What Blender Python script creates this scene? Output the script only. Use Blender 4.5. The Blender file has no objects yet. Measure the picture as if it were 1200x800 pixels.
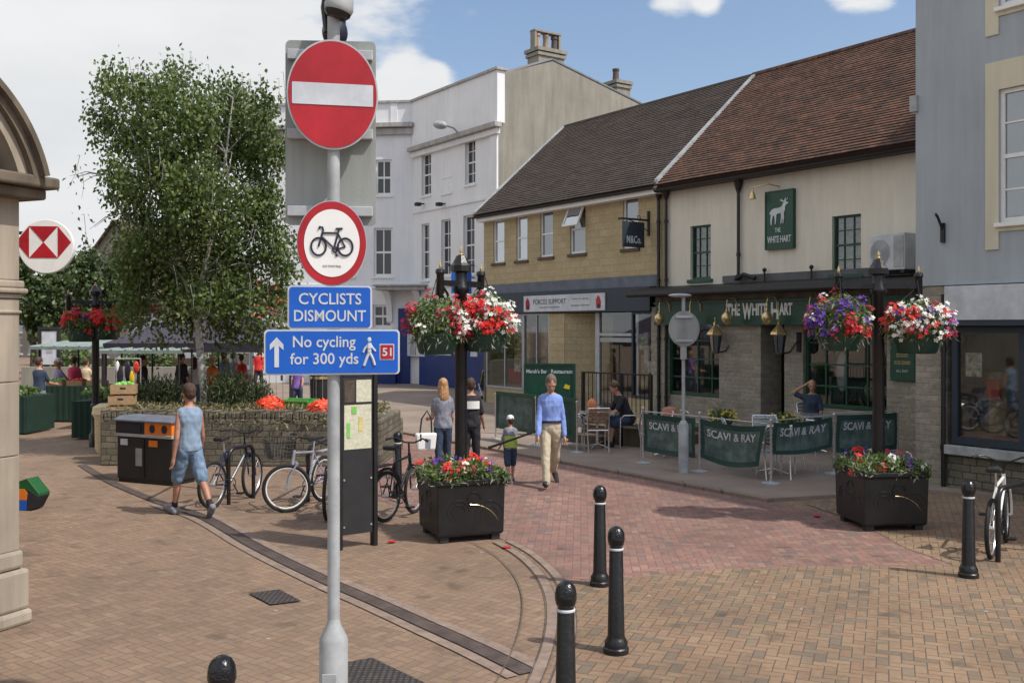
import bpy, math, random
import numpy as np
from mathutils import Vector, Matrix, noise
random.seed(7); rng = np.random.default_rng(7)
PI = math.pi; rad = math.radians
S = bpy.context.scene; C = S.collection
F = 1150.0; HY = 383.0; CH = 2.5
# ---------------------------------------------------------------- survey helpers (photo -> metres)
def G(px, py):
    z = CH*F/(py-HY); return ((px-600)*z/F, z)
def X(px, z): return (px-600)*z/F
def HZ(py, z): return CH+(HY-py)*z/F
# ---------------------------------------------------------------- objects
def tag(o, label=None, cat=None, group=None, kind=None):
    if label: o['label'] = label
    if cat: o['category'] = cat
    if group: o['group'] = group
    if kind: o['kind'] = kind
    return o
def thing(name, label, cat, loc=(0,0,0), rz=0, group=None):
    o = bpy.data.objects.new(name, None); C.objects.link(o)
    o.location = loc; o.rotation_euler = (0,0,rz); o.empty_display_size = .2
    return tag(o, label, cat, group)
def dup(root, loc, rz, label=None):
    r = root.copy(); C.objects.link(r); r.location = loc; r.rotation_euler = (0,0,rz)
    if label: r['label'] = label
    for ch in list(root.children):
        c = ch.copy(); C.objects.link(c); c.parent = r
        for g in list(ch.children):
            d = g.copy(); C.objects.link(d); d.parent = c
    return r
class MB:
    def __init__(s): s.v=[]; s.f=[]; s.m=[]; s.mi=0; s.M=None
    def av(s, p):
        p = Vector(p)
        if s.M is not None: p = s.M @ p
        s.v.append(tuple(p)); return len(s.v)-1
    def af(s, idx): s.f.append(tuple(idx)); s.m.append(s.mi)
    def poly(s, pts): s.af([s.av(p) for p in pts])
    def bb(s, x0,x1,y0,y1,z0,z1):
        i=[s.av(p) for p in ((x0,y0,z0),(x1,y0,z0),(x1,y1,z0),(x0,y1,z0),(x0,y0,z1),(x1,y0,z1),(x1,y1,z1),(x0,y1,z1))]
        for q in ((0,3,2,1),(4,5,6,7),(0,1,5,4),(1,2,6,5),(2,3,7,6),(3,0,4,7)): s.af([i[k] for k in q])
        return s
    def box(s, cx,cy,cz,sx,sy,sz): return s.bb(cx-sx/2,cx+sx/2,cy-sy/2,cy+sy/2,cz-sz/2,cz+sz/2)
    def ring(s, c, a, b, ra, rb, n):
        return [s.av(c + a*(ra*math.cos(2*PI*k/n)) + b*(rb*math.sin(2*PI*k/n))) for k in range(n)]
    def skin(s, r0, r1):
        n=len(r0)
        for k in range(n): s.af((r0[k], r0[(k+1)%n], r1[(k+1)%n], r1[k]))
    def tube(s, pts, r, n=8, closed=False, caps=True):
        pts=[Vector(p) for p in pts]; L=len(pts)
        rr = r if isinstance(r,(list,tuple)) else [r]*L
        rings=[]; a=None
        for i,p in enumerate(pts):
            if closed: t=(pts[(i+1)%L]-pts[i-1])
            else: t=pts[min(i+1,L-1)]-pts[max(i-1,0)]
            if t.length<1e-9: t=Vector((0,0,1))
            t.normalize()
            if a is None:
                a = t.cross(Vector((0,0,1)))
                if a.length<.1: a=t.cross(Vector((0,1,0)))
            a = a - t*a.dot(t); a.normalize(); b=t.cross(a)
            rings.append(s.ring(p,a,b,rr[i],rr[i],n))
        for i in range(L-1): s.skin(rings[i],rings[i+1])
        if closed: s.skin(rings[-1],rings[0])
        elif caps: s.af(rings[0][::-1]); s.af(rings[-1])
        return s
    def cyl(s,p0,p1,r0,r1=None,n=12): return s.tube([p0,p1],[r0,r0 if r1 is None else r1],n)
    def lathe(s, prof, c=(0,0,0), n=20, sx=1, sy=1):
        rings=[]
        for r,z in prof:
            rings.append([s.av((c[0]+r*sx*math.cos(2*PI*k/n), c[1]+r*sy*math.sin(2*PI*k/n), c[2]+z)) for k in range(n)])
        for i in range(len(rings)-1): s.skin(rings[i],rings[i+1])
        if prof[0][0]>1e-4: s.af(rings[0][::-1])
        if prof[-1][0]>1e-4: s.af(rings[-1])
        return s
    def sph(s, c, rx, ry=None, rz=None, nu=14, nv=9):
        ry = rx if ry is None else ry; rz = rx if rz is None else rz
        top=s.av((c[0],c[1],c[2]+rz)); bot=s.av((c[0],c[1],c[2]-rz)); R=[]
        for j in range(1,nv):
            t=PI*j/nv
            R.append([s.av((c[0]+rx*math.sin(t)*math.cos(2*PI*k/nu), c[1]+ry*math.sin(t)*math.sin(2*PI*k/nu), c[2]+rz*math.cos(t))) for k in range(nu)])
        for k in range(nu):
            s.af((top,R[0][k],R[0][(k+1)%nu])); s.af((bot,R[-1][(k+1)%nu],R[-1][k]))
        for j in range(len(R)-1):
            for k in range(nu): s.af((R[j][k],R[j+1][k],R[j+1][(k+1)%nu],R[j][(k+1)%nu]))
        return s
    def prism(s, poly, o, ax, ay, az, t):
        o=Vector(o); ax=Vector(ax); ay=Vector(ay); az=Vector(az)
        a=[s.av(o+ax*p[0]+ay*p[1]) for p in poly]; b=[s.av(o+ax*p[0]+ay*p[1]+az*t) for p in poly]
        n=len(poly); s.af(a[::-1]); s.af(b)
        for k in range(n): s.af((a[k],a[(k+1)%n],b[(k+1)%n],b[k]))
        return s
    def plate(s, poly, y0, y1, z=0, x=0):   # polygon in the x-z plane, from y0 (front) to y1
        return s.prism(poly,(x,y1,z),(1,0,0),(0,0,1),(0,-1,0),y1-y0)
    def build(s, name, mats, parent=None, smooth=False, bevel=0, loc=None, rot=None):
        me=bpy.data.meshes.new(name); me.from_pydata(s.v,[],s.f)
        if not isinstance(mats,(list,tuple)): mats=[mats]
        for m in mats: me.materials.append(m)
        if len(mats)>1: me.polygons.foreach_set('material_index', s.m)
        import bmesh
        if len(s.f)>1:
            bm=bmesh.new(); bm.from_mesh(me); bmesh.ops.recalc_face_normals(bm, faces=bm.faces[:]); bm.to_mesh(me); bm.free()
        if smooth:
            me.polygons.foreach_set('use_smooth',[True]*len(me.polygons))
            try: me.set_sharp_from_angle(angle=rad(38))
            except Exception: pass
        me.update()
        o=bpy.data.objects.new(name, me); C.objects.link(o)
        if parent: o.parent=parent
        if loc: o.location=loc
        if rot: o.rotation_euler=rot
        if bevel:
            b=o.modifiers.new('bev','BEVEL'); b.width=bevel; b.segments=2; b.limit_method='ANGLE'; b.angle_limit=rad(40)
        return o
def quads_obj(name, P, mat, parent=None):      # P: (n,4,3) array
    n=len(P); me=bpy.data.meshes.new(name)
    me.vertices.add(n*4); me.vertices.foreach_set('co', np.ascontiguousarray(P,dtype=np.float32).reshape(-1))
    me.loops.add(n*4); me.loops.foreach_set('vertex_index', np.arange(n*4,dtype=np.int32))
    me.polygons.add(n); me.polygons.foreach_set('loop_start', np.arange(0,n*4,4,dtype=np.int32))
    try: me.polygons.foreach_set('loop_total', np.full(n,4,dtype=np.int32))
    except Exception: pass
    me.update(calc_edges=True); me.validate()
    mats = mat if isinstance(mat,(list,tuple)) else [mat]
    for m in mats: me.materials.append(m)
    if len(mats)>1:
        me.polygons.foreach_set('material_index', rng.integers(0,len(mats),n).astype(np.int32))
    o=bpy.data.objects.new(name, me); C.objects.link(o)
    if parent: o.parent=parent
    return o
def leaf_quads(cen, L, W=None, droop=0.0, up=None):
    n=len(cen); W = L*.6 if W is None else W
    d=rng.normal(size=(n,3)); d[:,2]-=droop; d/=np.linalg.norm(d,axis=1)[:,None]
    e=rng.normal(size=(n,3)); e-=d*(e*d).sum(1)[:,None]; e/=np.linalg.norm(e,axis=1)[:,None]
    l=(L*rng.uniform(.7,1.25,n))[:,None]; w=(W*rng.uniform(.7,1.25,n))[:,None]
    k=np.cross(d,e)*l*.12
    return np.stack([cen, cen+d*l*.5+e*w*.5+k, cen+d*l, cen+d*l*.5-e*w*.5+k],axis=1)
def ell_pts(n, c, r, shell=.55, zmin=-1):
    out=[]
    while len(out)<n:
        p=rng.normal(size=3); p/=np.linalg.norm(p); p*=rng.uniform(shell,1)
        if p[2]<zmin: continue
        out.append(p)
    return np.array(out)*np.array(r)+np.array(c)
# ---------------------------------------------------------------- materials
class ND:
    def __init__(s, name):
        s.m=bpy.data.materials.new(name); s.m.use_nodes=True; s.t=s.m.node_tree; s.t.nodes.clear()
        s.out=s.t.nodes.new('ShaderNodeOutputMaterial')
    def n(s, typ, **kw):
        o=s.t.nodes.new(typ)
        for k,v in kw.items():
            if k.startswith('i_'):
                key=k[2:]; key=int(key) if key.isdigit() else key.replace('_',' ')
                s.put(o.inputs[key], v)
            else: setattr(o,k,v)
        return o
    def put(s, sock, v):
        if isinstance(v, bpy.types.NodeSocket): s.t.links.new(v, sock)
        else: sock.default_value = v
    def ma(s, op, a, b=0.0, c=0.0):
        o=s.n('ShaderNodeMath', operation=op); s.put(o.inputs[0],a); s.put(o.inputs[1],b); s.put(o.inputs[2],c); return o.outputs[0]
    def mix(s, f, a, b):
        o=s.n('ShaderNodeMix', data_type='RGBA'); s.put(o.inputs[0],f); s.put(o.inputs[6],a); s.put(o.inputs[7],b); return o.outputs[2]
    def mul(s, a, b):
        o=s.n('ShaderNodeMix', data_type='RGBA', blend_type='MULTIPLY'); s.put(o.inputs[0],1.0); s.put(o.inputs[6],a); s.put(o.inputs[7],b); return o.outputs[2]
    def noise(s, vec, scale, detail=4, rough=.6):
        o=s.n('ShaderNodeTexNoise'); s.put(o.inputs['Vector'],vec); o.inputs['Scale'].default_value=scale; o.inputs['Detail'].default_value=detail; o.inputs['Roughness'].default_value=rough; return o.outputs[0]
    def rmp(s, f, stops):
        o=s.n('ShaderNodeValToRGB'); e=o.color_ramp.elements
        while len(e)<len(stops): e.new(.5)
        for k,(p,c) in enumerate(stops): e[k].position=p; e[k].color=(*c,1) if not isinstance(c,(int,float)) else (c,c,c,1)
        s.put(o.inputs[0],f); return o.outputs[0]
    def bsdf(s, col, rough=.6, metal=0, bump=None, bs=.3, bd=.01, spec=None, **kw):
        b=s.n('ShaderNodeBsdfPrincipled'); s.put(b.inputs['Base Color'],col); s.put(b.inputs['Roughness'],rough); s.put(b.inputs['Metallic'],metal)
        if spec is not None: b.inputs['Specular IOR Level'].default_value=spec
        if bump is not None:
            u=s.n('ShaderNodeBump'); s.put(u.inputs['Height'],bump); u.inputs['Strength'].default_value=bs; u.inputs['Distance'].default_value=bd
            s.put(b.inputs['Normal'],u.outputs[0])
        s.put(s.out.inputs[0], b.outputs[0]); s.b=b; return s.m
    def obj(s): return s.n('ShaderNodeTexCoord').outputs['Object']
def c4(c): return (c[0],c[1],c[2],1)
def mat(name, col, rough=.6, metal=0, var=.12, sc=6, bump=.2, bsc=60, bd=.004, spec=None):
    d=ND(name); o=d.obj()
    n=d.noise(o,sc,5,.65)
    lo=tuple(max(0,x*(1-var*1.6)) for x in col); hi=tuple(min(1,x*(1+var*1.4)) for x in col)
    cc=d.rmp(n,[(.3,lo),(.7,hi)])
    r=d.ma('ADD', rough-.08, d.ma('MULTIPLY', n, .16))
    return d.bsdf(cc, r, metal, bump=d.noise(o,bsc,3) if bump else None, bs=bump, bd=bd, spec=spec)
def wallvec(d):
    s=d.n('ShaderNodeSeparateXYZ'); d.put(s.inputs[0], d.obj())
    c=d.n('ShaderNodeCombineXYZ'); d.put(c.inputs[0], d.ma('ADD',s.outputs[0],s.outputs[1])); d.put(c.inputs[1], s.outputs[2]); return c.outputs[0], s
def brick(name, c1, c2, mortar, bw=.4, bh=.15, ms=.012, rough=.85, dirt=.25, plane='wall', bs=.5, off=.5, cvar=.5):
    d=ND(name)
    if plane=='wall': v,_=wallvec(d)
    else: v=d.obj()
    b=d.n('ShaderNodeTexBrick', offset=off); d.put(b.inputs['Vector'],v)
    b.inputs['Scale'].default_value=1; b.inputs['Brick Width'].default_value=bw; b.inputs['Row Height'].default_value=bh
    b.inputs['Mortar Size'].default_value=ms; b.inputs['Mortar Smooth'].default_value=.3; b.inputs['Bias'].default_value=0
    b.inputs['Color1'].default_value=c4(c1); b.inputs['Color2'].default_value=c4(c2); b.inputs['Mortar'].default_value=c4(mortar)
    n=d.noise(d.obj(),1.3,6,.7); n2=d.noise(d.obj(),18,4)
    col=d.mul(b.outputs[0], d.rmp(n,[(.3,1-dirt),(.7,1.0)])); col=d.mul(col, d.rmp(n2,[(.3,.82),(.7,1.1)]))
    h=d.ma('ADD', d.ma('MULTIPLY', b.outputs[1], -1.0), d.ma('MULTIPLY', n2, .5))
    return d.bsdf(col, rough, bump=h, bs=bs, bd=.012)
def herring(name, cols, joint, unit=.095, rz=0, dirt=(.78,1.08)):
    d=ND(name); mp=d.n('ShaderNodeMapping'); d.put(mp.inputs[0], d.obj()); mp.inputs['Rotation'].default_value=(0,0,rz); mp.inputs['Scale'].default_value=(1/unit,)*3
    s=d.n('ShaderNodeSeparateXYZ'); d.put(s.inputs[0], mp.outputs[0]); x,y=s.outputs[0],s.outputs[1]
    m=d.ma; i=m('FLOOR',x); j=m('FLOOR',y); fx=m('FRACT',x); fy=m('FRACT',y)
    k=m('FLOORED_MODULO', m('SUBTRACT',i,j), 4.0)
    def eq(v): return m('COMPARE',k,float(v),.3)
    k0,k1,k2,k3=eq(0),eq(1),eq(2),eq(3)
    dl=m('ADD',fx,k1); dr=m('ADD',m('SUBTRACT',1.0,fx),k0); db=m('ADD',fy,k2); dt=m('ADD',m('SUBTRACT',1.0,fy),k3)
    dd=m('MINIMUM',m('MINIMUM',dl,dr),m('MINIMUM',db,dt))
    mask=d.n('ShaderNodeMapRange', interpolation_type='SMOOTHSTEP'); d.put(mask.inputs[0],dd); mask.inputs[1].default_value=.02; mask.inputs[2].default_value=.075
    cb=d.n('ShaderNodeCombineXYZ'); d.put(cb.inputs[0], m('SUBTRACT',i,k1)); d.put(cb.inputs[1], m('SUBTRACT',j,k2))
    wn=d.n('ShaderNodeTexWhiteNoise'); wn.noise_dimensions='2D'; d.put(wn.inputs['Vector'], cb.outputs[0])
    st=[(q/(len(cols)-1) if len(cols)>1 else 0,c) for q,c in enumerate(cols)]
    bc=d.rmp(wn.outputs[0], st)
    big=d.noise(d.obj(),.55,5,.6); fine=d.noise(d.obj(),22,4,.7)
    bc=d.mul(bc, d.rmp(big,[(.35,dirt[0]),(.65,dirt[1])])); bc=d.mul(bc, d.rmp(fine,[(.3,.86),(.7,1.1)]))
    st2=d.noise(d.obj(),3.1,3,.5); bc=d.mul(bc, d.rmp(st2,[(.30,.66),(.40,1.0)])); st3=d.noise(d.obj(),1.15,6,.75); bc=d.mul(bc, d.rmp(st3,[(.38,.86),(.50,1.0),(.62,1.05)]))
    sp=d.n('ShaderNodeTexVoronoi'); d.put(sp.inputs['Vector'],d.obj()); sp.inputs['Scale'].default_value=2.6
    gum=m('LESS_THAN', sp.outputs['Distance'], .05); bc=d.mix(m('MULTIPLY',gum,.55), bc, c4((.42,.39,.36)))
    col=d.mix(mask.outputs[0], c4(joint), bc)
    h=m('ADD', mask.outputs[0], m('MULTIPLY',fine,.35))
    return d.bsdf(col, .82, bump=h, bs=.45, bd=.006)
def glass(name, tint=(.75,.8,.8), fac=.22, rough=.03):
    d=ND(name); t=d.n('ShaderNodeBsdfTransparent'); t.inputs[0].default_value=c4(tint)
    g=d.n('ShaderNodeBsdfGlossy'); g.inputs[0].default_value=(.9,.93,.95,1); g.inputs[1].default_value=rough
    fr=d.n('ShaderNodeFresnel'); fr.inputs[0].default_value=1.5
    mx=d.n('ShaderNodeMixShader'); d.put(mx.inputs[0], d.ma('ADD',fr.outputs[0],fac)); d.put(mx.inputs[1],t.outputs[0]); d.put(mx.inputs[2],g.outputs[0])
    d.put(d.out.inputs[0], mx.outputs[0]); return d.m
def darkpane(name, col=(.03,.035,.04), fac=.3):
    d=ND(name); b=d.n('ShaderNodeBsdfPrincipled'); b.inputs['Base Color'].default_value=c4(col); b.inputs['Roughness'].default_value=.5
    g=d.n('ShaderNodeBsdfGlossy'); g.inputs[0].default_value=(.85,.9,.95,1); g.inputs[1].default_value=.04
    u=d.n('ShaderNodeBump'); d.put(u.inputs['Height'], d.noise(d.obj(),1.2,2)); u.inputs['Strength'].default_value=.12; u.inputs['Distance'].default_value=.05; d.put(g.inputs['Normal'],u.outputs[0])
    mx=d.n('ShaderNodeMixShader'); mx.inputs[0].default_value=fac; d.put(mx.inputs[1],b.outputs[0]); d.put(mx.inputs[2],g.outputs[0]); d.put(d.out.inputs[0],mx.outputs[0]); return d.m
def leafmat(name, c1, c2, c3=None, trans=.25):
    d=ND(name); g=d.n('ShaderNodeNewGeometry'); st=[(0,c1),(1,c2)] if c3 is None else [(0,c1),(.55,c2),(1,c3)]
    col=d.rmp(g.outputs['Random Per Island'], st)
    b=d.n('ShaderNodeBsdfPrincipled'); d.put(b.inputs['Base Color'],col); b.inputs['Roughness'].default_value=.5
    t=d.n('ShaderNodeBsdfTranslucent'); d.put(t.inputs[0], col)
    mx=d.n('ShaderNodeMixShader'); mx.inputs[0].default_value=trans; d.put(mx.inputs[1],b.outputs[0]); d.put(mx.inputs[2],t.outputs[0]); d.put(d.out.inputs[0],mx.outputs[0]); return d.m
def stone_wall(name, c1, c2, mortar, sc=(3.2,8)):
    d=ND(name); v,s=wallvec(d)
    b=d.n('ShaderNodeTexBrick', offset=.37, squash=1.4, squash_frequency=3); 
    w=d.n('ShaderNodeVectorMath', operation='ADD'); nn=d.n('ShaderNodeTexNoise'); d.put(nn.inputs['Vector'],d.obj()); nn.inputs['Scale'].default_value=5
    sc2=d.n('ShaderNodeVectorMath', operation='SCALE'); d.put(sc2.inputs[0],nn.outputs[1]); sc2.inputs['Scale'].default_value=.05
    d.put(w.inputs[0],v); d.put(w.inputs[1],sc2.outputs[0]); d.put(b.inputs['Vector'],w.outputs[0])
    b.inputs['Scale'].default_value=1; b.inputs['Brick Width'].default_value=1/sc[0]; b.inputs['Row Height'].default_value=1/sc[1]; b.inputs['Mortar Size'].default_value=.01; b.inputs['Mortar Smooth'].default_value=.5
    b.inputs['Color1'].default_value=c4(c1); b.inputs['Color2'].default_value=c4(c2); b.inputs['Mortar'].default_value=c4(mortar)
    n=d.noise(d.obj(),2,6,.7); n2=d.noise(d.obj(),14,5,.7)
    col=d.mul(d.mul(b.outputs[0], d.rmp(n,[(.3,.7),(.7,1.05)])), d.rmp(n2,[(.3,.75),(.7,1.15)]))
    return d.bsdf(col,.9,bump=d.ma('ADD',d.ma('MULTIPLY',b.outputs[1],-1.0),n2),bs=.7,bd=.02)
def render_mat(name, col, stain=.25, streak=True):
    d=ND(name); mp=d.n('ShaderNodeMapping'); d.put(mp.inputs[0],d.obj()); mp.inputs['Scale'].default_value=(3.5,3.5,.35)
    a=d.noise(mp.outputs[0],1.5,5,.65); b=d.noise(d.obj(),.8,5,.6); f=d.noise(d.obj(),60,3)
    col2=d.mul(c4(col), d.rmp(a,[(.3,1-stain),(.62,1.0)])) if streak else c4(col)
    col2=d.mul(col2, d.rmp(b,[(.3,1-stain*.8),(.7,1.03)])); 
    return d.bsdf(col2,.85,bump=f,bs=.25,bd=.004)
# palette
M={}
M['black_paint']=mat('black_gloss_paint',(.012,.012,.014),.32,0,.2,5,.06,40)
M['black_matt']=mat('black_matt',(.018,.018,.02),.6,0,.2,5,.15,40)
M['iron']=mat('cast_iron_black',(.009,.0095,.011),.36,0,.3,9,.6,38,.006)
M['steel']=mat('galvanised_steel',(.42,.44,.46),.45,.35,.1,7,.1,50)
M['greypaint']=mat('grey_post_paint',(.35,.37,.38),.5,0,.2,3.5,.15,30)
M['alu']=mat('brushed_aluminium',(.72,.73,.75),.28,.85,.06,20,.05,80)
M['signback']=render_mat('weathered_sign_back',(.36,.38,.36),.3)
M['signgrey']=mat('sign_edge_grey',(.42,.44,.46),.5)
M['red']=mat('sign_red',(.38,.010,.018),.42,0,.2,2.2,.1,30)
M['white']=mat('white_paint',(.78,.78,.76),.5,0,.04,4,.05)
M['signwhite']=mat('retroreflective_white',(.53,.56,.60),.4,0,.12,4,0)
M['blue']=mat('sign_blue',(.005,.10,.50),.4,0,.08,3,0)
M['symbol']=mat('sign_symbol_ink',(.012,.012,.03),.5,0,.05,3,0)
M['gold']=mat('polished_brass',(.66,.50,.25),.25,.7,.08,9,.05,40)
M['green']=mat('dark_green_paint',(.010,.062,.038),.4,0,.15,5,.05,40)
M['greencloth']=mat('green_mesh_banner',(.015,.055,.045),.75,0,.2,9,.3,90)
M['greybanner']=mat('grey_green_banner_panel',(.075,.115,.105),.7,0,.4,5,.3,90)
M['tubgreen']=mat('green_tub',(.01,.05,.035),.5)
M['navy']=mat('navy_fascia',(.022,.035,.055),.5,0,.1,2,.05)
M['slateband']=mat('grey_blue_render_band',(.12,.14,.18),.7,0,.15,3,.2)
M['cobalt']=mat('cobalt_blue_boarding',(.006,.026,.15),.5,0,.15,2,.05)
M['glass']=glass('shop_glass',fac=.1)
M['pane']=darkpane('window_pane',fac=.3)
M['panedark']=darkpane('dark_sash_pane',(.012,.015,.02),.05)
M['panesky']=darkpane('window_pane_sky',(.10,.11,.12),.55)
M['skin']=mat('skin',(.48,.26,.18),.55,0,.12,14,.05)
M['skin2']=mat('tanned_skin',(.42,.21,.14),.55,0,.12,14,.05)
M['cream']=render_mat('cream_pub_render',(.74,.70,.60),.12)
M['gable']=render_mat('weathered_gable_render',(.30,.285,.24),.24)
M['whitewall']=render_mat('white_wall_paint',(.80,.81,.83),.09)
M['bluegrey']=render_mat('blue_grey_render',(.375,.42,.455),.14)
M['cornice']=render_mat('grey_cornice_stone',(.46,.45,.43),.3)
M['creamtrim']=render_mat('cream_window_surround',(.62,.58,.45),.1)
M['beige']=brick('reconstituted_stone',(.52,.42,.255),(.46,.37,.215),(.38,.31,.20),.42,.2,.008,.85,.2)
M['yellowbrick']=stone_wall('grey_buff_rubble_stone',(.40,.36,.295),(.29,.26,.215),(.36,.33,.28),(3.4,11))
M['rubble']=stone_wall('raised_bed_rubble',(.22,.195,.145),(.12,.11,.085),(.075,.07,.055),(4.5,9))
M['darkroof']=brick('dark_clay_tiles',(.098,.073,.060),(.068,.053,.046),(.045,.036,.033),.17,.11,.006,.85,.35,plane='flat',bs=.6)
M['redroof']=brick('old_red_clay_tiles',(.21,.10,.062),(.09,.055,.042),(.06,.032,.024),.17,.11,.006,.88,.5,plane='flat',bs=.7)
M['lead']=mat('lead_flashing',(.10,.105,.115),.6,.2,.2,3,.2,20)
M['limestone']=render_mat('limestone',(.40,.345,.27),.32)
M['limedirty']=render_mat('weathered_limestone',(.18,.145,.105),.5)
M['pot']=mat('clay_chimney_pot',(.34,.27,.2),.85)
M['potdark']=mat('sooty_pot',(.10,.075,.065),.85)
M['wood']=mat('slatted_wood',(.20,.12,.06),.6,0,.25,14,.1)
M['orange']=mat('orange_panel',(.75,.20,.02),.45,0,.06,3,.03)
M['rubber']=mat('tyre_rubber',(.014,.014,.014),.8,0,.2,9,.2)
M['hair_brown']=mat('brown_hair',(.06,.035,.02),.7,0,.3,40,.6,120)
M['hair_blond']=mat('blond_hair',(.42,.24,.11),.6,0,.3,40,.6,120)
M['hair_grey']=mat('grey_brown_hair',(.14,.10,.08),.7,0,.3,40,.6,120)
M['denim']=mat('denim',(.16,.24,.36),.85,0,.25,12,.3,150)
M['dkblue']=mat('dark_blue_cloth',(.03,.05,.09),.85,0,.2,12,.3,150)
M['vest']=mat('light_blue_cotton',(.24,.33,.45),.85,0,.1,10,.3,150)
M['shirtblue']=mat('sky_blue_shirt',(.22,.33,.72),.75,0,.06,8,.2,120)
M['khaki']=mat('khaki_cotton',(.50,.44,.32),.85,0,.1,8,.2,120)
M['charcoal']=mat('charcoal_cloth',(.02,.02,.026),.85,0,.2,12,.3,150)
M['pink']=mat('pink_cotton',(.72,.07,.18),.8,0,.1,12,.2)
M['lilac']=mat('lilac_cotton',(.42,.34,.55),.8,0,.2,20,.2)
M['purple']=mat('purple_cotton',(.22,.13,.42),.8,0,.3,20,.2)
M['redcloth']=mat('red_cotton',(.62,.03,.03),.8,0,.1,12,.2)
M['greycloth']=mat('grey_marl_cotton',(.22,.23,.28),.85,0,.2,18,.2)
M['lime']=mat('lime_green_cotton',(.36,.48,.10),.8,0,.15,12,.2)
M['straw']=mat('straw',(.66,.56,.36),.8,0,.15,30,.3)
M['plumcanvas']=mat('plum_grey_canvas',(.05,.043,.066),.8,0,.15,3,.2)
M['darkcanvas']=mat('black_valance_canvas',(.02,.018,.03),.8,0,.15,3,.2)
M['stallgreen']=mat('stall_green_canvas',(.03,.14,.08),.8,0,.2,4,.2)
M['stallpale']=mat('pale_green_stripe_canvas',(.20,.25,.235),.7,0,.15,4,.2)
M['stallcloth']=mat('dark_green_table_cloth',(.006,.03,.018),.85,0,.2,4,.2)
M['card']=mat('brown_cardboard',(.38,.25,.14),.8,0,.15,8,.1)
M['tomato']=mat('tomato_red',(.6,.05,.02),.35,0,.2,20,0)
M['petal_red']=leafmat('red_petals',(.55,.005,.012),(.8,.03,.02),trans=.2)
M['petal_crimson']=leafmat('crimson_petals',(.30,.005,.02),(.5,.01,.04),trans=.2)
M['petal_white']=leafmat('white_petals',(.7,.7,.62),(.9,.9,.85),trans=.2)
M['petal_purple']=leafmat('purple_petals',(.05,.01,.22),(.16,.04,.42),trans=.2)
M['petal_yellow']=leafmat('yellow_petals',(.8,.5,.02),(.9,.7,.05),trans=.2)
M['poppy']=leafmat('poppy_red_fabric',(.85,.06,.02),(.9,.14,.06),trans=.15)
M['basketleaf']=leafmat('basket_leaves',(.05,.11,.02),(.12,.20,.04),(.22,.26,.12))
M['silverleaf']=leafmat('silver_trailing_leaves',(.22,.25,.18),(.38,.38,.30))
M['birchleaf']=leafmat('birch_leaves',(.055,.10,.024),(.12,.175,.045),(.22,.26,.085),trans=.40)
M['treeleaf']=leafmat('tree_leaves',(.035,.06,.02),(.08,.12,.04),(.12,.16,.06))
M['shrub']=leafmat('shrub_leaves',(.03,.06,.02),(.07,.10,.035),(.11,.12,.06))
M['trailing']=leafmat('dry_trailing_plants',(.14,.14,.06),(.24,.22,.11),(.32,.28,.17))
M['bark']=mat('brown_bark',(.08,.06,.045),.9,0,.3,12,.6,30,.01)
def birchbark():
    d=ND('birch_bark'); mp=d.n('ShaderNodeMapping'); d.put(mp.inputs[0],d.obj()); mp.inputs['Scale'].default_value=(5,5,16)
    a=d.noise(mp.outputs[0],1.6,5,.7); c=d.rmp(a,[(.34,(.06,.055,.05)),(.44,(.34,.33,.30)),(.8,(.46,.45,.42))])
    return d.bsdf(c,.8,bump=a,bs=.4,bd=.01)
M['birchbark']=birchbark()
M['interior']=mat('shop_interior',(.20,.17,.14),.9,0,.4,2,0)
M['interior_warm']=mat('shop_display',(.55,.44,.26),.9,0,.5,3,0)
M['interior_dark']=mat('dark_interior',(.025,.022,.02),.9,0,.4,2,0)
M['curtain']=mat('net_curtain',(.38,.37,.33),.9,0,.25,12,.3,25)
M['mapcream']=mat('map_print',(.55,.55,.42),.5,0,.12,26,0)
M['baggreen']=mat('bag_green',(.008,.09,.022),.6)
M['mapgreen']=mat('map_green',(.18,.5,.10),.5,0,.1,9,0)
M['mapyellow']=mat('map_yellow',(.6,.5,.2),.5,0,.1,9,0)
M['asphalt']=mat('pavement_asphalt',(.25,.20,.165),.9,0,.16,.7,.5,90,.006)
M['kerb']=brick('kerb_stone',(.27,.205,.16),(.23,.175,.14),(.10,.085,.07),.9,5,.012,.85,.25,plane='flat')
M['headwrap']=mat('glossy_black_wrap',(.006,.0065,.009),.22,0,.2,5,.9,22,.012)
M['bandjoint']=mat('sand_joint',(.12,.09,.07),.9,0,.2,7,.2,30)
M['drain']=mat('drain_slot_iron',(.075,.055,.048),.75,0,.3,6,.5,40)
M['edgebrick']=mat('edging_bricks',(.235,.175,.14),.85,0,.2,7,.3,30)
M['cover']=brick('iron_cover',(.12,.098,.09),(.085,.07,.066),(.035,.03,.028),.045,.045,.010,.6,.35,plane='flat',bs=.8,off=.0)
M['pave_buff']=herring('buff_brown_block_paving',[(.20,.135,.092),(.252,.172,.115),(.225,.15,.102),(.245,.162,.107),(.272,.19,.13)],(.13,.10,.08),.088,rad(37),(.86,1.06))
M['pave_red']=herring('red_block_paving',[(.235,.125,.105),(.285,.155,.12),(.20,.115,.10),(.30,.185,.14),(.16,.115,.105)],(.14,.095,.08),.088,rad(4),(.82,1.08))
M['pave_mixed']=herring('mixed_buff_block_paving',[(.25,.168,.105),(.27,.175,.108),(.23,.16,.103),(.275,.19,.12),(.24,.15,.095),(.215,.16,.108),(.16,.125,.092)],(.095,.07,.05),.088,rad(21),(.76,1.1))

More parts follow.
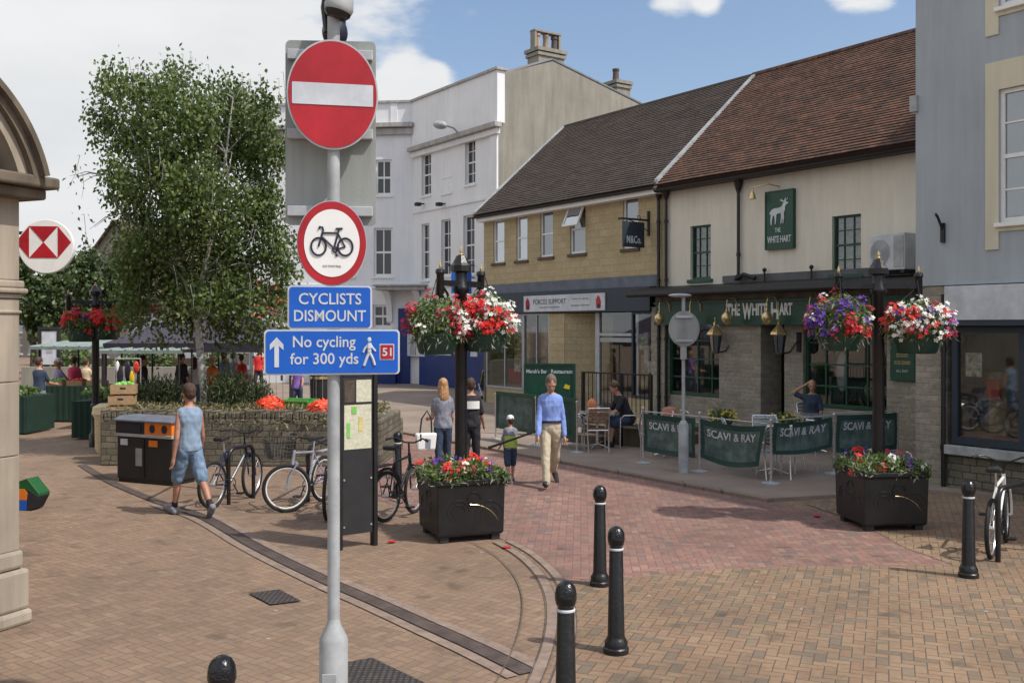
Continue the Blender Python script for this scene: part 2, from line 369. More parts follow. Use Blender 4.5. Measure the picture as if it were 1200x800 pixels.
# ---------------------------------------------------------------- lettering
def text_mesh(body, w, h, t=.006, bold=0.0):
    cu=bpy.data.curves.new('lettering','FONT'); cu.body=body; cu.size=1; cu.extrude=.001; cu.resolution_u=3; cu.offset=bold
    o=bpy.data.objects.new('lettering',cu); C.objects.link(o)
    bpy.context.view_layer.update()
    me=bpy.data.meshes.new_from_object(o.evaluated_get(bpy.context.evaluated_depsgraph_get()))
    bpy.data.objects.remove(o); bpy.data.curves.remove(cu)
    n=len(me.vertices); a=np.empty(n*3,dtype=np.float32); me.vertices.foreach_get('co',a); a=a.reshape(-1,3)
    mn=a.min(0); mx=a.max(0); ce=(mn+mx)/2; sz=mx-mn
    b=np.empty_like(a); b[:,0]=(a[:,0]-ce[0])/sz[0]*w; b[:,2]=(a[:,1]-ce[1])/sz[1]*h; b[:,1]=-(a[:,2]/.002+.5)*t
    me.vertices.foreach_set('co',b.reshape(-1)); me.update(); return me
def text(body, w, h, m, parent, loc, t=.004, bold=0.0, rot=None, name='lettering'):
    me=text_mesh(body,w,h,t,bold); me.materials.clear(); me.materials.append(m); me.name=name
    o=bpy.data.objects.new(name,me); C.objects.link(o); o.parent=parent; o.location=loc
    if rot: o.rotation_euler=rot
    return o
# ---------------------------------------------------------------- ground
def sheet(name, pts, z, m, sub=None):
    b=MB(); b.poly([(x,y,z) for x,y in pts]); return tag(b.build(name,m),kind='structure')
UX,UY=-.5711,.8209; NX,NY=.8209,.5711
def SN(s,n): return (s*UX+n*NX, s*UY+n*NY)
def nof(p): return p[0]*NX+p[1]*NY
def sof(p): return p[0]*UX+p[1]*UY
sheet('ground',[(-400,-30),(400,-30),(400,900),(-400,900)],0,M['pave_buff'])
# arc edge of the left paving, from the planter to the foreground
arc=[G(596,634),G(622,648),G(646,668),G(661,690),G(668,715),G(668,745),G(660,780),G(640,830),G(600,900)]
def smooth_pts(p,n=6):
    out=[]; L=len(p)
    for i in range(L-1):
        p0=p[max(i-1,0)];p1=p[i];p2=p[i+1];p3=p[min(i+2,L-1)]
        for k in range(n):
            t=k/n; out.append(tuple(.5*((2*p1[q])+(-p0[q]+p2[q])*t+(2*p0[q]-5*p1[q]+4*p2[q]-p3[q])*t*t+(-p0[q]+3*p1[q]-3*p2[q]+p3[q])*t**3) for q in range(len(p1))))
    out.append(tuple(p[-1])); return out
arcs=smooth_pts(arc)
KN=11.12
s_end=60
far=[SN(s_end,6.4),SN(s_end,KN-.14)]
seam=smooth_pts([G(661,684),G(733,677),G(850,667),G(930,664),G(1017,664),G(1117,662)],5)
right_edge=[G(1117,662),G(1060,642),G(1030,625),SN(sof(G(985,604)),KN-.14)]
i0=min(range(len(arcs)),key=lambda k:abs(arcs[k][1]-G(661,684)[1]))
sheet('road',arcs[:i0]+seam+right_edge[1:]+far[::-1],.004,M['pave_red'])
sheet('paving',[(8,2),(14,2)]+[SN(-2,13.6),SN(9.0,13.9),SN(9.0,11.3),right_edge[3]]+right_edge[:3][::-1][0:3]+seam[::-1][1:]+arcs[i0:]+[(0,3)],.008,M['pave_mixed'])
def strip(name, pts, w, z, m, th=None):
    b=MB(); P=[Vector((p[0],p[1],0)) for p in pts]; L=[];R=[]
    for i,p in enumerate(P):
        t=(P[min(i+1,len(P)-1)]-P[max(i-1,0)]).normalized(); q=Vector((-t.y,t.x,0))
        L.append(p+q*w/2); R.append(p-q*w/2)
    me=bpy.data.meshes.new(name)
    for i in range(len(P)-1):
        b.poly([(R[i].x,R[i].y,z),(R[i+1].x,R[i+1].y,z),(L[i+1].x,L[i+1].y,z),(L[i].x,L[i].y,z)])
    o=b.build(name,m); return tag(o,kind='structure')
for k,off in enumerate((0.0,.16,.42)):
    pts=[]
    for i,p in enumerate(arcs):
        a=Vector(arcs[max(i-1,0)]); c=Vector(arcs[min(i+1,len(arcs)-1)]); t=(c-a).normalized(); q=Vector((t.y,-t.x))
        pts.append((p[0]+q.x*off, p[1]+q.y*off))
    strip('paving_edge_band',pts,.085 if k<2 else .012,.012+.002*k,M['edgebrick'] if k<2 else M['bandjoint'])
    if k<2:
        for e_ in (-.05,.05):
            q2=[]
            for i,p in enumerate(pts):
                a=Vector(pts[max(i-1,0)]); c=Vector(pts[min(i+1,len(pts)-1)]); t=(c-a).normalized(); q2.append((p[0]+t.y*e_,p[1]-t.x*e_))
            strip('band_joint',q2,.007,.0135+.002*k,M['bandjoint'])
drain=smooth_pts([G(96,545),G(132,566),G(190,590),G(240,607),G(300,641),G(380,680),G(440,706),G(500,733),G(560,760),G(619,789)],5)
strip('drain_channel',drain,.15,.012,M['drain'])
for sgn in (-1,1):
    pts=[]
    for i,p in enumerate(drain[10:]):
        D=drain[10:]; a=Vector(D[max(i-1,0)]); c=Vector(D[min(i+1,len(D)-1)]); t=(c-a).normalized(); q=Vector((t.y,-t.x))
        pts.append((p[0]+q.x*.14*sgn, p[1]+q.y*.14*sgn))
    strip('drain_edge_band',pts,.10,.010,M['edgebrick'])
# pub pavement with kerb
b=MB()
p=[SN(9.4,KN),SN(60,KN),SN(60,32),SN(7.6,32),SN(7.6,14.0),SN(8.6,13.6)]
n=len(p); lo=[b.av((x,y,-.02)) for x,y in p]; hi=[b.av((x,y,.05)) for x,y in p]; b.af(hi)
for k in range(n): b.af((lo[k],lo[(k+1)%n],hi[(k+1)%n],hi[k]))
tag(b.build('pavement',M['asphalt']),kind='structure')
b=MB()
for k in range(56):
    s0=9.4+k*.9; b.M=Matrix.Translation((*SN(s0,KN-.15),0))@Matrix.Rotation(math.atan2(UY,UX),4,'Z')
    b.bb(0,.89,-.15,0,-.02,.056)
b.M=None
tag(b.build('kerb',M['kerb'],bevel=.008),kind='structure')
# street beyond
def manhole(name,label,pts,mt=None):
    b=MB(); b.poly([(x,y,.014) for x,y in pts]); o=b.build(name,M['cover'])
    c=Vector(pts[0])*.25+Vector(pts[1])*.25+Vector(pts[2])*.25+Vector(pts[3])*.25
    for k in range(4):
        pass
    return tag(o,label,'manhole cover')
manhole('manhole_cover','small worn square iron cover set in the buff paving left of the sign post',[G(291,696),G(317,709.5),G(353,705),G(327,691.5)])
manhole('manhole_cover','larger patterned iron cover at the foot of the sign post',[G(402,778),G(436,772),G(520,812),G(400,840)])
class Fac:
    def __init__(s, origin, d):
        s.o=Vector(origin); s.d=Vector(d).normalized(); s.rz=math.atan2(s.d.y,s.d.x)
    def s(s_, px, off=0):    # distance along the facade under pixel column px (off = metres in front)
        r=(px-600)/F; o=s_.o - Vector((-s_.d.y,s_.d.x))*off
        return (o.y*r-o.x)/(s_.d.x-s_.d.y*r)
    def z(s_, px, off=0): o=s_.o - Vector((-s_.d.y,s_.d.x))*off; return o.y+s_.d.y*s_.s(px,off)
    def h(s_, px, py, off=0): return CH+(HY-py)*s_.z(px,off)/F
def streetfac(N, pxleft):
    r=(pxleft-600)/F; z=N/(NX*r+NY); return Fac((r*z,z),(-UX,-UY))
def wall_open(b, x0,x1,z0,z1, ops, y=0, depth=.16):
    xs=sorted({x0,x1,*[v for o in ops for v in (o[0],o[1]) if x0<v<x1]}); zs=sorted({z0,z1,*[v for o in ops for v in (o[2],o[3]) if z0<v<z1]})
    for i in range(len(xs)-1):
        for j in range(len(zs)-1):
            cx=(xs[i]+xs[i+1])/2; cz=(zs[j]+zs[j+1])/2
            if any(o[0]<cx<o[1] and o[2]<cz<o[3] for o in ops): continue
            b.poly([(xs[i],y,zs[j]),(xs[i+1],y,zs[j]),(xs[i+1],y,zs[j+1]),(xs[i],y,zs[j+1])])
    for (a,c,e,f) in ops:
        b.poly([(a,y,e),(a,y+depth,e),(a,y+depth,f),(a,y,f)]); b.poly([(c,y,e),(c,y,f),(c,y+depth,f),(c,y+depth,e)])
        b.poly([(a,y,f),(a,y+depth,f),(c,y+depth,f),(c,y,f)]); b.poly([(a,y,e),(c,y,e),(c,y+depth,e),(a,y+depth,e)])
def window(parent, x0,x1,z0,z1, y=.10, fm=None, pm=None, cols=2, rows=2, fw=.045, bar=.022, sill=None, curtain=False, meet=True, name='window'):
    b=MB(); fm=fm or M['white']; d=.06
    b.bb(x0,x0+fw,y,y+d,z0,z1); b.bb(x1-fw,x1,y,y+d,z0,z1); b.bb(x0+fw,x1-fw,y,y+d,z0,z0+fw*1.3); b.bb(x0+fw,x1-fw,y,y+d,z1-fw,z1)
    zm=(z0+z1)/2
    if meet: b.bb(x0+fw,x1-fw,y+.004,y+d-.004,zm-fw*.5,zm+fw*.5)
    for k in range(1,cols): 
        xc=x0+(x1-x0)*k/cols; b.bb(xc-bar/2,xc+bar/2,y+.012,y+d-.012,z0+fw,z1-fw)
    for k in range(1,rows):
        zc=z0+(z1-z0)*k/rows
        if meet and abs(zc-zm)<.02: continue
        b.bb(x0+fw,x1-fw,y+.014,y+d-.014,zc-bar/2,zc+bar/2)
    w=b.build(name,fm,parent)
    b=MB(); b.poly([(x0+.01,y+.035,z0+.01),(x1-.01,y+.035,z0+.01),(x1-.01,y+.035,z1-.01),(x0+.01,y+.035,z1-.01)]); b.build('pane',pm or M['pane'],w)
    if sill is not None:
        b=MB(); b.bb(x0-.07,x1+.07,-.06,y,z0-.09,z0-.003); b.build('sill',sill,w,bevel=.008)
    if curtain:
        b=MB(); n=14
        for k in range(n):
            a0=x0+.03+(x1-x0-.06)*k/n; a1=x0+.03+(x1-x0-.06)*(k+1)/n; yy=y+.10
            b.poly([(a0,yy+.02*(k%2),z0),(a1,yy+.02*((k+1)%2),z0),(a1,yy+.02*((k+1)%2),z1),(a0,yy+.02*(k%2),z1)])
        b.build('curtain',M['curtain'],w)
    return w
def body(b, W, D, H, x0=0, y0=.0):    # side and back walls of a block, no front
    b.poly([(x0,y0,0),(x0,y0+D,0),(x0,y0+D,H),(x0,y0,H)]); b.poly([(x0+W,y0,0),(x0+W,y0,H),(x0+W,y0+D,H),(x0+W,y0+D,0)])
    b.poly([(x0,y0+D,0),(x0+W,y0+D,0),(x0+W,y0+D,H),(x0,y0+D,H)])
def roof_slab(name, mt, parent, x0,x1, y0,z0, y1,z1, th=.12):
    L=math.hypot(y1-y0,z1-z0); a=math.atan2(z1-z0,y1-y0); n=int(L/.11)
    b=MB(); W=x1-x0
    nx=int(W/.5)+1; rows=n
    # stepped courses with slight sag and lift so the tiles catch light
    for r in range(rows):
        ya=L*r/rows; yb=L*(r+1)/rows
        for k in range(nx):
            xa=W*k/nx; xb=W*(k+1)/nx
            def zz(xx,rr): return .03*noise.noise(Vector((xx*.35+x0,rr*.08,3.1)))
            j=random.uniform(0,.008)
            b.poly([(xa,ya,th+.018+j+zz(xa,r)),(xb,ya,th+.018+j+zz(xb,r)),(xb,yb,th+.002+zz(xb,r+1)),(xa,yb,th+.002+zz(xa,r+1))])
            b.poly([(xa,ya,th-.01+zz(xa,r)),(xb,ya,th-.01+zz(xb,r)),(xb,ya,th+.018+j+zz(xb,r)),(xa,ya,th+.018+j+zz(xa,r))])
    b.bb(0,W,0,L,-.02,th-.04)
    return b.build(name,mt,parent,loc=(x0,y0,z0),rot=(a,0,0))
def chimney(parent, x, y, w, d, z0, z1, pots, m, pm):
    b=MB(); b.box(x,y,(z0+z1)/2,w,d,z1-z0); b.box(x,y,z1-.22,w+.12,d+.12,.12); b.box(x,y,z1-.04,w+.2,d+.2,.14)
    c=b.build('chimney',m,parent)
    for (px_,h,r) in pots:
        b=MB(); b.lathe([(r*1.05,0),(r,.05),(r*.85,h*.8),(r*1.0,h*.85),(r*1.02,h),(r*.8,h),(r*.78,h-.1),(.001,h-.12)],(x+px_,y,z1+.03),12); b.build('pot',pm,c,smooth=True)
    return c
def downpipe(parent, x, z0, z1, y=-.07, r=.04, hop=True):
    b=MB(); b.cyl((x,y,z0),(x,y,z1),r)
    k=z0+.6
    while k<z1: b.cyl((x,y,k-.04),(x,y,k+.04),r*1.35); k+=1.5
    if hop: b.lathe([(r,-.2),(.10,0),(.11,.1),(.10,.1)],(x,y,z1),10)
    return b.build('downpipe',M['black_paint'],parent,smooth=True)
def gutter(parent, x0,x1,z,y=-.06, m=None, r=.06):
    b=MB()
    P=[(r*math.cos(PI+PI*k/8), r*math.sin(PI+PI*k/8)) for k in range(9)]; P=P+[(q[0]*.85,q[1]*.85) for q in P[::-1]]
    b.prism(P,(x0,y,z),(0,1,0),(0,0,1),(1,0,0),x1-x0); return b.build('gutter',m or M['black_paint'],parent)

M['poster_a']=mat('poster_print_red',(.55,.12,.12),.5,0,.6,9,0); M['poster_b']=mat('poster_print_pale',(.6,.58,.5),.5,0,.5,12,0)
# ================================================================= the white hart pub
PN=17.64
fp=streetfac(PN,780); PO=fp.o
pub=thing('public_house','cream rendered pub with old red tiled roof and dark green sign fascia','pub',(*PO,0),fp.rz)
PW=fp.s(1078)+2.4       # runs on behind the blue-grey building
PH=6.15
rid_y=3.45; rid_z=9.36
ops=[]
def op(f,x0,x1,y0,y1): 
    xm=(x0+x1)/2; return (f.s(x0),f.s(x1),f.h(xm,y1),f.h(xm,y0))
w1=op(fp,809,833,264,327); w2=op(fp,975,1009,252,321)
b=MB(); wall_open(b,0,PW,3.0,PH,[w1,w2]); body(b,PW,7,PH)
b.poly([(0,0,PH),(0,rid_y,rid_z),(0,7,PH)]); b.poly([(PW,0,PH),(PW,rid_y,rid_z),(PW,7,PH)])
b.build('wall',M['cream'],pub)
for w in (w1,w2): window(pub,*w,y=.08,fm=M['green'],pm=M['glass'],cols=3,rows=4,sill=M['green'],curtain=True)
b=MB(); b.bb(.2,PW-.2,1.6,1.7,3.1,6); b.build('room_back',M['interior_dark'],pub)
roof_slab('roof',M['redroof'],pub,-.12,PW,-.28,PH-.13,rid_y,rid_z)
b=MB(); b.prism([(-.2,PH-.06),(rid_y,rid_z+.0),(7.2,PH-.06)],(PW*0+.0,0,0),(0,1,0),(0,0,1),(1,0,0),.01)
roofb=MB(); roofb.poly([(-.1,rid_y,rid_z+.1),(PW,rid_y,rid_z+.1),(PW,7.2,PH),(-.1,7.2,PH)]); roofb.build('rear_roof',M['redroof'],pub)
b=MB()
x=-.1
while x<PW: b.tube([(x,rid_y-.0,rid_z+.11),(x+.43,rid_y,rid_z+.11)],.10,8); x+=.45
b.build('ridge_tiles',M['redroof'],pub)
gutter(pub,0.0,PW-.5,PH-.16,y=-.36,r=.075)
b=MB(); b.bb(0,PW,-.26,-.003,PH-.2,PH-.12); b.build('soffit',M['black_matt'],pub)
downpipe(pub,fp.s(868),3.6,PH-.3,y=-.08,r=.038)
downpipe(pub,.10,.1,PH-.2,y=-.08,r=.04)
# ground floor, set back behind piers
GY=.05
def pier(f,par,x0,x1,z1,y0,y1,m,name='pier'):
    b=MB(); b.bb(f.s(x0),f.s(x1),y0,y1,.05,z1); return b.build(name,m,par,bevel=.01)
ztop=3.02
pier(fp,pub,765,784,ztop,-.06,.4,M['yellowbrick'])
pier(fp,pub,850,899,ztop,-.22,.5,M['yellowbrick'])
pier(fp,pub,921,943,ztop,-.06,.4,M['yellowbrick'])
pier(fp,pub,1041,1125,ztop,-.06,.5,M['yellowbrick'])
# stall riser under the windows
b=MB(); b.bb(fp.s(784),fp.s(850),.02,.25,.05,.78); b.build('stall_riser',M['yellowbrick'],pub)
b=MB(); b.bb(fp.s(943),fp.s(1041),.02,.25,.05,.75); b.build('stall_riser',M['yellowbrick'],pub)
def shopwin(par,x0,x1,z0,z1,y,cols,rows,fm,nm='shop_window',bar=.035,fw=.07,gl=None,arch=False):
    b=MB(); b.bb(x0,x0+fw,y-.03,y+.06,z0,z1); b.bb(x1-fw,x1,y-.03,y+.06,z0,z1); b.bb(x0+fw,x1-fw,y-.04,y+.06,z0,z0+fw*1.2); b.bb(x0+fw,x1-fw,y-.03,y+.06,z1-fw,z1)
    for k in range(1,cols): xc=x0+(x1-x0)*k/cols; b.bb(xc-bar/2,xc+bar/2,y-.01,y+.04,z0+fw,z1-fw)
    for k in range(1,rows): zc=z0+(z1-z0)*k/rows; b.bb(x0+fw,x1-fw,y-.008,y+.038,zc-bar/2,zc+bar/2)
    if arch:
        for k in range(cols):
            xa=x0+(x1-x0)*k/cols; xb=x0+(x1-x0)*(k+1)/cols; zc=z1-fw-.12
            b.tube([(xa+(xb-xa)*q/8, y+.01, zc+.1*math.sin(PI*q/8)-.1) for q in range(9)],.014,5)
    w=b.build(nm,fm,par)
    b=MB(); b.poly([(x0+.01,y+.02,z0+.01),(x1-.01,y+.02,z0+.01),(x1-.01,y+.02,z1-.01),(x0+.01,y+.02,z1-.01)]); b.build('pane',gl or M['glass'],w)
    return w
shopwin(pub,fp.s(784),fp.s(850),.79,2.62,.06,4,4,M['green'],arch=True)
shopwin(pub,fp.s(943),fp.s(1041),.76,2.62,.06,4,4,M['green'],arch=True)
# door recess
b=MB(); xa,xb=fp.s(899),fp.s(921)
b.bb(xa,xb,.9,.97,.05,2.6); b.build('recess_wall',M['green'],pub)
b=MB(); b.bb(xa+.02,xb-.10,.82,.88,.07,2.1); d=b.build('door',M['green'],pub,bevel=.01)
b=MB(); 
for zz in (.25,1.25): b.bb(xa+.12,xb-.20,.795,.82,zz,zz+.7)
b.build('door_panel',M['pane'],d); b=MB(); b.sph((xb-.16,.79,1.05),.03); b.build('handle',M['gold'],d,smooth=True)
# interior
b=MB(); xa,xb=fp.s(784)+.02,fp.s(1041)-.02
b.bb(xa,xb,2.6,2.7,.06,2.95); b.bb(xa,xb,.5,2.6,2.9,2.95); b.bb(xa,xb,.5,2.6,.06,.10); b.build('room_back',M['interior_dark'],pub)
for (px_,zz,w,h,m,yy) in ((800,1.4,.3,.9,'interior_warm',1.6),(820,1.0,.25,1.0,'stallgreen',.5),(838,1.2,.3,.5,'interior_warm',1.2),(960,1.5,.3,.9,'whitewall',.8),(985,1.1,.5,.5,'interior_warm',1.2),(1012,1.62,.42,.25,'tomato',.5),(1012,1.1,.5,.3,'interior_warm',.9)):
    b=MB(); b.sph((fp.s(px_),yy,zz),w/2,w/3,h/2,10,8); b.build('room_ornament',M[m],pub,smooth=True)
# two green curtains seen through the left window
b=MB(); b.plate([(0,0),(.2,0),(.26,1.6),(.02,1.6)],.28,.32,.85,fp.s(815)); b.build('curtain',M['green'],pub)
# fascia board
def lz(px,py,off): return fp.h(px,py,off)
fz0,fz1=2.60,3.10
b=MB(); b.bb(-.06,PW-1.0,-.30,-.225,fz0,fz1); b.bb(-.08,PW-1.0,-.34,-.30,fz0-.05,fz0+.02); b.bb(-.08,PW-1.0,-.34,-.30,fz1-.03,fz1+.03); fas=b.build('fascia',M['green'],pub)
b=MB(); b.bb(-.05,PW-1.0,-.32,-.003,fz1+.04,fz1+.16); b.build('fascia_cornice',M['limedirty'],pub)
xm=(fp.s(852,.3)+fp.s(929,.3))/2; tw=fp.s(929,.3)-fp.s(852,.3)
def pubtext(body_,w,h,par,loc,t=.012):
    return text(body_,w,h,M['white'],par,loc,t,.035)
# small capitals with tall initials, like the painted board
segs=[('T',1.15),('HE',.85),(' ',.5),('W',1.6),('HITE',.85),(' ',.5),('H',1.2),('ART',.85)]
def sign_words(par, xc, zc, w, h, y, t):
    lay=[('T',0,.075,1),('HE',.08,.21,.72),('W',.25,.40,1),('HITE',.405,.64,.72),('H',.69,.80,1),('ART',.81,1.0,.72)]
    for s_,a,c,hh in lay:
        H=h*hh; pubtext(s_,(c-a)*w,H,par,(xc-w/2+(a+c)/2*w,y,zc+h/2-H/2-(.04*h if hh<1 else 0)),t)
sign_words(fas,xm,2.86,tw,.38,-.302,.012)
# canopy: lead roof over dark timber
b=MB(); za=3.30
b.prism([(-.002,za),(-.85,za-.05),(-.90,za+.0),(-.88,za+.08),(-.80,za+.12),(-.002,za+.24)],(-.55,0,0),(0,1,0),(0,0,1),(1,0,0),PW-.35)
can=b.build('canopy',M['black_matt'],pub,bevel=.015)
b=MB(); b.bb(2.0,PW-1.0,-.05,-.004,za+.25,za+.42); b.build('lead_upstand',M['lead'],pub)
b=MB(); b.tube([(fp.s(868),-.10,3.7),(fp.s(868)+.02,-.18,3.62),(fp.s(878),-.2,3.72),(fp.s(890),-.15,3.62)],.05,8); b.build('lead_pipe',M['black_matt'],pub,smooth=True)
for px_ in (900,955):
    b=MB(); b.cyl((fp.s(px_),-.12,3.55),(fp.s(px_),-.12,3.82),.022); b.sph((fp.s(px_),-.12,3.80),.05); b.build('vent_stub',M['black_matt'],pub,smooth=True)
# swan-neck lamps hung from the canopy
def swan(px_,lab):
    x=fp.s(px_,.75); t=thing('brass_lamp',lab,'lamp',(PO.x+fp.d.x*x+fp.d.y*.62*1,PO.y+fp.d.y*x-fp.d.x*.62,2.72),fp.rz,'brass swan neck lamps along the pub fascia')
    b=MB(); b.tube([(0,.30,.16),(0,.28,.34),(0,.20,.44),(0,.08,.47),(0,-.02,.42),(0,-.06,.30),(0,-.05,.18)],.012,6); b.build('swan_neck',M['gold'],t,smooth=True)
    b=MB(); b.lathe([(.015,.20),(.035,.16),(.06,.12),(.125,.06),(.14,-.02),(.125,-.07),(.08,-.13),(.03,-.17),(.001,-.18)],(0,-.05,0),16,sx=.85); b.build('lamp_shade',M['gold'],t,smooth=True)
    return t
for px_,lab in ((770,'brass swan neck lamp at the left end of the pub fascia, over the brick pier'),(806,'brass swan neck lamp just above the back of the round road sign'),(849,'brass swan neck lamp directly left of the word THE on the fascia'),(896,'brass swan neck lamp over the middle of the words WHITE HART'),(946,'brass swan neck lamp right after the last letter of the pub name'),(1004,'brass swan neck lamp above the hanging flowers, nearest the lamp column')): swan(px_,lab)
# coach lanterns
def lantern(px_,py_,lab):
    x=fp.s(px_,.5); zz=fp.h(px_,py_,.5)
    t=thing('coach_lantern',lab,'lantern',(PO.x+fp.d.x*x+fp.d.y*.5,PO.y+fp.d.y*x-fp.d.x*.5,zz),fp.rz,'lanterns by the pub door')
    LS=Matrix.Scale(1.22,4)@Matrix.Scale(.84,4,(1,0,0)); b=MB(); b.M=LS; b.lathe([(.001,.36),(.018,.33),(.01,.28),(.03,.25),(.035,.2),(.06,.17),(.16,.06),(.175,.02),(.15,.0)],(0,0,0),6); b.build('lantern_cap',M['gold'],t)
    b=MB(); b.M=LS; b.lathe([(.13,-.0),(.085,-.30),(.05,-.34)],(0,0,0),6); b.build('lantern_glass',M['pane'],t)
    b=MB(); b.M=Matrix.Scale(1.22,4)
    for k in range(6):
        a=2*PI*k/6; b.tube([(.135*.84*math.cos(a),.135*math.sin(a),0),(.088*.84*math.cos(a),.088*math.sin(a),-.3)],.010,5)
    b.tube([(.0,.0,-.34),(.10,.18,-.30),(.16,.28,-.12),(.16,.36,-.12)],.018,6); b.box(.16,.36,-.12,.10,.05,.36); b.build('lantern_bracket',M['black_paint'],t)
lantern(838,393,'brass capped coach lantern on the stone pier left of the pub door')
lantern(913,393,'brass capped coach lantern on the narrow pier right of the pub door')
# painted stag sign
x0,x1=fp.s(897,.08),fp.s(930,.08); z0,z1=fp.h(913,292,.08),fp.h(913,223,.08)
b=MB(); b.bb(x0,x1,-.09,-.003,z0,z1); sg=b.build('stag_sign_board',M['green'],None,loc=(*PO,0),rot=(0,0,fp.rz))
tag(sg,'tall green board with a white stag fixed high on the cream pub wall','pub sign')
b=MB(); 
for (a,c,d_,e) in ((x0,x1,z0,z0+.03),(x0,x1,z1-.03,z1),(x0,x0+.025,z0+.03,z1-.03),(x1-.025,x1,z0+.03,z1-.03)): b.bb(a,c,-.105,-.091,d_,e)
b.build('board_frame',M['green'],sg)
stag=[(0.30,0.0),(0.33,0.0),(0.34,.18),(.37,.32),(.42,.36),(.44,.2),(.44,.02),(.47,.02),(.49,.2),(.50,.38),(.60,.42),(.66,.40),(.66,.22),(.64,.02),(.67,.02),(.70,.2),(.73,.2),(.71,.02),(.74,.02),(.77,.22),(.76,.42),(.80,.52),(.80,.62),(.84,.72),(.90,.74),(.93,.77),(.90,.80),(.84,.83),(.84,.88),(.90,.92),(.91,.99),(.87,.93),(.82,.90),(.82,.99),(.79,.92),(.78,.86),(.72,.88),(.66,.97),(.68,.90),(.60,.92),(.69,.85),(.76,.82),(.73,.76),(.68,.66),(.58,.62),(.44,.62),(.36,.60),(.31,.55),(.28,.48),(.26,.50),(.26,.42),(.30,.38),(.28,.2)]
sw=(x1-x0)*.80; sh=(z1-z0)*.45
b=MB(); b.plate([((q[0]-.58)*sw*1.25,q[1]*sh) for q in stag],-.105,-.092,z0+(z1-z0)*.42,(x0+x1)/2); b.build('stag_emblem',M['signwhite'],sg)
text('THE',.16,.10,M['signwhite'],sg,((x0+x1)/2-.03,-.092,z0+(z1-z0)*.325),.01,.02)
text('WHITE',(x1-x0)*.42,.15,M['signwhite'],sg,(x0+(x1-x0)*.30,-.092,z0+(z1-z0)*.17),.01,.022)
text('HART',(x1-x0)*.38,.15,M['signwhite'],sg,(x0+(x1-x0)*.74,-.092,z0+(z1-z0)*.17),.01,.022)
b=MB(); b.tube([((x0+x1)/2,-.06,z1+.08),((x0+x1)/2-.15,-.25,z1+.14),(x0-.12,-.35,z1+.1),(x0-.14,-.36,z1)],.014,6); b.build('sign_lamp_arm',M['gold'],sg,smooth=True)
b=MB(); b.lathe([(.02,.04),(.05,0),(.09,-.14),(.06,-.15),(.001,-.14)],(x0-.14,-.36,z1-.02),12); b.build('sign_lamp',M['gold'],sg,smooth=True)
# air conditioner
ax0,ax1=fp.s(1020,.45),fp.s(1062,.45); az0,az1=3.62,fp.h(1042,274,.45)
ac=thing('air_conditioner','pale grey air conditioning unit sitting on the pub canopy beside the blue grey wall','air conditioner',(PO.x+fp.d.x*(ax0+ax1)/2-NX*.3,PO.y+fp.d.y*(ax0+ax1)/2-NY*.3,az0),fp.rz)
aw=ax1-ax0; ah=az1-az0
b=MB(); b.bb(-aw/2,aw/2,-.2,.2,0,ah); b.build('casing',M['signwhite'],ac,bevel=.015)
b=MB()
for k in range(7): b.tube([(-aw*.18+ .06*k*0+(.04+.028*k)*math.cos(2*PI*q/20),-.21,ah*.5+(.04+.034*k)*math.sin(2*PI*q/20)) for q in range(20)],.005,4,closed=True)
b.build('fan_grille',M['greypaint'],ac)
b=MB(); b.bb(aw*.2,aw/2-.02,-.212,-.2,.05,ah-.05); b.build('side_louvre',M['greypaint'],ac)
for q in (-aw/2,aw/2-.08): b=MB(); b.bb(q,q+.08,-.22,.22,-.06,0); b.build('foot',M['black_matt'],ac)
# green menu board right
mx0,mx1=fp.s(1044,.1),fp.s(1073,.1); mz0,mz1=fp.h(1058,446,.1),fp.h(1058,398,.1)
b=MB(); b.bb(mx0,mx1,-.13,-.065,mz0,mz1); mb_=b.build('menu_board',M['green'],None,loc=(*PO,0),rot=(0,0,fp.rz),bevel=.008)
tag(mb_,'small dark green notice board on the stone pier under the right hanging basket','notice board')
text('GOOD',.26,.07,M['gold'],mb_,((mx0+mx1)/2,-.131,mz0+.62*(mz1-mz0)),.004); text('FOOD SERVED',.36,.07,M['gold'],mb_,((mx0+mx1)/2,-.131,mz0+.44*(mz1-mz0)),.004); text('ALL DAY',.26,.05,M['signwhite'],mb_,((mx0+mx1)/2,-.131,mz0+.24*(mz1-mz0)),.004)

# ================================================================= stone fronted shop
fb=streetfac(PN,567); BO=fb.o; BW=fb.s(779.5)
shop=thing('stone_shop','two storey shop of pale buff stone with dark tiled roof and navy sign band','shop building',(*BO,0),fb.rz)
BH=6.15
wl=[op(fb,578,591,257,308),op(fb,605,618,252,305),op(fb,633,648,246,301),op(fb,668,686,238,297),op(fb,730,748,228,291)]
wl=[(a,c,4.55,6.02-.02) for (a,c,e,f) in wl]
wl=[(a,c,fb.h(p0,p1),fb.h(p0,p2)) for (a,c,_,_),(p0,p1,p2) in zip(wl,((584,308,257),(611,305,252),(640,301,247),(677,297,239),(739,291,228)))]
b=MB(); wall_open(b,0,BW,3.55,BH,wl,depth=.12); body(b,BW,7,BH)
b.poly([(0,0,BH),(0,rid_y,rid_z),(0,7,BH)]); b.poly([(BW,0,BH),(BW,rid_y,rid_z),(BW,7,BH)])
b.build('wall',M['beige'],shop)
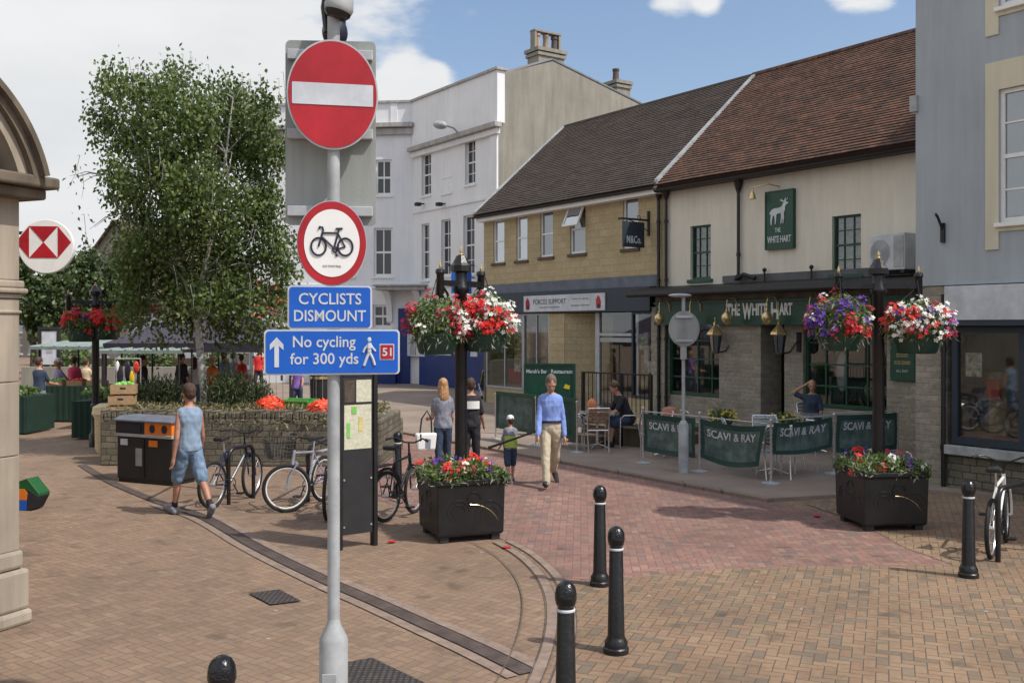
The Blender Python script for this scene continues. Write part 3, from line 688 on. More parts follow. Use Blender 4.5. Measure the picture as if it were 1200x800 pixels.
for k,w in enumerate(wl):
    win=window(shop,*w,y=.05,cols=1,rows=2,fw=.05,pm=M['panesky'] if k<2 else M['pane'],sill=M['potdark'])
    if k==3:
        zc=(w[2]+w[3])/2
        b=MB(); b.M=Matrix.Translation((0,.0,w[3]))@Matrix.Rotation(rad(-24),4,'X'); hh=(w[3]-w[2])/2; fw=.05
        b.bb(w[0],w[0]+fw,-.03,.02,-hh,0); b.bb(w[1]-fw,w[1],-.03,.02,-hh,0); b.bb(w[0]+fw,w[1]-fw,-.03,.02,-hh,-hh+fw); b.bb(w[0]+fw,w[1]-fw,-.03,.02,-fw,0); b.build('open_sash',M['white'],win)
        b=MB(); b.M=Matrix.Translation((0,.0,w[3]))@Matrix.Rotation(rad(-24),4,'X'); b.bb(w[0]+fw,w[1]-fw,-.01,.0,-hh+fw,-fw); b.build('open_pane',M['panesky'],win)
roof_slab('roof',M['darkroof'],shop,-.10,BW-.02,-.30,BH-.10,rid_y,rid_z)
b=MB(); b.poly([(-.1,rid_y,rid_z+.1),(BW-.03,rid_y,rid_z+.1),(BW-.03,7.2,BH),(-.1,7.2,BH)]); b.build('rear_roof',M['darkroof'],shop)
b=MB(); x=-.1
while x<BW-.5: b.tube([(x,rid_y,rid_z+.10),(x+.43,rid_y,rid_z+.10)],.09,8); x+=.45
b.build('ridge_tiles',M['darkroof'],shop)
for xx in (-.1,BW-.02):
    b=MB(); b.prism([(-.34,BH-.10),(-.30,BH+.12),(rid_y,rid_z+.20),(rid_y,rid_z-.0)],(xx-.06,0,0),(0,1,0),(0,0,1),(1,0,0),.13); b.build('verge_trim',M['greypaint'],shop)
b=MB(); b.bb(0,BW-.03,-.30,-.003,BH-.24,BH-.11); b.build('eaves_board',M['white'],shop)
gutter(shop,-.1,BW-.05,BH-.08,y=-.38,r=.055,m=M['black_matt'])
downpipe(shop,BW-.14,.1,BH-.2,y=-.10,r=.042)
b=MB(); b.bb(0,BW-.25,-.06,-.003,3.56,3.86); b.build('render_band',M['slateband'],shop)
nx0,nx1=fb.s(570),fb.s(768); b=MB(); b.bb(.02,BW-.45,-.12,.0,2.92,3.55); nf=b.build('fascia',M['navy'],shop)
sx0,sx1=fb.s(614,.14),fb.s(709,.14); b=MB(); b.bb(sx0,sx1,-.15,-.122,2.96,3.44); sb=b.build('sign_panel',M['signwhite'],nf)
text('FORCES SUPPORT',(sx1-sx0)*.42,.15,M['slateband'],sb,(sx0+(sx1-sx0)*.34,-.151,3.25),.004,.01)
text('supporting bereaved families',(sx1-sx0)*.26,.055,M['slateband'],sb,(sx0+(sx1-sx0)*.34,-.151,3.08),.004)
text('charity shop',(sx1-sx0)*.20,.06,M['slateband'],sb,(sx0+(sx1-sx0)*.72,-.151,3.30),.004)
text('donations welcome',(sx1-sx0)*.22,.05,M['slateband'],sb,(sx0+(sx1-sx0)*.72,-.151,3.12),.004)
for q in (.055,.93):
    b=MB(); xx=sx0+(sx1-sx0)*q; b.plate([(-.08,0),(.08,0),(.11,.16),(.06,.30),(-.02,.36),(-.10,.24)],-.16,-.151,3.02,xx); b.build('sign_badge',M['petal_crimson'] if q<.5 else M['red'],sb)
    b=MB(); b.plate([(-.05,0),(.05,0),(.05,.1),(-.05,.1)],-.168,-.161,3.04,xx+.02); b.build('sign_badge',M['symbol'],sb)
# shopfront openings
SZ=2.90
def sp(px): return fb.s(px)
shopwin(shop,sp(570),sp(613),.55,SZ,.02,2,1,M['steel'],bar=.04,fw=.05)
shopwin(shop,sp(613)+.01,sp(644),.55,SZ,.02,2,1,M['steel'],bar=.04,fw=.05)
pier(fb,shop,644,662,SZ,-.02,.5,M['beige'])
b=MB(); b.bb(sp(570),sp(644),.0,.2,.05,.54); b.build('stall_riser',M['beige'],shop)
b=MB(); b.bb(sp(735),sp(765),.0,.2,.05,.60); b.build('stall_riser',M['beige'],shop)
b=MB(); b.poly([(sp(662),.0,.05),(sp(690),.9,.05),(sp(690),.9,SZ),(sp(662),.0,SZ)]); b.build('recess_wall',M['beige'],shop)
b=MB(); xa,xb=sp(690),sp(740); b.bb(xa-.02,xa+.16,.25,.34,.3,SZ); b.bb(xb-.08,xb,.25,.34,.3,SZ); b.bb(xa+.16,xb-.08,.25,.34,2.25,2.33); d=b.build('door_frame',M['steel'],shop)
b=MB(); b.poly([(xa+.16,.3,.3),(xb-.08,.3,.3),(xb-.08,.3,2.25),(xa+.16,.3,2.25)]); b.poly([(xa+.16,.3,2.33),(xb-.08,.3,2.33),(xb-.08,.3,SZ),(xa+.16,.3,SZ)]); b.build('pane',M['glass'],d)
b=MB(); b.bb(xa+.16,xb-.08,.27,.29,2.08,2.2); b.build('push_bar',M['greypaint'],d)
shopwin(shop,sp(740)+.01,sp(766),.61,SZ,.02,1,1,M['navy'],fw=.06)
b=MB(); b.bb(.05,BW-.3,3.2,3.3,.05,2.9); b.bb(.05,BW-.3,.5,3.2,2.86,2.9); b.bb(.05,BW-.3,.5,3.2,.05,.4); b.build('room_back',M['interior'],shop)
for (px_,yy,zz,w,h,m) in ((578,1.2,1.7,.9,1.5,'interior_warm'),(598,1.5,1.8,.6,1.8,'interior_warm'),(590,.5,.95,.7,.45,'redcloth'),(607,.5,1.0,.5,.5,'redcloth'),(705,1.6,1.2,.6,1.0,'interior_warm'),(718,1.3,1.9,.2,.9,'whitewall'),(725,1.4,1.5,.3,.7,'dkblue'),(752,.9,1.7,.3,.5,'slateband')):
    b=MB(); b.box(sp(px_),yy,zz,w,.15,h); b.build('shop_display',M[m],shop,bevel=.04)
for (p0,z0,w,h,m) in ((574,1.9,.30,.42,'poster_a'),(601,1.1,.34,.26,'poster_b'),(620,2.3,.36,.22,'poster_a'),(747,1.9,.3,.42,'poster_b'),(757,1.3,.22,.3,'white')):
    b=MB(); x=sp(p0); b.bb(x,x+w,.055,.062,z0,z0+h); b.build('window_poster',M[m],shop)
def mannequin(px_,yy,top,skirt):
    b=MB(); x=sp(px_); b.M=Matrix.Translation((x,yy,.6))
    b.lathe([(.02,1.55),(.07,1.50),(.08,1.42),(.06,1.36),(.05,1.30),(.10,1.24),(.19,1.18),(.17,1.0),(.13,.82)],n=12,sy=.7,sx=.8); b.build('mannequin',M[top],shop,smooth=True)
    b=MB(); b.M=Matrix.Translation((x,yy,.6)); b.lathe([(.13,.83),(.18,.6),(.22,.1),(.001,.1)],n=12,sy=.7,sx=.8); b.build('mannequin_skirt',M[skirt],shop,smooth=True)
mannequin(629,.5,'curtain','tomato'); mannequin(638,.6,'charcoal','dkblue')
# projecting bracket sign
bx=fb.s(771,.0); hb=thing('hanging_sign','small black hanging sign on an iron bracket on the stone shop','hanging sign',(*(BO+fb.d*(BW-.6)),4.98),fb.rz)
b=MB(); b.bb(-.02,.02,-1.0,0,.28,.33); b.tube([(0,-.02,.0),(0,-.4,.22),(0,-.8,.30)],.012,5); b.sph((0,-1.03,.30),.035); b.bb(-.03,.03,-.06,0,-.1,.55); b.tube([(0,-.3,.33),(0,-.34,.42),(0,-.42,.40),(0,-.40,.34)],.01,5); b.build('bracket',M['black_paint'],hb)
b=MB(); b.bb(-.02,.02,-.92,-.18,-.42,.24); hp=b.build('board',M['navy'],hb,bevel=.006)
text("M&Co.",.5,.2,M['signwhite'],hp,(-.022,-.55,-.22),.004,.02,rot=(0,0,rad(-90)))
text("M&Co.",.5,.2,M['signwhite'],hp,(.022,-.55,-.22),.004,.02,rot=(0,0,rad(90)))

# ================================================================= blue grey building on the right
GN=14.12
fg=streetfac(GN,1073); GO=fg.o; GW=9.0; GH=10.5
gb=thing('blue_grey_building','tall building painted blue grey with cream window surrounds, cropped by the right edge','building',(*GO,0),fg.rz)
def oph(f,x0,x1,z0,z1): return (f.s(x0),f.s(x1),z0,z1)
gw0=fg.s(1171)
gw=[(gw0,gw0+.95,4.02,5.98),(gw0,gw0+.95,7.18,8.7),(gw0+2.9,gw0+3.85,4.02,5.98),(gw0+2.9,gw0+3.85,7.18,8.7),(gw0+5.5,gw0+6.45,4.02,5.98),(gw0+5.5,gw0+6.45,7.18,8.7)]
gw=[g for g in gw if g[1]<GW]
b=MB(); wall_open(b,0,GW,3.14,GH,gw,depth=.12); body(b,GW,8,GH); b.poly([(0,0,GH),(GW,0,GH),(GW,8,GH),(0,8,GH)]); b.build('wall',M['bluegrey'],gb)
for (a,c,e,f_) in gw:
    window(gb,a,c,e,f_,y=.04,cols=2,rows=4,fw=.06,bar=.025,curtain=False,sill=None)
    b=MB(); t=.2; yy=-.025
    for (p,q,r_,s_) in ((a-t,a,e-.38,f_+.42),(c,c+t,e-.38,f_+.42),(a,c,f_+.003,f_+.42),(a,c,e-.12,e-.003)): b.bb(p,q,yy,-.002,r_,s_)
    b.build('window_surround',M['creamtrim'],gb)
    b=MB(); b.bb(a-.04,c+.04,-.09,.03,e-.06,e+.0); b.build('window_sill',M['white'],gb,bevel=.008)
    b=MB(); b.bb(a+.1,c-.1,.2,.24,e+.05,e+.55); b.build('red_blind',M['redcloth'],gb)
b=MB(); b.bb(-.0,GW,-.03,-.002,3.14,3.20); b.build('string_course',M['bluegrey'],gb)
bz=fg.s(1108)
b=MB(); b.bb(0,bz,-.0,.5,.0,3.13); b.build('stone_pier',M['yellowbrick'],gb)
b=MB(); b.bb(bz+.06,GW,-.14,.1,2.60,3.12); b.build('fascia',M['signwhite'],gb,bevel=.01)
b=MB(); b.bb(bz+.03,GW,-.18,-.002,2.52,2.59); b.build('fascia_trim',M['navy'],gb)
b=MB(); b.bb(bz+.03,GW,-.10,.02,.56,.70); b.build('shop_sill',M['greypaint'],gb,bevel=.01)
b=MB(); b.bb(bz+.03,GW,-.0,.3,.0,.555); b.build('stall_riser',M['rubble'],gb)
shopwin(gb,bz+.10,bz+.10+3.2,.72,2.50,.03,3,1,M['navy'],bar=.09,fw=.09)
shopwin(gb,bz+3.45,bz+6.5,.72,2.50,.03,3,1,M['navy'],bar=.09,fw=.09)
b=MB(); b.bb(bz+.1,GW-.1,3.0,3.1,.05,2.6); b.bb(bz+.1,GW-.1,.4,3.,2.55,2.6); b.bb(bz+.1,GW-.1,.4,3,.05,.1); b.build('room_back',M['interior'],gb)
for (dx,yy,zz,w,h,m) in ((.35,.9,1.3,.3,1.0,'interior_warm'),(.55,.4,1.55,.22,.3,'tomato'),(1.8,1.2,1.3,.4,.8,'whitewall'),(2.6,1.6,1.2,.6,1.1,'interior_warm')):
    b=MB(); b.box(bz+dx,yy,zz,w,.12,h); b.build('shop_display',M[m],gb,bevel=.04)
for (dx,z0,w,h,m) in ((.28,1.75,.26,.36,'poster_b'),(2.15,.95,.30,.42,'poster_a'),(2.6,1.0,.42,.3,'white')):
    b=MB(); b.bb(bz+dx,bz+dx+w,.075,.082,z0,z0+h); b.build('window_poster',M[m],gb)
downpipe(gb,bz+.0,.05,3.0,y=-.06,r=.035,hop=False)
b=MB(); b.bb(-.07,.05,-.06,.04,5.9,6.15); b.build('bracket_box',M['greypaint'],gb)
b=MB(); xx=fg.s(1106); b.tube([(xx,-.0,3.95),(xx,-.16,4.18),(xx,-.22,4.23)],.022,6); b.bb(xx-.03,xx+.03,-.05,0,3.8,4.1); b.build('iron_bracket',M['black_paint'],gb)

# ================================================================= white stucco building
WN=20.8
fw_=streetfac(WN,485); WO=fw_.o; WW=fw_.s(583.5); WH=11.0
wb=thing('white_stucco_building','three storey white stucco building with parapet and grey rendered gable end','building',(*WO,0),fw_.rz)
def wop(f,x0,x1,y0,y1): xm=(x0+x1)/2; return (f.s(x0),f.s(x1),f.h(xm,y1),f.h(xm,y0))
wo=[wop(fw_,494,505,180,229),wop(fw_,545,557,164,216),wop(fw_,494,503,262,328),wop(fw_,517,528,257,323),wop(fw_,543,556,252,322)]
b=MB(); wall_open(b,0,WW,0,WH,wo,depth=.2); b.build('front_wall',M['whitewall'],wb)
for w in wo: window(wb,*w,y=.12,cols=2,rows=4,fw=.06,bar=.03,pm=M['panedark'],sill=M['white'])
# blind window panel
a,c,e,f_=wop(fw_,518,529,172,226); b=MB()
b.bb(a-.06,c+.06,-.05,-.002,f_,f_+.08); b.bb(a-.06,c+.06,-.05,-.002,e-.08,e); b.bb(a,c,-.02,-.002,e+.6,e+.64); b.build('blind_window',M['white'],wb)
def corn(name,z0,z1,d,x0=0,x1=None,m='whitewall'):
    b=MB(); b.bb(x0,(WW if x1 is None else x1),-d,-.002,z0,z1); b.build(name,M[m],wb,bevel=.02)
zc=fw_.h(583,150); zp=fw_.h(583,83)
corn('cornice',zc-.02,zc+.18,.35,-.0,WW+.3,'cornice'); corn('cornice',zc-.25,zc-.025,.18,0,WW+.15)
corn('string_course',fw_.h(583,232),fw_.h(583,228)+.02,.06); corn('string_course',fw_.h(583,332)-.02,fw_.h(583,328),.08)
b=MB(); b.bb(0,WW+.1,-.10,.25,zc+.2,zp); b.build('parapet',M['whitewall'],wb)
b=MB(); b.bb(-.05,WW+.18,-.18,.33,zp+.003,zp+.10); b.build('coping',M['cornice'],wb)
b=MB(); b.bb(WW-.45,WW+.03,-.08,-.003,0,zc-.26); b.build('corner_pilaster',M['whitewall'],wb)
gt=[(0.02,0,),(8.0,0),(8.0,zp-.55),(2.6,zp+.75),(0.02,zp-.15)]
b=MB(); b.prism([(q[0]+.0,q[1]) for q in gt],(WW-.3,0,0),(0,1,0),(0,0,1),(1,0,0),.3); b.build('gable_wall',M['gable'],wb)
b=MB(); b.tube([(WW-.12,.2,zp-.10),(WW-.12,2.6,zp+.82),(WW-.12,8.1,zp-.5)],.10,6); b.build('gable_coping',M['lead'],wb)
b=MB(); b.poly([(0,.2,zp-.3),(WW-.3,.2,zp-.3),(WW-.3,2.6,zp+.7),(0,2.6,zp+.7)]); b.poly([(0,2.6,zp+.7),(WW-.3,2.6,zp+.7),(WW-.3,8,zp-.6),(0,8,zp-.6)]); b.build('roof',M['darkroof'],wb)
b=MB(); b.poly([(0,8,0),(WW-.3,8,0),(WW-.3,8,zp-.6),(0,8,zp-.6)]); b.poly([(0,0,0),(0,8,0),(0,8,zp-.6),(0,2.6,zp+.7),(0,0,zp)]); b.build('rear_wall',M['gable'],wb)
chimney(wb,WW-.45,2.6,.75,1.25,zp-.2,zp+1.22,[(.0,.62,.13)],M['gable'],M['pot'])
ch=[o for o in wb.children if o.name.startswith('chimney')][-1]
for dy in (-.42,.42):
    b=MB(); b.lathe([(.14,0),(.13,.05),(.11,.5),(.14,.52),(.14,.62),(.10,.62),(.001,.5)],(WW-.45,2.6+dy,zp+1.25),12); b.build('pot',M['pot'] if dy<0 else M['potdark'],ch,smooth=True)
b=MB(); 
for dy in (-.6,.6): b.bb(WW-.6,WW-.3,2.6+dy-.05,2.6+dy+.05,zp+1.25,zp+1.92)
b.bb(WW-.62,WW-.28,1.94,3.26,zp+1.93,zp+2.0); b.build('chimney_cap',M['gable'],ch)
chimney(wb,WW-1.2,7.0,.8,.75,zp-1.2,zp+.75,[(-.1,.6,.15)],M['gable'],M['potdark'])
# small chimney behind the parapet, left
chimney(wb,1.0,1.6,.5,.5,zp-.8,zp+.30,[(0,.5,.15)],M['gable'],M['pot'])
# ground floor boarding and notices
b=MB(); b.bb(.9,WW+.05,-.25,-.003,0,2.35); bl=b.build('shopfront_boarding',M['cobalt'],wb)
for (p0,p1,h0,h1) in ((483,504,1.25,2.2),(511,535,1.35,2.15),(541,553,1.35,2.2),(558,566,1.35,2.2)):
    b=MB(); b.bb(fw_.s(p0),fw_.s(p1),-.27,-.253,h0,h1); b.build('notice_panel',M['signwhite'],bl)
b=MB(); 
for q in (0,1,2): b.bb(fw_.s(488)+q*.18,fw_.s(488)+q*.18+.04,-.285,-.272,1.3,2.0)
b.build('notice_bars',M['navy'],bl)
for (p0,m_) in ((497,'floodlight'),(522,'floodlight')):
    b=MB(); x=fw_.s(p0); zz=fw_.h(p0,240); b.box(x,-.3,zz,.22,.22,.14); b.tube([(x,0,zz+.05),(x,-.3,zz)],.03,5); b.build('floodlight',M['black_matt'],wb)
b=MB(); x=fw_.s(541); zz=fw_.h(541,150); b.M=Matrix.Translation((x,-1.0,zz))@Matrix.Rotation(rad(12),4,'Y'); b.sph((0,0,0),.42,.22,.17); b.build('street_lamp_head',M['greypaint'],wb,smooth=True)
b=MB(); b.tube([(x+.2,0,zz-.5),(x+.2,-.5,zz-.1),(x+.1,-.9,zz)],.035,6); b.build('street_lamp_arm',M['greypaint'],wb,smooth=True)
# flag-like bracket sign on the white front
t=thing('hanging_sign','blue hanging sign with yellow emblem on the white building','hanging sign',(WO.x+fw_.d.x*fw_.s(556),WO.y+fw_.d.y*fw_.s(556),4.0),fw_.rz)
b=MB(); b.tube([(0,0,.9),(0,-.5,.95),(0,-1.1,.9)],.025,6); b.tube([(0,0,.4),(0,-.5,.6),(0,-.9,.88)],.02,6); b.sph((0,-1.15,.9),.06); b.build('bracket',M['black_paint'],t)
b=MB(); b.bb(-.03,.03,-1.05,-.15,-.2,.72); pb=b.build('board',M['blue'],t,bevel=.01)
b=MB(); b.sph((-.03,-.55,.28),.02,.2,.26,16,8); b.build('emblem',M['orange'],pb,smooth=True)
# wing to the left, nearly square-on
LD=Vector((1,-.115)).normalized(); zc0=fw_.z(485); L0=Vector((X(485,zc0),zc0))-LD*7.2
fl=Fac(L0,LD); wg=thing('white_wing_building','white stucco building with dark sash windows and curved porch hood behind the road signs','building',(*L0,0),fl.rz)
lo=[wop(fl,440,459,187,229),wop(fl,438,460,267,324),wop(fl,395,415,267,324),wop(fl,395,415,187,229),wop(fl,437,459,357,384)]
b=MB(); wall_open(b,0,7.2,0,WH,lo,depth=.2); b.poly([(0,0,0),(0,6,0),(0,6,WH),(0,0,WH)]); b.build('wall',M['whitewall'],wg)
for w in lo: window(wg,*w,y=.10,cols=2,rows=2,fw=.09,bar=.05,pm=M['panedark'],sill=M['white'])
b=MB(); zc=fl.h(480,150); zp=fl.h(480,121)
b.bb(-.1,7.2,-.35,-.002,zc-.0,zc+.2); b.bb(-.1,7.2,-.18,-.002,zc-.3,zc-.02); b.build('cornice',M['cornice'],wg,bevel=.02)
b=MB(); b.bb(0,7.2,-.10,.3,zc+.2,zp); b.bb(6.2,6.5,-.14,-.10,zc+.2,zp); b.build('parapet',M['whitewall'],wg)
b=MB(); b.bb(-.1,7.25,-.18,.4,zp+.002,zp+.1); b.build('coping',M['cornice'],wg)
b=MB(); b.bb(0,7.2,-.05,-.002,fl.h(460,338),fl.h(460,333)+.02); b.build('string_course',M['whitewall'],wg)
b=MB(); b.poly([(0,0.3,zc+.2),(7.2,.3,zc+.2),(7.2,6,zc+.2),(0,6,zc+.2)]); b.poly([(0,6,0),(7.2,6,0),(7.2,6,zc),(0,6,zc)]); b.build('roof',M['darkroof'],wg)
# porch: hood + blue door
hx0,hx1=fl.s(447),7.4; hz=fl.h(470,341)
b=MB(); b.bb(hx0,hx1+.5,-1.1,-.003,hz,hz+.16); b.bb(hx0-.1,hx1+.6,-1.2,-.003,hz+.165,hz+.25); b.build('porch_hood',M['cornice'],wg,bevel=.03)
P=[(-.003,hz-.02),(-1.0,hz-.02)]+[(-1.0+ .9*math.sin(PI/2*q/8)*1.0, hz-.02-1.3*(1-math.cos(PI/2*q/8))) for q in range(1,9)]+[(-.003,hz-1.4)]
for xx in (hx0+.25,hx1-.1): b=MB(); b.prism(P,(xx,0,0),(0,1,0),(0,0,1),(1,0,0),.25); b.build('porch_bracket',M['whitewall'],wg)
b=MB(); dx0,dx1=fl.s(467),fl.s(481); b.bb(dx0,dx1,-.10,-.003,.05,3.3); b.build('door',M['cobalt'],wg,bevel=.02)
b=MB(); b.bb(fl.s(430),dx0-.03,-.5,-.003,0,1.0); b.build('boarding',M['cobalt'],wg)
# red canopy behind sign plate
# ================================================================= sign post in the foreground
pz=F/213; pxx=X(391,pz)
def shadeplate(w,h,r=.03,n=5):
    P=[]
    for cx,cy,a0 in ((w/2-r,h/2-r,0),(-w/2+r,h/2-r,90),(-w/2+r,-h/2+r,180),(w/2-r,-h/2+r,270)):
        for k in range(n+1): a=rad(a0+90*k/n); P.append((cx+r*math.cos(a),cy+r*math.sin(a)))
    return P
def oval(rx,rz,n=64): return [(rx*math.cos(2*PI*k/n),rz*math.sin(2*PI*k/n)) for k in range(n)]
def annulus(b,rx0,rz0,rx1,rz1,y,n=64):
    a=[b.av((rx0*math.cos(2*PI*k/n),y,rz0*math.sin(2*PI*k/n))) for k in range(n)]; c=[b.av((rx1*math.cos(2*PI*k/n),y,rz1*math.sin(2*PI*k/n))) for k in range(n)]
    b.skin(a,c)
post=thing('sign_post','tall grey steel post with a thick base sleeve carrying the road signs in the foreground','sign post',(pxx,pz,0))
b=MB(); b.lathe([(.034,.70),(.034,4.27),(.001,4.27)],n=20); b.build('pole',M['greypaint'],post,smooth=True)
b=MB(); b.lathe([(.078,0),(.078,.78),(.072,.80),(.038,.87),(.034,.90)],n=24); sl=b.build('base_sleeve',M['greypaint'],post,smooth=True)
b=MB(); b.bb(-.05,.03,-.082,-.076,.25,.62); b.build('access_door',M['greypaint'],sl,bevel=.004)
PS=rad(12); 
def at_post(px,py,off=.0):
    zz=pz-.05; d=Vector((math.cos(PS),math.sin(PS))); x=X(px,zz)-pxx
    return (pxx+x*1.0-(-math.sin(PS))*0+0*off, zz+x*math.tan(PS)-.0, HZ(py,zz+x*math.tan(PS)))
def road_sign(name,label,px,py,cat='road sign'):
    p=at_post(px,py); return thing(name,label,cat,(p[0],p[1],p[2]),PS)
def brackets(par,zs,w):
    for zz in zs:
        b=MB(); b.bb(-w/2,w/2,.012,.03,zz-.018,zz+.018); b.bb(-.05,.05,.03,.085,zz-.014,zz+.014); b.build('clamp',M['steel'],par)
s=road_sign('no_entry_sign','round red no entry sign with white bar, highest sign on the grey post',390,111)
b=MB(); b.plate(oval(.246,.30),0,.012); b.build('sign_rim',M['signgrey'],s,smooth=False)
b=MB(); b.plate(oval(.237,.290),-.004,-.001); b.build('sign_face',M['red'],s)
b=MB(); b.plate(shadeplate(.435,.118,.006),-.0075,-.0045); b.build('white_bar',M['signwhite'],s)
brackets(s,(-.12,.12),.3)
s=road_sign('no_cycling_sign','round white sign with red ring and black bicycle symbol, below the no entry sign',389,285)
b=MB(); b.plate(oval(.188,.232),0,.012); b.build('sign_rim',M['signgrey'],s)
b=MB(); b.plate(oval(.184,.227),-.004,-.001); b.build('red_ring',M['red'],s)
b=MB(); b.plate(oval(.149,.184),-.007,-.0045); b.build('sign_face',M['white'],s)
b=MB(); k=.00318*1.0
def bt(pts,r=.0055,cl=False): b.tube([((p[0])*.84,-.010,p[1]) for p in pts],r,6,closed=cl)
for cx in (-.085,.085): bt([(cx+.047*math.cos(2*PI*q/28),-.02+.047*math.sin(2*PI*q/28)) for q in range(28)],.0055,True)
bt([(-.085,-.02),(-.055,.07),(-.060,.085),(-.078,.088),(-.084,.076)])
bt([(-.058,.055),(.040,.055)]); bt([(-.064,.035),(.02,-.032)]); bt([(.045,.075),(.012,-.035)]); bt([(.040,.05),(.085,-.02)],.0045); bt([(.018,-.035),(.085,-.02)],.0045); bt([(.025,.078),(.068,.080)],.006)
bt([(.018+.014*math.cos(2*PI*q/14),-.035+.014*math.sin(2*PI*q/14)) for q in range(14)],.004,True); bt([(.022,-.045),(.030,-.066)],.004); bt([(.022,-.068),(.040,-.066)],.004)
b.build('bicycle_symbol',M['symbol'],s)
for q in range(9):
    pass
text('OLD TOWN TRAIL',.10,.012,M['greypaint'],s,(0,-.007,-.125),.002,.02,name='small_print')
brackets(s,(-.1,.1),.2)
s=road_sign('cyclists_dismount_sign','blue rectangular plate reading CYCLISTS DISMOUNT, upper of the two blue plates',387,360)
b=MB(); b.plate(shadeplate(.452,.236,.022),0,.010); b.build('sign_rim',M['signwhite'],s)
b=MB(); b.plate(shadeplate(.434,.218,.016),-.004,-.001); b.build('sign_face',M['blue'],s)
text('CYCLISTS',.335,.062,M['signwhite'],s,(0,-.0042,.046),.002,.012); text('DISMOUNT',.385,.062,M['signwhite'],s,(0,-.0042,-.046),.002,.012)
brackets(s,(0,),.3)
s=road_sign('no_cycling_plate','wide blue plate reading No cycling for 300 yds with arrow and walking figure',390,412.5)
b=MB(); b.plate(shadeplate(.728,.246,.022),0,.010); b.build('sign_rim',M['signwhite'],s)
b=MB(); b.plate(shadeplate(.708,.228,.016),-.004,-.001); b.build('sign_face',M['blue'],s)
text('No cycling',.335,.080,M['signwhite'],s,(-.045,-.0042,.048),.002,.012); text('for 300 yds',.365,.080,M['signwhite'],s,(-.045,-.0042,-.044),.002,.012)
b=MB(); b.plate([(-.012,-.08),(.012,-.08),(.012,.035),(.036,.012),(.036,.042),(0,.082),(-.036,.042),(-.036,.012),(-.012,.035)],-.0065,-.0043,0,-.298); b.build('arrow_symbol',M['signwhite'],s)
b=MB(); b.sph((.197,-.006,.068),.011,.003,.013,12,8)
def wt(pts,r): b.tube([(p[0]*.84+.197,-.0055,p[1]) for p in pts],r,6)
wt([(0,.05),(.0,.0)],.011); wt([(0,.04),(0,.02)],.015); wt([(0,0),(-.018,-.035),(-.035,-.075)],.008); wt([(0,0),(.022,-.035),(.035,-.072)],.008); wt([(-.006,.042),(-.030,.018),(-.040,-.002)],.006); wt([(.006,.042),(.026,.018),(.040,.004)],.006)
b.build('walking_figure_symbol',M['signwhite'],s)
b=MB(); b.plate(shadeplate(.080,.088,.004),-.0055,-.0043,0,.293); b.build('route_patch_edge',M['signwhite'],s)
b=MB(); b.plate(shadeplate(.070,.078,.003),-.0075,-.0058,0,.293); b.build('route_patch',M['red'],s)
text('51',.05,.045,M['signwhite'],s,(.293,-.0077,0),.002,.02)
brackets(s,(0,),.5)
# back of a large sign on the same post
zb=pz+.09
s=thing('sign_panel_back','large plain grey back of a rectangular sign mounted behind the no entry sign','sign',(X(387.5,zb),zb,HZ(156,zb)),rad(4))
b=MB(); b.plate(shadeplate(.50,1.03,.03),0,.014); b.build('panel',M['signback'],s)
for zz in (.43,-.01,-.44):
    b=MB(); b.bb(-.235,.235,-.035,-.002,zz-.028,zz+.028); b.build('channel_rail',M['signgrey'],s,bevel=.004)
# lamp and loudspeaker-like camera on top
s=thing('sign_lamp','rounded grey sign lighting head at the top of the post above the no entry sign','lamp',(pxx,pz,4.17))
b=MB(); b.M=Matrix.Translation((.045,-.03,.12))@Matrix.Rotation(rad(14),4,'Y')
b.lathe([(.001,-.10),(.05,-.098),(.078,-.07),(.085,-.045),(.075,.0),(.055,.06),(.045,.14),(.04,.25),(.001,.26)],n=20,sx=.95); b.build('lamp_head',M['greypaint'],s,smooth=True)
b=MB(); b.M=Matrix.Translation((.045,-.03,.12))@Matrix.Rotation(rad(14),4,'Y'); b.lathe([(.001,-.108),(.055,-.103),(.074,-.085),(.079,-.06),(.06,-.06)],n=20,sx=.95); b.build('lamp_lens',M['black_paint'],s,smooth=True)
b=MB(); b.tube([(-.03,.02,.25),(-.06,.05,.1),(-.045,.06,-.03)],.022,8); b.build('lamp_arm',M['black_paint'],s,smooth=True)
s=thing('camera_dome','dark round camera housing behind the top of the sign post','security camera',(X(391,pz+.1),pz+.14,HZ(36,pz+.1)))
b=MB(); b.sph((0,0,0),.072,.085,.085,20,12); b.build('dome',M['symbol'],s,smooth=True)
b=MB(); b.lathe([(.001,.115),(.05,.11),(.062,.07),(.062,.04)],n=16); b.build('dome_cap',M['black_paint'],s,smooth=True)

# ================================================================= bollards
def bollard(label, x, y):
    t=thing('bollard',label,'bollard',(x,y,0),0,'black cast iron bollards with white collar')
    b=MB(); b.lathe([(.098,0),(.098,.045),(.088,.055),(.090,.09),(.076,.115),(.070,.125),(.066,.14),(.052,.795),(.050,.80)],n=24); b.build('shaft',M['iron'],t,smooth=True)
    b=MB(); b.lathe([(.053,.792),(.058,.796),(.058,.806),(.053,.81)],n=24); b.build('collar',M['signwhite'],t,smooth=True)
    b=MB(); b.lathe([(.050,.808),(.048,.822),(.058,.835),(.066,.865),(.066,.895),(.060,.93),(.046,.955),(.024,.970),(.001,.975)],n=24); h=b.build('head',M['headwrap'],t,smooth=True)
    return t
def bxy(px,py_base): return G(px,py_base)
def bxyt(px,py_top): z=(CH-.975)*F/(py_top-HY); return (X(px,z),z)
b1=bollard('black bollard cut off by the bottom edge, in the middle of the picture',*bxyt(663,680))
x,y=bxyt(722,616); dup(b1,(x,y,0),0,'black bollard with its whole base in view on buff paving, middle of three')
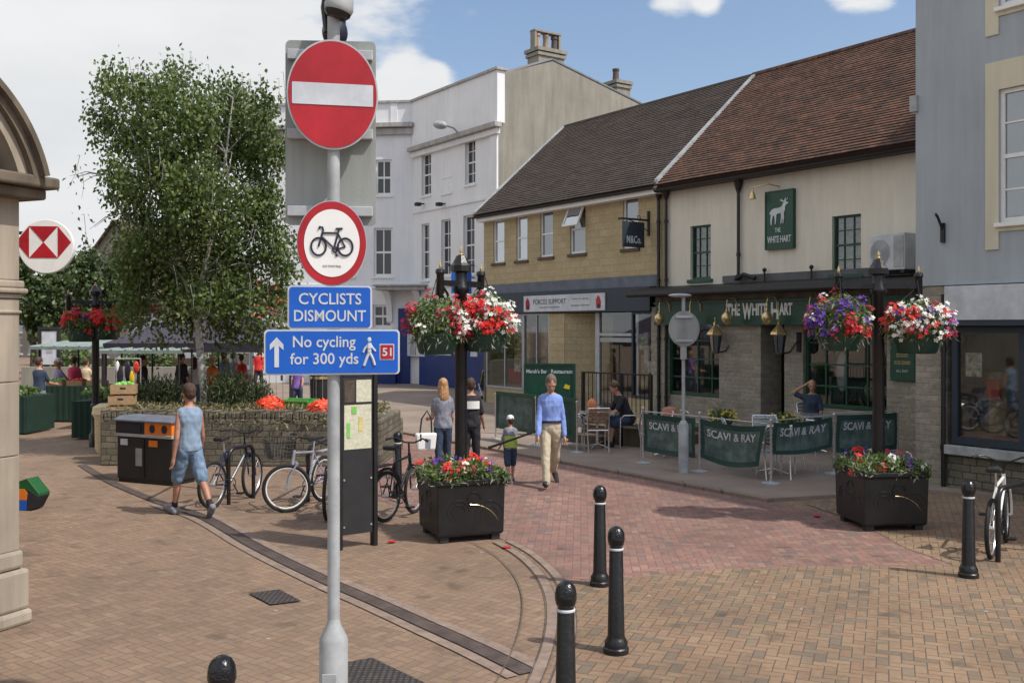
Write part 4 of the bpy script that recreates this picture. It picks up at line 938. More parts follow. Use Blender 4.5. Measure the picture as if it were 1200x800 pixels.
x,y=bxyt(703,568); dup(b1,(x,y,0),0,'black bollard at the edge of the red paving, farthest of the front three')
x,y=bxyt(1135,562); dup(b1,(x,y,0),0,'black bollard in front of the white bicycle at the right')
x,y=bxyt(260,767); dup(b1,(x,y,0),0,'black bollard of which only the head shows at the bottom left')
x,y=bxyt(466,505); dup(b1,(x,y,0),0,'black bollard between the information board and the left flower planter')

# ================================================================= flowers
def blossoms(b, P, Nn, r):
    for p,n in zip(P,Nn):
        n=Vector(n).normalized(); a=n.orthogonal().normalized(); a=Matrix.Rotation(random.uniform(0,6.3),3,n)@a; c=n.cross(a); p=Vector(p); rr=r*random.uniform(.7,1.25)
        ce=b.av(p+n*rr*.15); k0=len(b.v)
        for k in range(5):
            t0=2*PI*k/5; t1=t0+1.05; tm=(t0+t1)/2
            q=[p+(a*math.cos(t0)+c*math.sin(t0))*rr*.6+n*rr*.2, p+(a*math.cos(tm)+c*math.sin(tm))*rr+n*rr*random.uniform(.2,.5), p+(a*math.cos(t1)+c*math.sin(t1))*rr*.6+n*rr*.2]
            i=[b.av(v) for v in q]; b.af((ce,*i))
def flower_cluster(parent, kind, mt, clumps, r, name):
    b=MB()
    for (c,R,n) in clumps:
        for _ in range(n):
            d=Vector(rng.normal(size=3)); d.normalize(); p=Vector(c)+d*R*random.uniform(.6,1); b_n=(p-Vector(c))*1+Vector((0,-.05,.05))
            blossoms(b,[p],[b_n],r)
    return b.build(name,mt,parent)
def flower_mass(parent, rx, ry, rz, c, nleaf, spec, lr=.05, droop=.4, clump=7):
    P=ell_pts(nleaf,c,(rx,ry,rz),.55,-.75)
    quads_obj('foliage',leaf_quads(P,lr,lr*.5,droop),M['basketleaf'],parent)
    P=ell_pts(nleaf//4,(c[0],c[1],c[2]-rz*.15),(rx*1.08,ry*1.08,rz*1.0),.8,-.9)
    quads_obj('trailing_foliage',leaf_quads(P[:len(P)//2],lr*1.7,lr*.28,droop*2.5),M['silverleaf'],parent)
    for nm,mt,n,r in spec:
        cl=[]; cen=[]
        for _ in range(4):
            q=Vector(rng.normal(size=3)); q.z=abs(q.z)*.5-.25; cen.append(q.normalized())
        for _ in range(n):
            d=random.choice(cen)+Vector(rng.normal(size=3))*.42; d.normalize()
            if d.z<-.55: d.z*=-.6
            cl.append(((c[0]+d.x*rx*1.0,c[1]+d.y*ry*1.0,c[2]+d.z*rz*1.0),.07,clump+1))
        flower_cluster(parent,nm,M[mt],cl,r,nm)
def tub(parent, R, h, z, w=None):
    b=MB(); b.lathe([(R*.72,0),(R*.80,.02),(R,h*.95),(R*1.04,h*.95),(R*1.04,h),(R*.94,h),(R*.9,h-.06),(.001,h-.06)],(0,0,z),20); b.build('tub',M['tubgreen'],parent,smooth=True)
def hanging_basket(label, x, y, zc, R, spec, rx=None, rz=.29):
    t=thing('hanging_basket',label,'flower basket',(x,y,zc),0,'hanging baskets on the black lamp columns')
    tub(t,R,.24,-.36); flower_mass(t,rx or R*1.3,rx or R*1.3,rz,(0,0,.02),2200,[(a,b_,int(n_*1.6),r_*1.08) for a,b_,n_,r_ in spec],.055,.6)
    b=MB(); 
    for k in range(3): a=2*PI*k/3+.4; b.tube([(R*.9*math.cos(a),R*.9*math.sin(a),-.12),(0,0,.55)],.006,4)
    b.build('chains',M['black_matt'],t)
    return t
def column(label,x,y,ang,top=3.44,arm=.52):
    t=thing('flower_column',label,'post',(x,y,0),ang,'black columns carrying flower baskets')
    b=MB(); b.lathe([(.13,0),(.13,.25),(.10,.30),(.085,.34),(.085,.8),(.10,.83),(.10,.87),(.075,.90),(.072,2.9),(.10,2.94),(.10,2.98),(.075,3.02),(.072,3.15)],n=16); b.build('shaft',M['iron'],t,smooth=True)
    b=MB(); b.lathe([(.072,3.15),(.125,3.17),(.125,3.24),(.10,3.27),(.055,3.36),(.001,3.37)],n=8); b.build('cap',M['iron'],t)
    b=MB(); b.lathe([(.03,3.355),(.035,3.375),(.015,3.39),(.022,3.42),(.001,top+.03)],n=12); b.build('finial',M['gold'],t,smooth=True)
    b=MB(); b.box(0,0,3.02,2*arm,.06,.07)
    for s_ in (-1,1):
        b.tube([(s_*.07,0,2.55),(s_*.18,0,2.75),(s_*(arm-.12),0,2.90),(s_*(arm-.02),0,3.0)],.016,6)
    b.build('crossbar',M['iron'],t)
    for s_ in (-1,1):
        b=MB(); b.lathe([(.035,2.84),(.05,2.88),(.045,3.12),(.06,3.14),(.05,3.18),(.001,3.20)],(s_*arm,0,0),10); a=b.build('arm_end',M['iron'],t,smooth=True)
        b=MB(); b.lathe([(.012,3.19),(.02,3.22),(.001,3.28)],(s_*arm,0,0),8); b.build('arm_finial',M['gold'],a,smooth=True)
    return t
def planter(label,x,y,rz,spec):
    t=thing('planter',label,'planter',(x,y,0),rz,'black square street planters')
    b=MB(); W=.83
    def rg(w,z): return [b.av(p) for p in ((-w/2,-w/2,z),(w/2,-w/2,z),(w/2,w/2,z),(-w/2,w/2,z))]
    r=[rg(W*.93,.07),rg(W*.97,.10),rg(W,.66),rg(W*1.05,.67),rg(W*1.05,.73),rg(W*.94,.73),rg(W*.92,.64)]
    for i in range(6): b.skin(r[i],r[i+1])
    b.af(r[0][::-1]); b.af(r[-1]); bx=b.build('box',M['black_paint'],t,bevel=.012)
    for k in range(4):
        q=MB(); q.M=Matrix.Rotation(k*PI/2,4,'Z')@Matrix.Translation((0,-W*.462-.002,0))@Matrix.Rotation(rad(2.9),4,'X')
        q.tube([(-.02+.38*math.sin(PI/2*j/14),-.004,.10+.34*math.cos(PI/2*j/14)) for j in range(15)],.0045,5)
        g=q.build('scroll_line',M['gold' ] if k==0 else M['iron'],bx,smooth=True)
        q=MB(); q.M=Matrix.Rotation(k*PI/2,4,'Z')@Matrix.Translation((0,-W*.462-.002,0))@Matrix.Rotation(rad(2.9),4,'X')
        for (cx,cz,R_) in ((-.16,.36,.13),(-.16,.36,.08),(.22,.30,.17),(.22,.30,.11),(.03,.5,.08),(-.3,.2,.09)):
            q.tube([(cx+R_*math.cos(4.6*j/16),-.003,cz+R_*math.sin(4.6*j/16)) for j in range(17)],.007,5)
        q.build('relief_scroll',M['black_paint'],bx,smooth=True)
    for sx in (-1,1):
        for sy in (-1,1):
            q=MB(); q.box(sx*W*.38,sy*W*.38,.035,.10,.10,.07); q.build('foot',M['black_matt'],t)
    q=MB(); q.bb(-W*.45,W*.45,-W*.45,W*.45,.62,.655); q.build('soil',M['bark'],t)
    n=2600; P=rng.uniform(-1,1,(n,3)); P[:,0]*=W*.54; P[:,1]*=W*.54; P[:,2]=.69+.22*rng.uniform(0,1,n)*(1-.5*np.abs(P[:,0]/(W*.5))**2)
    quads_obj('foliage',leaf_quads(P,.065,.03,-.3),M['basketleaf'],t)
    P=P[:450]*1.0; P[:,0]*=1.08; P[:,1]*=1.08; P[:,2]-=.02
    quads_obj('silver_foliage',leaf_quads(P,.09,.022,-.2),M['silverleaf'],t)
    for nm,mt,cnt,r in spec:
        cl=[]
        for _ in range(cnt):
            xx=random.uniform(-.5,.5)*W*1.02; yy=random.uniform(-.5,.5)*W*1.02
            cl.append(((xx,yy,.86+random.uniform(-.07,.07)-.12*(abs(xx)/(W/2))**3),.06,8))
        flower_cluster(t,nm,M[mt],cl,r,nm)
    return t
planter('black planter of red and white flowers in front of the boy in black, left one','0',0,0,[]) if False else None
planter('black planter with mostly red flowers near the walking man, left of the two planters',-.616,11.79,rad(21),[('red_flowers','petal_red',16,.036),('white_flowers','petal_white',9,.028),('purple_flowers','petal_purple',9,.03)])
planter('black planter with red and purple flowers by the pub terrace, right of two',4.65,12.38,rad(6),[('red_flowers','petal_red',14,.036),('white_flowers','petal_white',13,.028),('purple_flowers','petal_purple',12,.03)])
column('black flower column rising from the left planter between the woman and the boy',-.616,11.86,rad(50),arm=.36)
column('black flower column rising from the right planter in front of the pub',4.65,12.45,rad(-3),arm=.50)
cx3,cy3=G(112,523); column('black flower column between the green stall and the dark gazebo at the left',cx3,cy3,rad(20),top=3.4)
hanging_basket('flower basket left on the left column, with dark red flowers spilling over',X(512,11.55),11.55,HZ(379,11.55),.27,[('red_flowers','petal_red',10,.03),('crimson_flowers','petal_crimson',16,.03),('white_flowers','petal_white',7,.026)],.35,.33)
hanging_basket('flower basket right on the left column, with white daisies above a green tub',X(568,11.9),11.9,HZ(377,11.9),.28,[('red_flowers','petal_red',15,.03),('crimson_flowers','petal_crimson',8,.03),('white_flowers','petal_white',17,.028)],.36,.35)
hanging_basket('flower basket left on the right column, purple flowers hanging before the pub sign',X(984,12.3),12.3,HZ(377,12.3),.27,[('red_flowers','petal_red',11,.03),('purple_flowers','petal_purple',17,.028),('white_flowers','petal_white',4,.026),('crimson_flowers','petal_crimson',12,.03)],.37,.34)
hanging_basket('flower basket right on the right column, white and red blooms before the stone pier',X(1075,12.2),12.2,HZ(380,12.2),.29,[('red_flowers','petal_red',15,.03),('purple_flowers','petal_purple',5,.028),('crimson_flowers','petal_crimson',6,.03),('white_flowers','petal_white',20,.030)],.42,.30)
hanging_basket('red flower basket left on the far column beside the green stall roof',X(95,20.4),20.4,HZ(380,20.4),.3,[('red_flowers','petal_red',30,.04),('purple_flowers','petal_purple',3,.03)],.36,.28)
hanging_basket('red flower basket right on the far column in front of the dark gazebo roof',X(124,20.6),20.6,HZ(378,20.6),.3,[('red_flowers','petal_red',24,.04),('purple_flowers','petal_purple',6,.03)],.36,.28)

# ================================================================= information board
kx,ky=G(418,641); ks=thing('information_board','slim black information board with town maps behind the sign post','information board',(kx,ky,0),rad(36))
KW=.44
for s_ in (-1,1):
    b=MB(); b.box(s_*KW/2,0,1.10,.05,.10,2.2); b.build('upright',M['black_paint'],ks,bevel=.006)
b=MB(); b.bb(-KW/2+.026,KW/2-.026,-.025,.025,.16,2.16); b.build('panel',M['black_matt'],ks)
def kq(name,m,x0,x1,z0,z1,y=-.031,par=None):
    b=MB(); b.bb(x0,x1,y,y+.005,z0,z1); return b.build(name,m,par or ks)
mpn=kq('map_panel',M['mapcream'],-.17,.17,1.12,1.62)
kq('map_green_area',M['mapgreen'],-.14,-.10,1.25,1.42,-.036,mpn); kq('map_green_area',M['mapgreen'],-.08,-.02,1.52,1.60,-.036,mpn); kq('map_yellow_area',M['mapyellow'],.01,.06,1.32,1.48,-.036,mpn)
kq('notice_panel',M['mapcream'],-.02,.17,1.65,1.90); kq('photo_panel',M['bark'],-.17,-.04,1.65,1.90)
kq('title_panel',M['symbol'],-.18,.18,1.94,2.13)
text('Town Centre',.26,.035,M['signwhite'],ks,(0,-.032,2.08),.003); text('map and information',.26,.02,M['signwhite'],ks,(0,-.032,2.02),.003); text('car parks  shops  library',.24,.016,M['signwhite'],ks,(0,-.032,1.97),.003)
for s_ in (-1,1):
    for zz in (.25,.78):
        b=MB(); b.cyl((s_*.17,-.032,zz),(s_*.17,-.025,zz),.012,n=8); b.build('fixing_stud',M['alu'],ks)

# ================================================================= litter and recycling bin
p1=Vector(G(135,563.7)); p2=Vector(G(201.6,570)); d=(p2-p1); BWd=d.length; rz=math.atan2(d.y,d.x)
bn=thing('recycling_bin','black double litter bin with bright orange recycling half beside the raised bed','litter bin',(p1.x,p1.y,0),rz)
D=.56; Hh=1.04
b=MB(); b.bb(.02,BWd-.02,.02,D,.06,.74); b.build('body',M['black_matt'],bn,bevel=.015)
b=MB(); b.bb(.04,BWd-.04,.04,D-.03,0,.06); b.build('plinth',M['black_paint'],bn)
b=MB(); b.bb(0,BWd,-.01,D+.02,.74,.79); b.build('ledge',M['greypaint'],bn,bevel=.006)
b=MB(); b.bb(.01,BWd*.52,.0,D,.79,Hh-.06); b.build('black_hood',M['black_matt'],bn)
b=MB(); b.bb(BWd*.52+.004,BWd-.01,.0,D,.79,Hh-.06); oh=b.build('orange_hood',M['orange'],bn)
b=MB()
for cx,cz in ((BWd*.66,.885),(BWd*.87,.885)): b.plate([(cx+q[0],cz+q[1]) for q in oval(.055,.065,24)],-.012,-.002)
b.build('bottle_hole',M['symbol'],oh)
b=MB(); b.prism([(q[0]+D/2,q[1]+.885) for q in oval(.07,.065,24)],(BWd-.008,0,0),(0,1,0),(0,0,1),(1,0,0),.008); b.build('bottle_hole',M['symbol'],oh)
b=MB(); b.bb(.08,BWd*.46,-.010,-.001,.82,.94); b.build('slot',M['symbol'],bn)
b=MB(); b.prism([(-.03,Hh-.06),(D+.03,Hh-.06),(D+.03,Hh-.03),(D*.8,Hh+.02),(D*.2,Hh+.02),(-.03,Hh-.03)],(-.02,0,0),(0,1,0),(0,0,1),(1,0,0),BWd+.04); b.build('lid',M['slateband'],bn,bevel=.012)
for (x0,x1,m) in ((.12,.26,'signwhite'),(BWd*.60,BWd*.74,'orange'),):
    b=MB(); b.bb(x0,x1,-.004,.019,.60,.70); b.build('sticker',M[m],bn)
b=MB(); b.bb(BWd*.36,BWd*.47,.005,.019,.28,.56); b.build('notice',M['greypaint'],bn)
b=MB(); b.bb(BWd-.022,BWd-.002,.2,.42,.60,.70); b.build('sticker',M['orange'],bn)
for x0 in (.5,): b=MB(); b.bb(BWd*x0-.008,BWd*x0+.008,.004,.019,.08,.72); b.build('door_gap',M['symbol'],bn)

# ================================================================= raised stone bed
bl=Vector((X(117,17.7),17.7)); br=Vector((X(446,17.5),17.5)); bd=(br-bl); BL=bd.length
bed=thing('raised_bed','long raised planting bed of rough stone behind the parked bicycles','raised bed',(bl.x,bl.y,0),math.atan2(bd.y,bd.x))
BD=2.7; bh=.84
b=MB()
b.bb(0,BL,0,.35,0,bh); b.bb(0,.35,.35,BD-.35,0,bh); b.bb(BL-.35,BL,.35,BD-.35,0,bh); b.bb(0,BL,BD-.35,BD,0,bh-.2)
b.build('stone_wall',M['rubble'],bed,bevel=.03)
b=MB()
x=0
while x<BL-.05:
    w=random.uniform(.07,.13); hh=random.uniform(.14,.2); b.box(x+w/2,.15+random.uniform(-.02,.02),bh+hh/2-.03,w-.015,.30,hh); x+=w
b.build('cock_and_hen_coping',M['rubble'],bed,bevel=.012)
b=MB(); b.bb(.3,BL-.3,.33,BD-.33,bh-.1,bh-.02); b.build('soil',M['bark'],bed)
n=4600; P=np.stack([rng.uniform(.1,BL-.1,n),rng.uniform(.26,1.6,n),bh+.06+rng.uniform(0,.14,n)],1); quads_obj('ground_plants',leaf_quads(P,.10,.03,-.1),M['trailing'],bed)
n=500; P=np.stack([rng.uniform(.5,BL-.1,n),rng.uniform(-.10,.06,n),bh-.10+rng.uniform(0,.26,n)],1); quads_obj('trailing_plants',leaf_quads(P,.10,.02,.8),M['trailing'],bed)
def bed_xy(px,dy): # local x on the bed under pixel column at local depth dy
    z=bl.y+dy; return X(px,z)-bl.x
def shrub(label,px,dy,rx,ry,rz,n=1500,m='shrub',lr=.11,group='green shrubs in the raised bed'):
    x=bed_xy(px,dy); t=thing('shrub',label,'shrub',(bl.x+x,bl.y+dy,bh-.02),0,group)
    P=ell_pts(n,(0,0,rz*.8),(rx,ry,rz),.2,-.6); quads_obj('foliage',leaf_quads(P,lr,lr*.22,-1.6),M[m],t)
    b=MB()
    for k in range(6): b.tube([(0,0,0),(random.uniform(-.5,.5)*rx,random.uniform(-.5,.5)*ry,rz)],[.015,.006],5)
    b.build('stems',M['bark'],t); return t
shrub('round green lavender like shrub directly left of the birch trunk',192,1.3,.45,.4,.42)
shrub('largest green shrub directly right of the birch trunk',266,1.1,.50,.4,.48,1900)
shrub('green shrub at the left end of the raised bed beside the stacked crates',168,1.8,.4,.4,.34)
shrub('low green shrub between the big shrub and the red flower bunch',300,2.2,.35,.4,.34,1100)
# timber stumps behind the shrubs
for k,(px_,h_,lab) in enumerate(((258,.80,'leftmost short dark timber post behind the raised bed'),(269,.78,'second dark timber post from the left behind the raised bed'),(280,.85,'middle dark timber post behind the raised bed, below the red dress'),(292,.82,'rightmost dark timber post behind the raised bed'))):
    x=bed_xy(px_,2.3); b=MB(); b.lathe([(.08,0),(.085,.1),(.08,h_-.04),(.06,h_),(.001,h_)],n=8); o=b.build('timber_post',M['bark'],None,loc=(bl.x+x,bl.y+2.3,bh-.1)); tag(o,lab,'post','timber posts behind the raised bed')
def poppies(label,px,dy,r,zc):
    x=bed_xy(px,dy); t=thing('poppy_bunch',label,'artificial flowers',(bl.x+x,bl.y+dy,zc),0,'big bunches of red fabric flowers')
    b=MB(); blp=[]; 
    P=ell_pts(150,(0,0,0),(r,r,r*.85),.88); blossoms(b,P,P,.085*r/.25); b.build('petals',M['poppy'],t)
    b=MB(); b.sph((0,0,0),r*.86,r*.86,r*.75,16,10); b.build('core',M['redcloth'],t,smooth=True)
    b=MB(); b.cyl((0,0,-r),(0,0,-r-.35),.03); b.build('stake',M['bark'],t)
    return t
poppies('bunch of big red fabric flowers right of the shrubs in the bed, left one',317,.55,.25,HZ(479,18.2))
poppies('bunch of big red fabric flowers half hidden by the sign post, right one',378,.4,.30,HZ(487,18.0))
x=bed_xy(349,1.0); t=thing('green_crate','bright green plastic crate between the two bunches of red flowers','crate',(bl.x+x,bl.y+1.0,bh+.10),rad(-18))
b=MB(); b.bb(-.32,.32,-.2,.2,0,.02)
for (a,c,e,f) in ((-.32,.32,-.2,-.18),(-.32,.32,.18,.2),(-.32,-.30,-.18,.18),(.30,.32,-.18,.18)): b.bb(a,c,e,f,.02,.17)
b.build('tray',mat('bright_green_plastic',(.01,.30,.06),.4),t,bevel=.005)
b=MB(); b.bb(-.34,.34,-.22,-.201,.15,.19); b.bb(-.34,.34,.201,.22,.15,.19); b.build('rim',M['mapgreen'],t)

# ================================================================= trees
def branch_tree(name,label,cat,loc,trunk,limbs,lobes,nleaf,lmat,bark,L=.085,droop=.9,strings=0,group=None,W=None):
    t=thing(name,label,cat,(loc[0],loc[1],loc[2]),0,group)
    b=MB(); b.tube([Vector(p) for p in trunk[0]],trunk[1],12); b.build('trunk',bark,t,smooth=True)
    b=MB()
    for pts,rr in limbs: b.tube([Vector(p) for p in pts],rr,7)
    tips=[]
    for (c,r,wt) in lobes:
        c=Vector(c)
        base=min((Vector(p) for pts,_ in limbs for p in pts),key=lambda q:(q-c).length+max(0,q.z-c.z)*2)
        for k in range(2 if strings else max(2,int(wt*3))):
            d=Vector(rng.normal(size=3)); d.normalize(); e=c+Vector((d.x*r[0],d.y*r[1],d.z*r[2]))*.8
            m=(base+e)/2+Vector((0,0,.12*(e-base).length)); b.tube([base,m,e],[.014,.009,.003],5)
    if strings:
        for (c,r,wt) in lobes:
            for k in range(int(9*wt)+1):
                p=Vector(c)+Vector((random.uniform(-1,1)*r[0]*.8,random.uniform(-1,1)*r[1]*.8,random.uniform(-.2,.9)*r[2])); q=p+Vector((random.uniform(-.15,.15),random.uniform(-.15,.15),-random.uniform(.3,.6)))
                b.tube([p+Vector((0,0,.12)),p+Vector((.04,.02,.14)),(p+q)/2+Vector((.05,0,.03)),q],[.006,.005,.004,.002],4)
    b.build('branches',bark,t,smooth=True)
    tot=sum(l[2]*l[1][0]*l[1][2] for l in lobes); parts=[]
    for (c,r,wt) in lobes:
        n=int(nleaf*wt*r[0]*r[2]/tot)
        # leaves gather in small sprays inside each lobe, leaving gaps between them
        ns=max(6,n//(52 if strings else 34)); sc=ell_pts(ns,c,r,.15); idx=rng.integers(0,ns,n)
        off=rng.normal(size=(n,3))*np.array([.13,.13,.17]); P=sc[idx]+off
        if strings: P[:,2]-=np.abs(rng.normal(size=n))*strings
        parts.append(P)
    P=np.concatenate(parts); quads_obj('crown',leaf_quads(P,L,W,droop),lmat,t)
    return t
tz=18.9
def T(px,py,dy=0): z=tz+dy; return (X(px,z)-X(238,tz), dy, HZ(py,z)-.8)
lob=[]
for (px_,py_,rx,ry,dy,wt) in ((128,98,26,26,0,.55),(165,100,42,34,-.5,.8),(205,85,30,24,.3,.7),(118,140,22,26,.3,.5),(150,150,44,36,.6,.85),(215,130,52,42,-.6,1.0),(262,112,34,30,.4,.85),(305,118,30,28,-.2,.75),(270,165,52,44,.7,1.0),(318,160,26,40,.2,.9),(190,190,62,44,-.3,1.05),(140,205,34,28,.3,.7),(105,128,14,16,.1,.3),(160,240,40,32,.6,.8),(235,225,62,46,-.8,1.1),(305,230,42,46,.3,1.0),(185,275,52,36,-.2,1.0),(258,285,62,40,.5,.85),(318,290,30,36,0,.9),(150,300,34,28,.3,.85),(192,322,54,34,.4,.95),(262,328,50,34,.4,.9),(158,345,34,20,.2,.6),(318,335,26,26,.2,.6),(228,338,56,26,-.5,.55),(205,356,40,24,.5,.5),(245,355,44,24,.7,.55),(285,345,40,30,-.3,.6),(262,376,30,22,.5,.45),(188,380,22,16,.4,.3),(292,372,28,24,.1,.5),(150,368,26,16,.4,.4),(325,372,18,22,-.2,.45),(98,262,14,10,.2,.08),(92,215,12,12,.1,.07),(84,200,8,14,.1,.08)):
    z=tz+dy; lob.append((T(px_,py_,dy),(rx*z/F,max(rx,ry)*.8*z/F,ry*z/F),wt))
tr=[(0,0,-.05),(-.03,0,.5),(-.12,.02,1.3),(-.18,.03,1.9)]
branch_tree('birch_tree','tall white stemmed birch growing from the raised stone bed','tree',(X(241,tz),tz,.8),(tr,[.088,.08,.072,.065]),
 [([tr[-1],T(214,330,.1),T(205,270,.2),T(200,200,.2),T(190,110,.1)],[.05,.042,.032,.022,.01]),
  ([tr[-1],T(235,320,-.1),T(252,250,-.1),T(262,180,-.1),T(270,115,0)],[.05,.042,.034,.024,.01]),
  ([tr[-1],T(245,330,.3),T(285,270,.4),T(310,200,.3),T(315,130,.2)],[.036,.03,.024,.016,.008]),
  ([T(205,270,.2),T(170,200,.3),T(140,130,.2)],[.04,.025,.01]),([T(214,330,.1),T(180,290,.2),T(140,250,.2),T(118,205,.1)],[.035,.02,.012,.005])],
 lob,36000,M['birchleaf'],M['birchbark'],L=.098,droop=1.2,strings=.18,W=.064)
# ================================================================= bicycles
def ringpts(cx,cz,r,n=36): return [(cx+r*math.cos(2*PI*k/n),0,cz+r*math.sin(2*PI*k/n)) for k in range(n)]
def bicycle(label,p_rear,p_front,fm,steer=0,basket=False,rims='alu',guard=None,drop=False):
    a=Vector(p_rear); c=Vector(p_front); d=c-a; L=d.length; t=thing('bicycle',label,'bicycle',(a.x,a.y,0),math.atan2(d.y,d.x))
    R=.325
    def wheel(cx,ang):
        Mx=Matrix.Translation((cx,0,0))@Matrix.Rotation(ang,4,'Z')
        b=MB(); b.M=Mx; b.tube([(q[0],0,q[2]) for q in ringpts(0,R,R-.020)],.024,8,closed=True); w=b.build('wheel',M['rubber'],t,smooth=True)
        b=MB(); b.M=Mx; b.tube([(q[0],0,q[2]) for q in ringpts(0,R,R-.052)],.012,6,closed=True); b.build('rim',M[rims],w,smooth=True)
        b=MB(); b.M=Mx
        for k in range(24):
            an=2*PI*k/24; b.tube([(.015*math.cos(an+1.2),.02*(-1)**k,R+.015*math.sin(an+1.2)),((R-.05)*math.cos(an),0,R+(R-.05)*math.sin(an))],.0011,3)
        b.cyl((0,-.05,R),(0,.05,R),.018,n=8); b.build('spokes',M['alu'],w)
    wheel(0,0); wheel(L,steer)
    k=L/1.04
    bb_=(.42*k,0,.28); st=(.30*k,0,.74); ht=(.84*k,0,.78); hb_=(.87*k,0,.68); ax=(0,0,R); fx=(L,0,R)
    b=MB(); b.tube([bb_,st],.016,7); b.tube([st,ht],.017,7); b.tube([hb_,bb_],.020,7)
    for s_ in (-1,1): b.tube([bb_,(.2*k,s_*.05,.3),(0,s_*.055,R)],.010,6); b.tube([st,(0,s_*.055,R)],.009,6)
    b.tube([(.835*k,0,.82),(.885*k,0,.62)],.022,8); b.build('frame',fm,t,smooth=True)
    b=MB(); b.M=Matrix.Translation((L,0,0))@Matrix.Rotation(steer,4,'Z')@Matrix.Translation((-L,0,0))
    for s_ in (-1,1): b.tube([(.885*k,s_*.045,.66),(L-.03,s_*.055,.48),(L,s_*.055,R)],.013,6)
    b.tube([(.885*k,-.05,.66),(.885*k,.05,.66)],.016,6); b.build('fork',fm,t,smooth=True)
    b=MB(); b.M=Matrix.Translation((.83*k,0,0))@Matrix.Rotation(steer*.8,4,'Z')@Matrix.Translation((-.83*k,0,0))
    b.tube([(.835*k,0,.80),(.815*k,0,.95)],.013,6); b.tube([(.74*k,-.30,1.0),(.83*k,-.20,1.02),(.86*k,-.07,.96),(.86*k,.07,.96),(.83*k,.20,1.02),(.74*k,.30,1.0)],.012,6); hbo=b.build('handlebar',M['black_paint'],t,smooth=True)
    b=MB(); b.M=Matrix.Translation((.83*k,0,0))@Matrix.Rotation(steer*.8,4,'Z')@Matrix.Translation((-.83*k,0,0))
    for s_ in (-1,1): b.tube([(.70*k,s_*.31,1.0),(.77*k,s_*.26,1.01)],.018,6)
    b.build('grips',M['rubber'],hbo)
    b=MB(); b.tube([st,(.275*k,0,.90)],.013,6); b.build('seat_post',M['alu'],t)
    b=MB(); b.M=Matrix.Translation((.27*k,0,.93)); 
    P=[(-.14,.075),(-.10,.085),(0,.05),(.08,.022),(.15,.015),(.15,-.015),(.08,-.022),(0,-.05),(-.10,-.085),(-.14,-.075)]
    b.prism(P,(0,0,-.02),(1,0,0),(0,1,0),(0,0,1),.05); b.build('saddle',M['black_matt'],t,bevel=.015)
    b=MB(); b.tube([(bb_[0]+.085*math.cos(q*PI/9),-.05,.28+.085*math.sin(q*PI/9)) for q in range(18)],.006,5,closed=True); b.tube([(bb_[0],-.07,.28),(bb_[0]+.10,-.08,.14)],.01,5); b.tube([(bb_[0],.06,.28),(bb_[0]-.10,.08,.42)],.01,5); b.bb(bb_[0]+.05,bb_[0]+.15,-.17,-.08,.13,.15); b.bb(bb_[0]-.15,bb_[0]-.05,.08,.17,.41,.43); b.build('crankset',M['black_paint'],t)
    b=MB(); b.tube([(bb_[0],-.05,.365),(0,-.05,R+.035)],.005,4); b.tube([(bb_[0],-.05,.195),(0,-.05,R-.035)],.005,4); b.build('chain',M['black_matt'],t)
    if guard:
        for cx in (0,):
            b=MB(); b.tube([(cx+(R+.03)*math.cos(rad(q)),0,R+(R+.03)*math.sin(rad(q))) for q in range(20,200,15)],.02,6); b.build('mudguard',guard,t,smooth=True)
        b=MB(); b.bb(-.30,.12,-.06,.06,.72,.735); b.tube([(-.1,.06,.72),(0,.06,R)],.006,4); b.tube([(-.1,-.06,.72),(0,-.06,R)],.006,4); b.build('carrier',guard,t)
    if basket:
        b=MB(); b.M=Matrix.Translation((.83*k,0,0))@Matrix.Rotation(steer*.8,4,'Z')@Matrix.Translation((-.83*k,0,0))
        x0=L*.86+.04; 
        for j in range(6):
            zz=.72+.05*j; e=.012*j; 
            b.tube([(x0-e,-.15-e,zz),(x0+.24+e,-.15-e,zz),(x0+.24+e,.15+e,zz),(x0-e,.15+e,zz)],.005,4,closed=True)
        for j in range(9):
            yy=-.15+.3*j/8; b.tube([(x0,yy,.72),(x0-.06,yy*1.4,.97)],.004,4); b.tube([(x0+.24,yy,.72),(x0+.30,yy*1.4,.97)],.004,4)
        for j in range(7):
            xx=x0+.24*j/6; b.tube([(xx,-.15,.72),(xx,-.21,.97)],.004,4); b.tube([(xx,.15,.72),(xx,.21,.97)],.004,4); b.tube([(xx,-.15,.72),(xx,.15,.72)],.004,4)
        b.build('basket',M['black_matt'],t)
    return t
M['bluemetal']=mat('dark_blue_frame',(.02,.03,.06),.35); M['whiteframe']=mat('white_frame',(.72,.72,.70),.35,0,.05,5,.03); M['silverframe']=mat('silver_frame',(.5,.5,.58),.35,.5)
bicycle('dark mountain bicycle locked to the hoop behind the man in the vest',G(249,595.5),G(295.5,582),M['bluemetal'],rad(8))
bicycle('silver bicycle with pale rims and front basket turned towards the camera',G(379,587),G(336,600),M['silverframe'],rad(-50),basket=True,rims='white',guard=M['alu'])
bicycle('dark bicycle mostly hidden behind the sign post and information board',(X(404,13.6),13.6),(X(384,12.7),12.7),M['black_paint'],rad(6))
bicycle('dark bicycle with red lock between the information board and left planter',G(452,611),(X(486,13.2),13.2),M['black_paint'],rad(10),guard=M['black_matt'])
bicycle('white bicycle leaning at a black hoop below the right shop window',(5.18,10.6),(5.75,11.42),M['whiteframe'],rad(5))
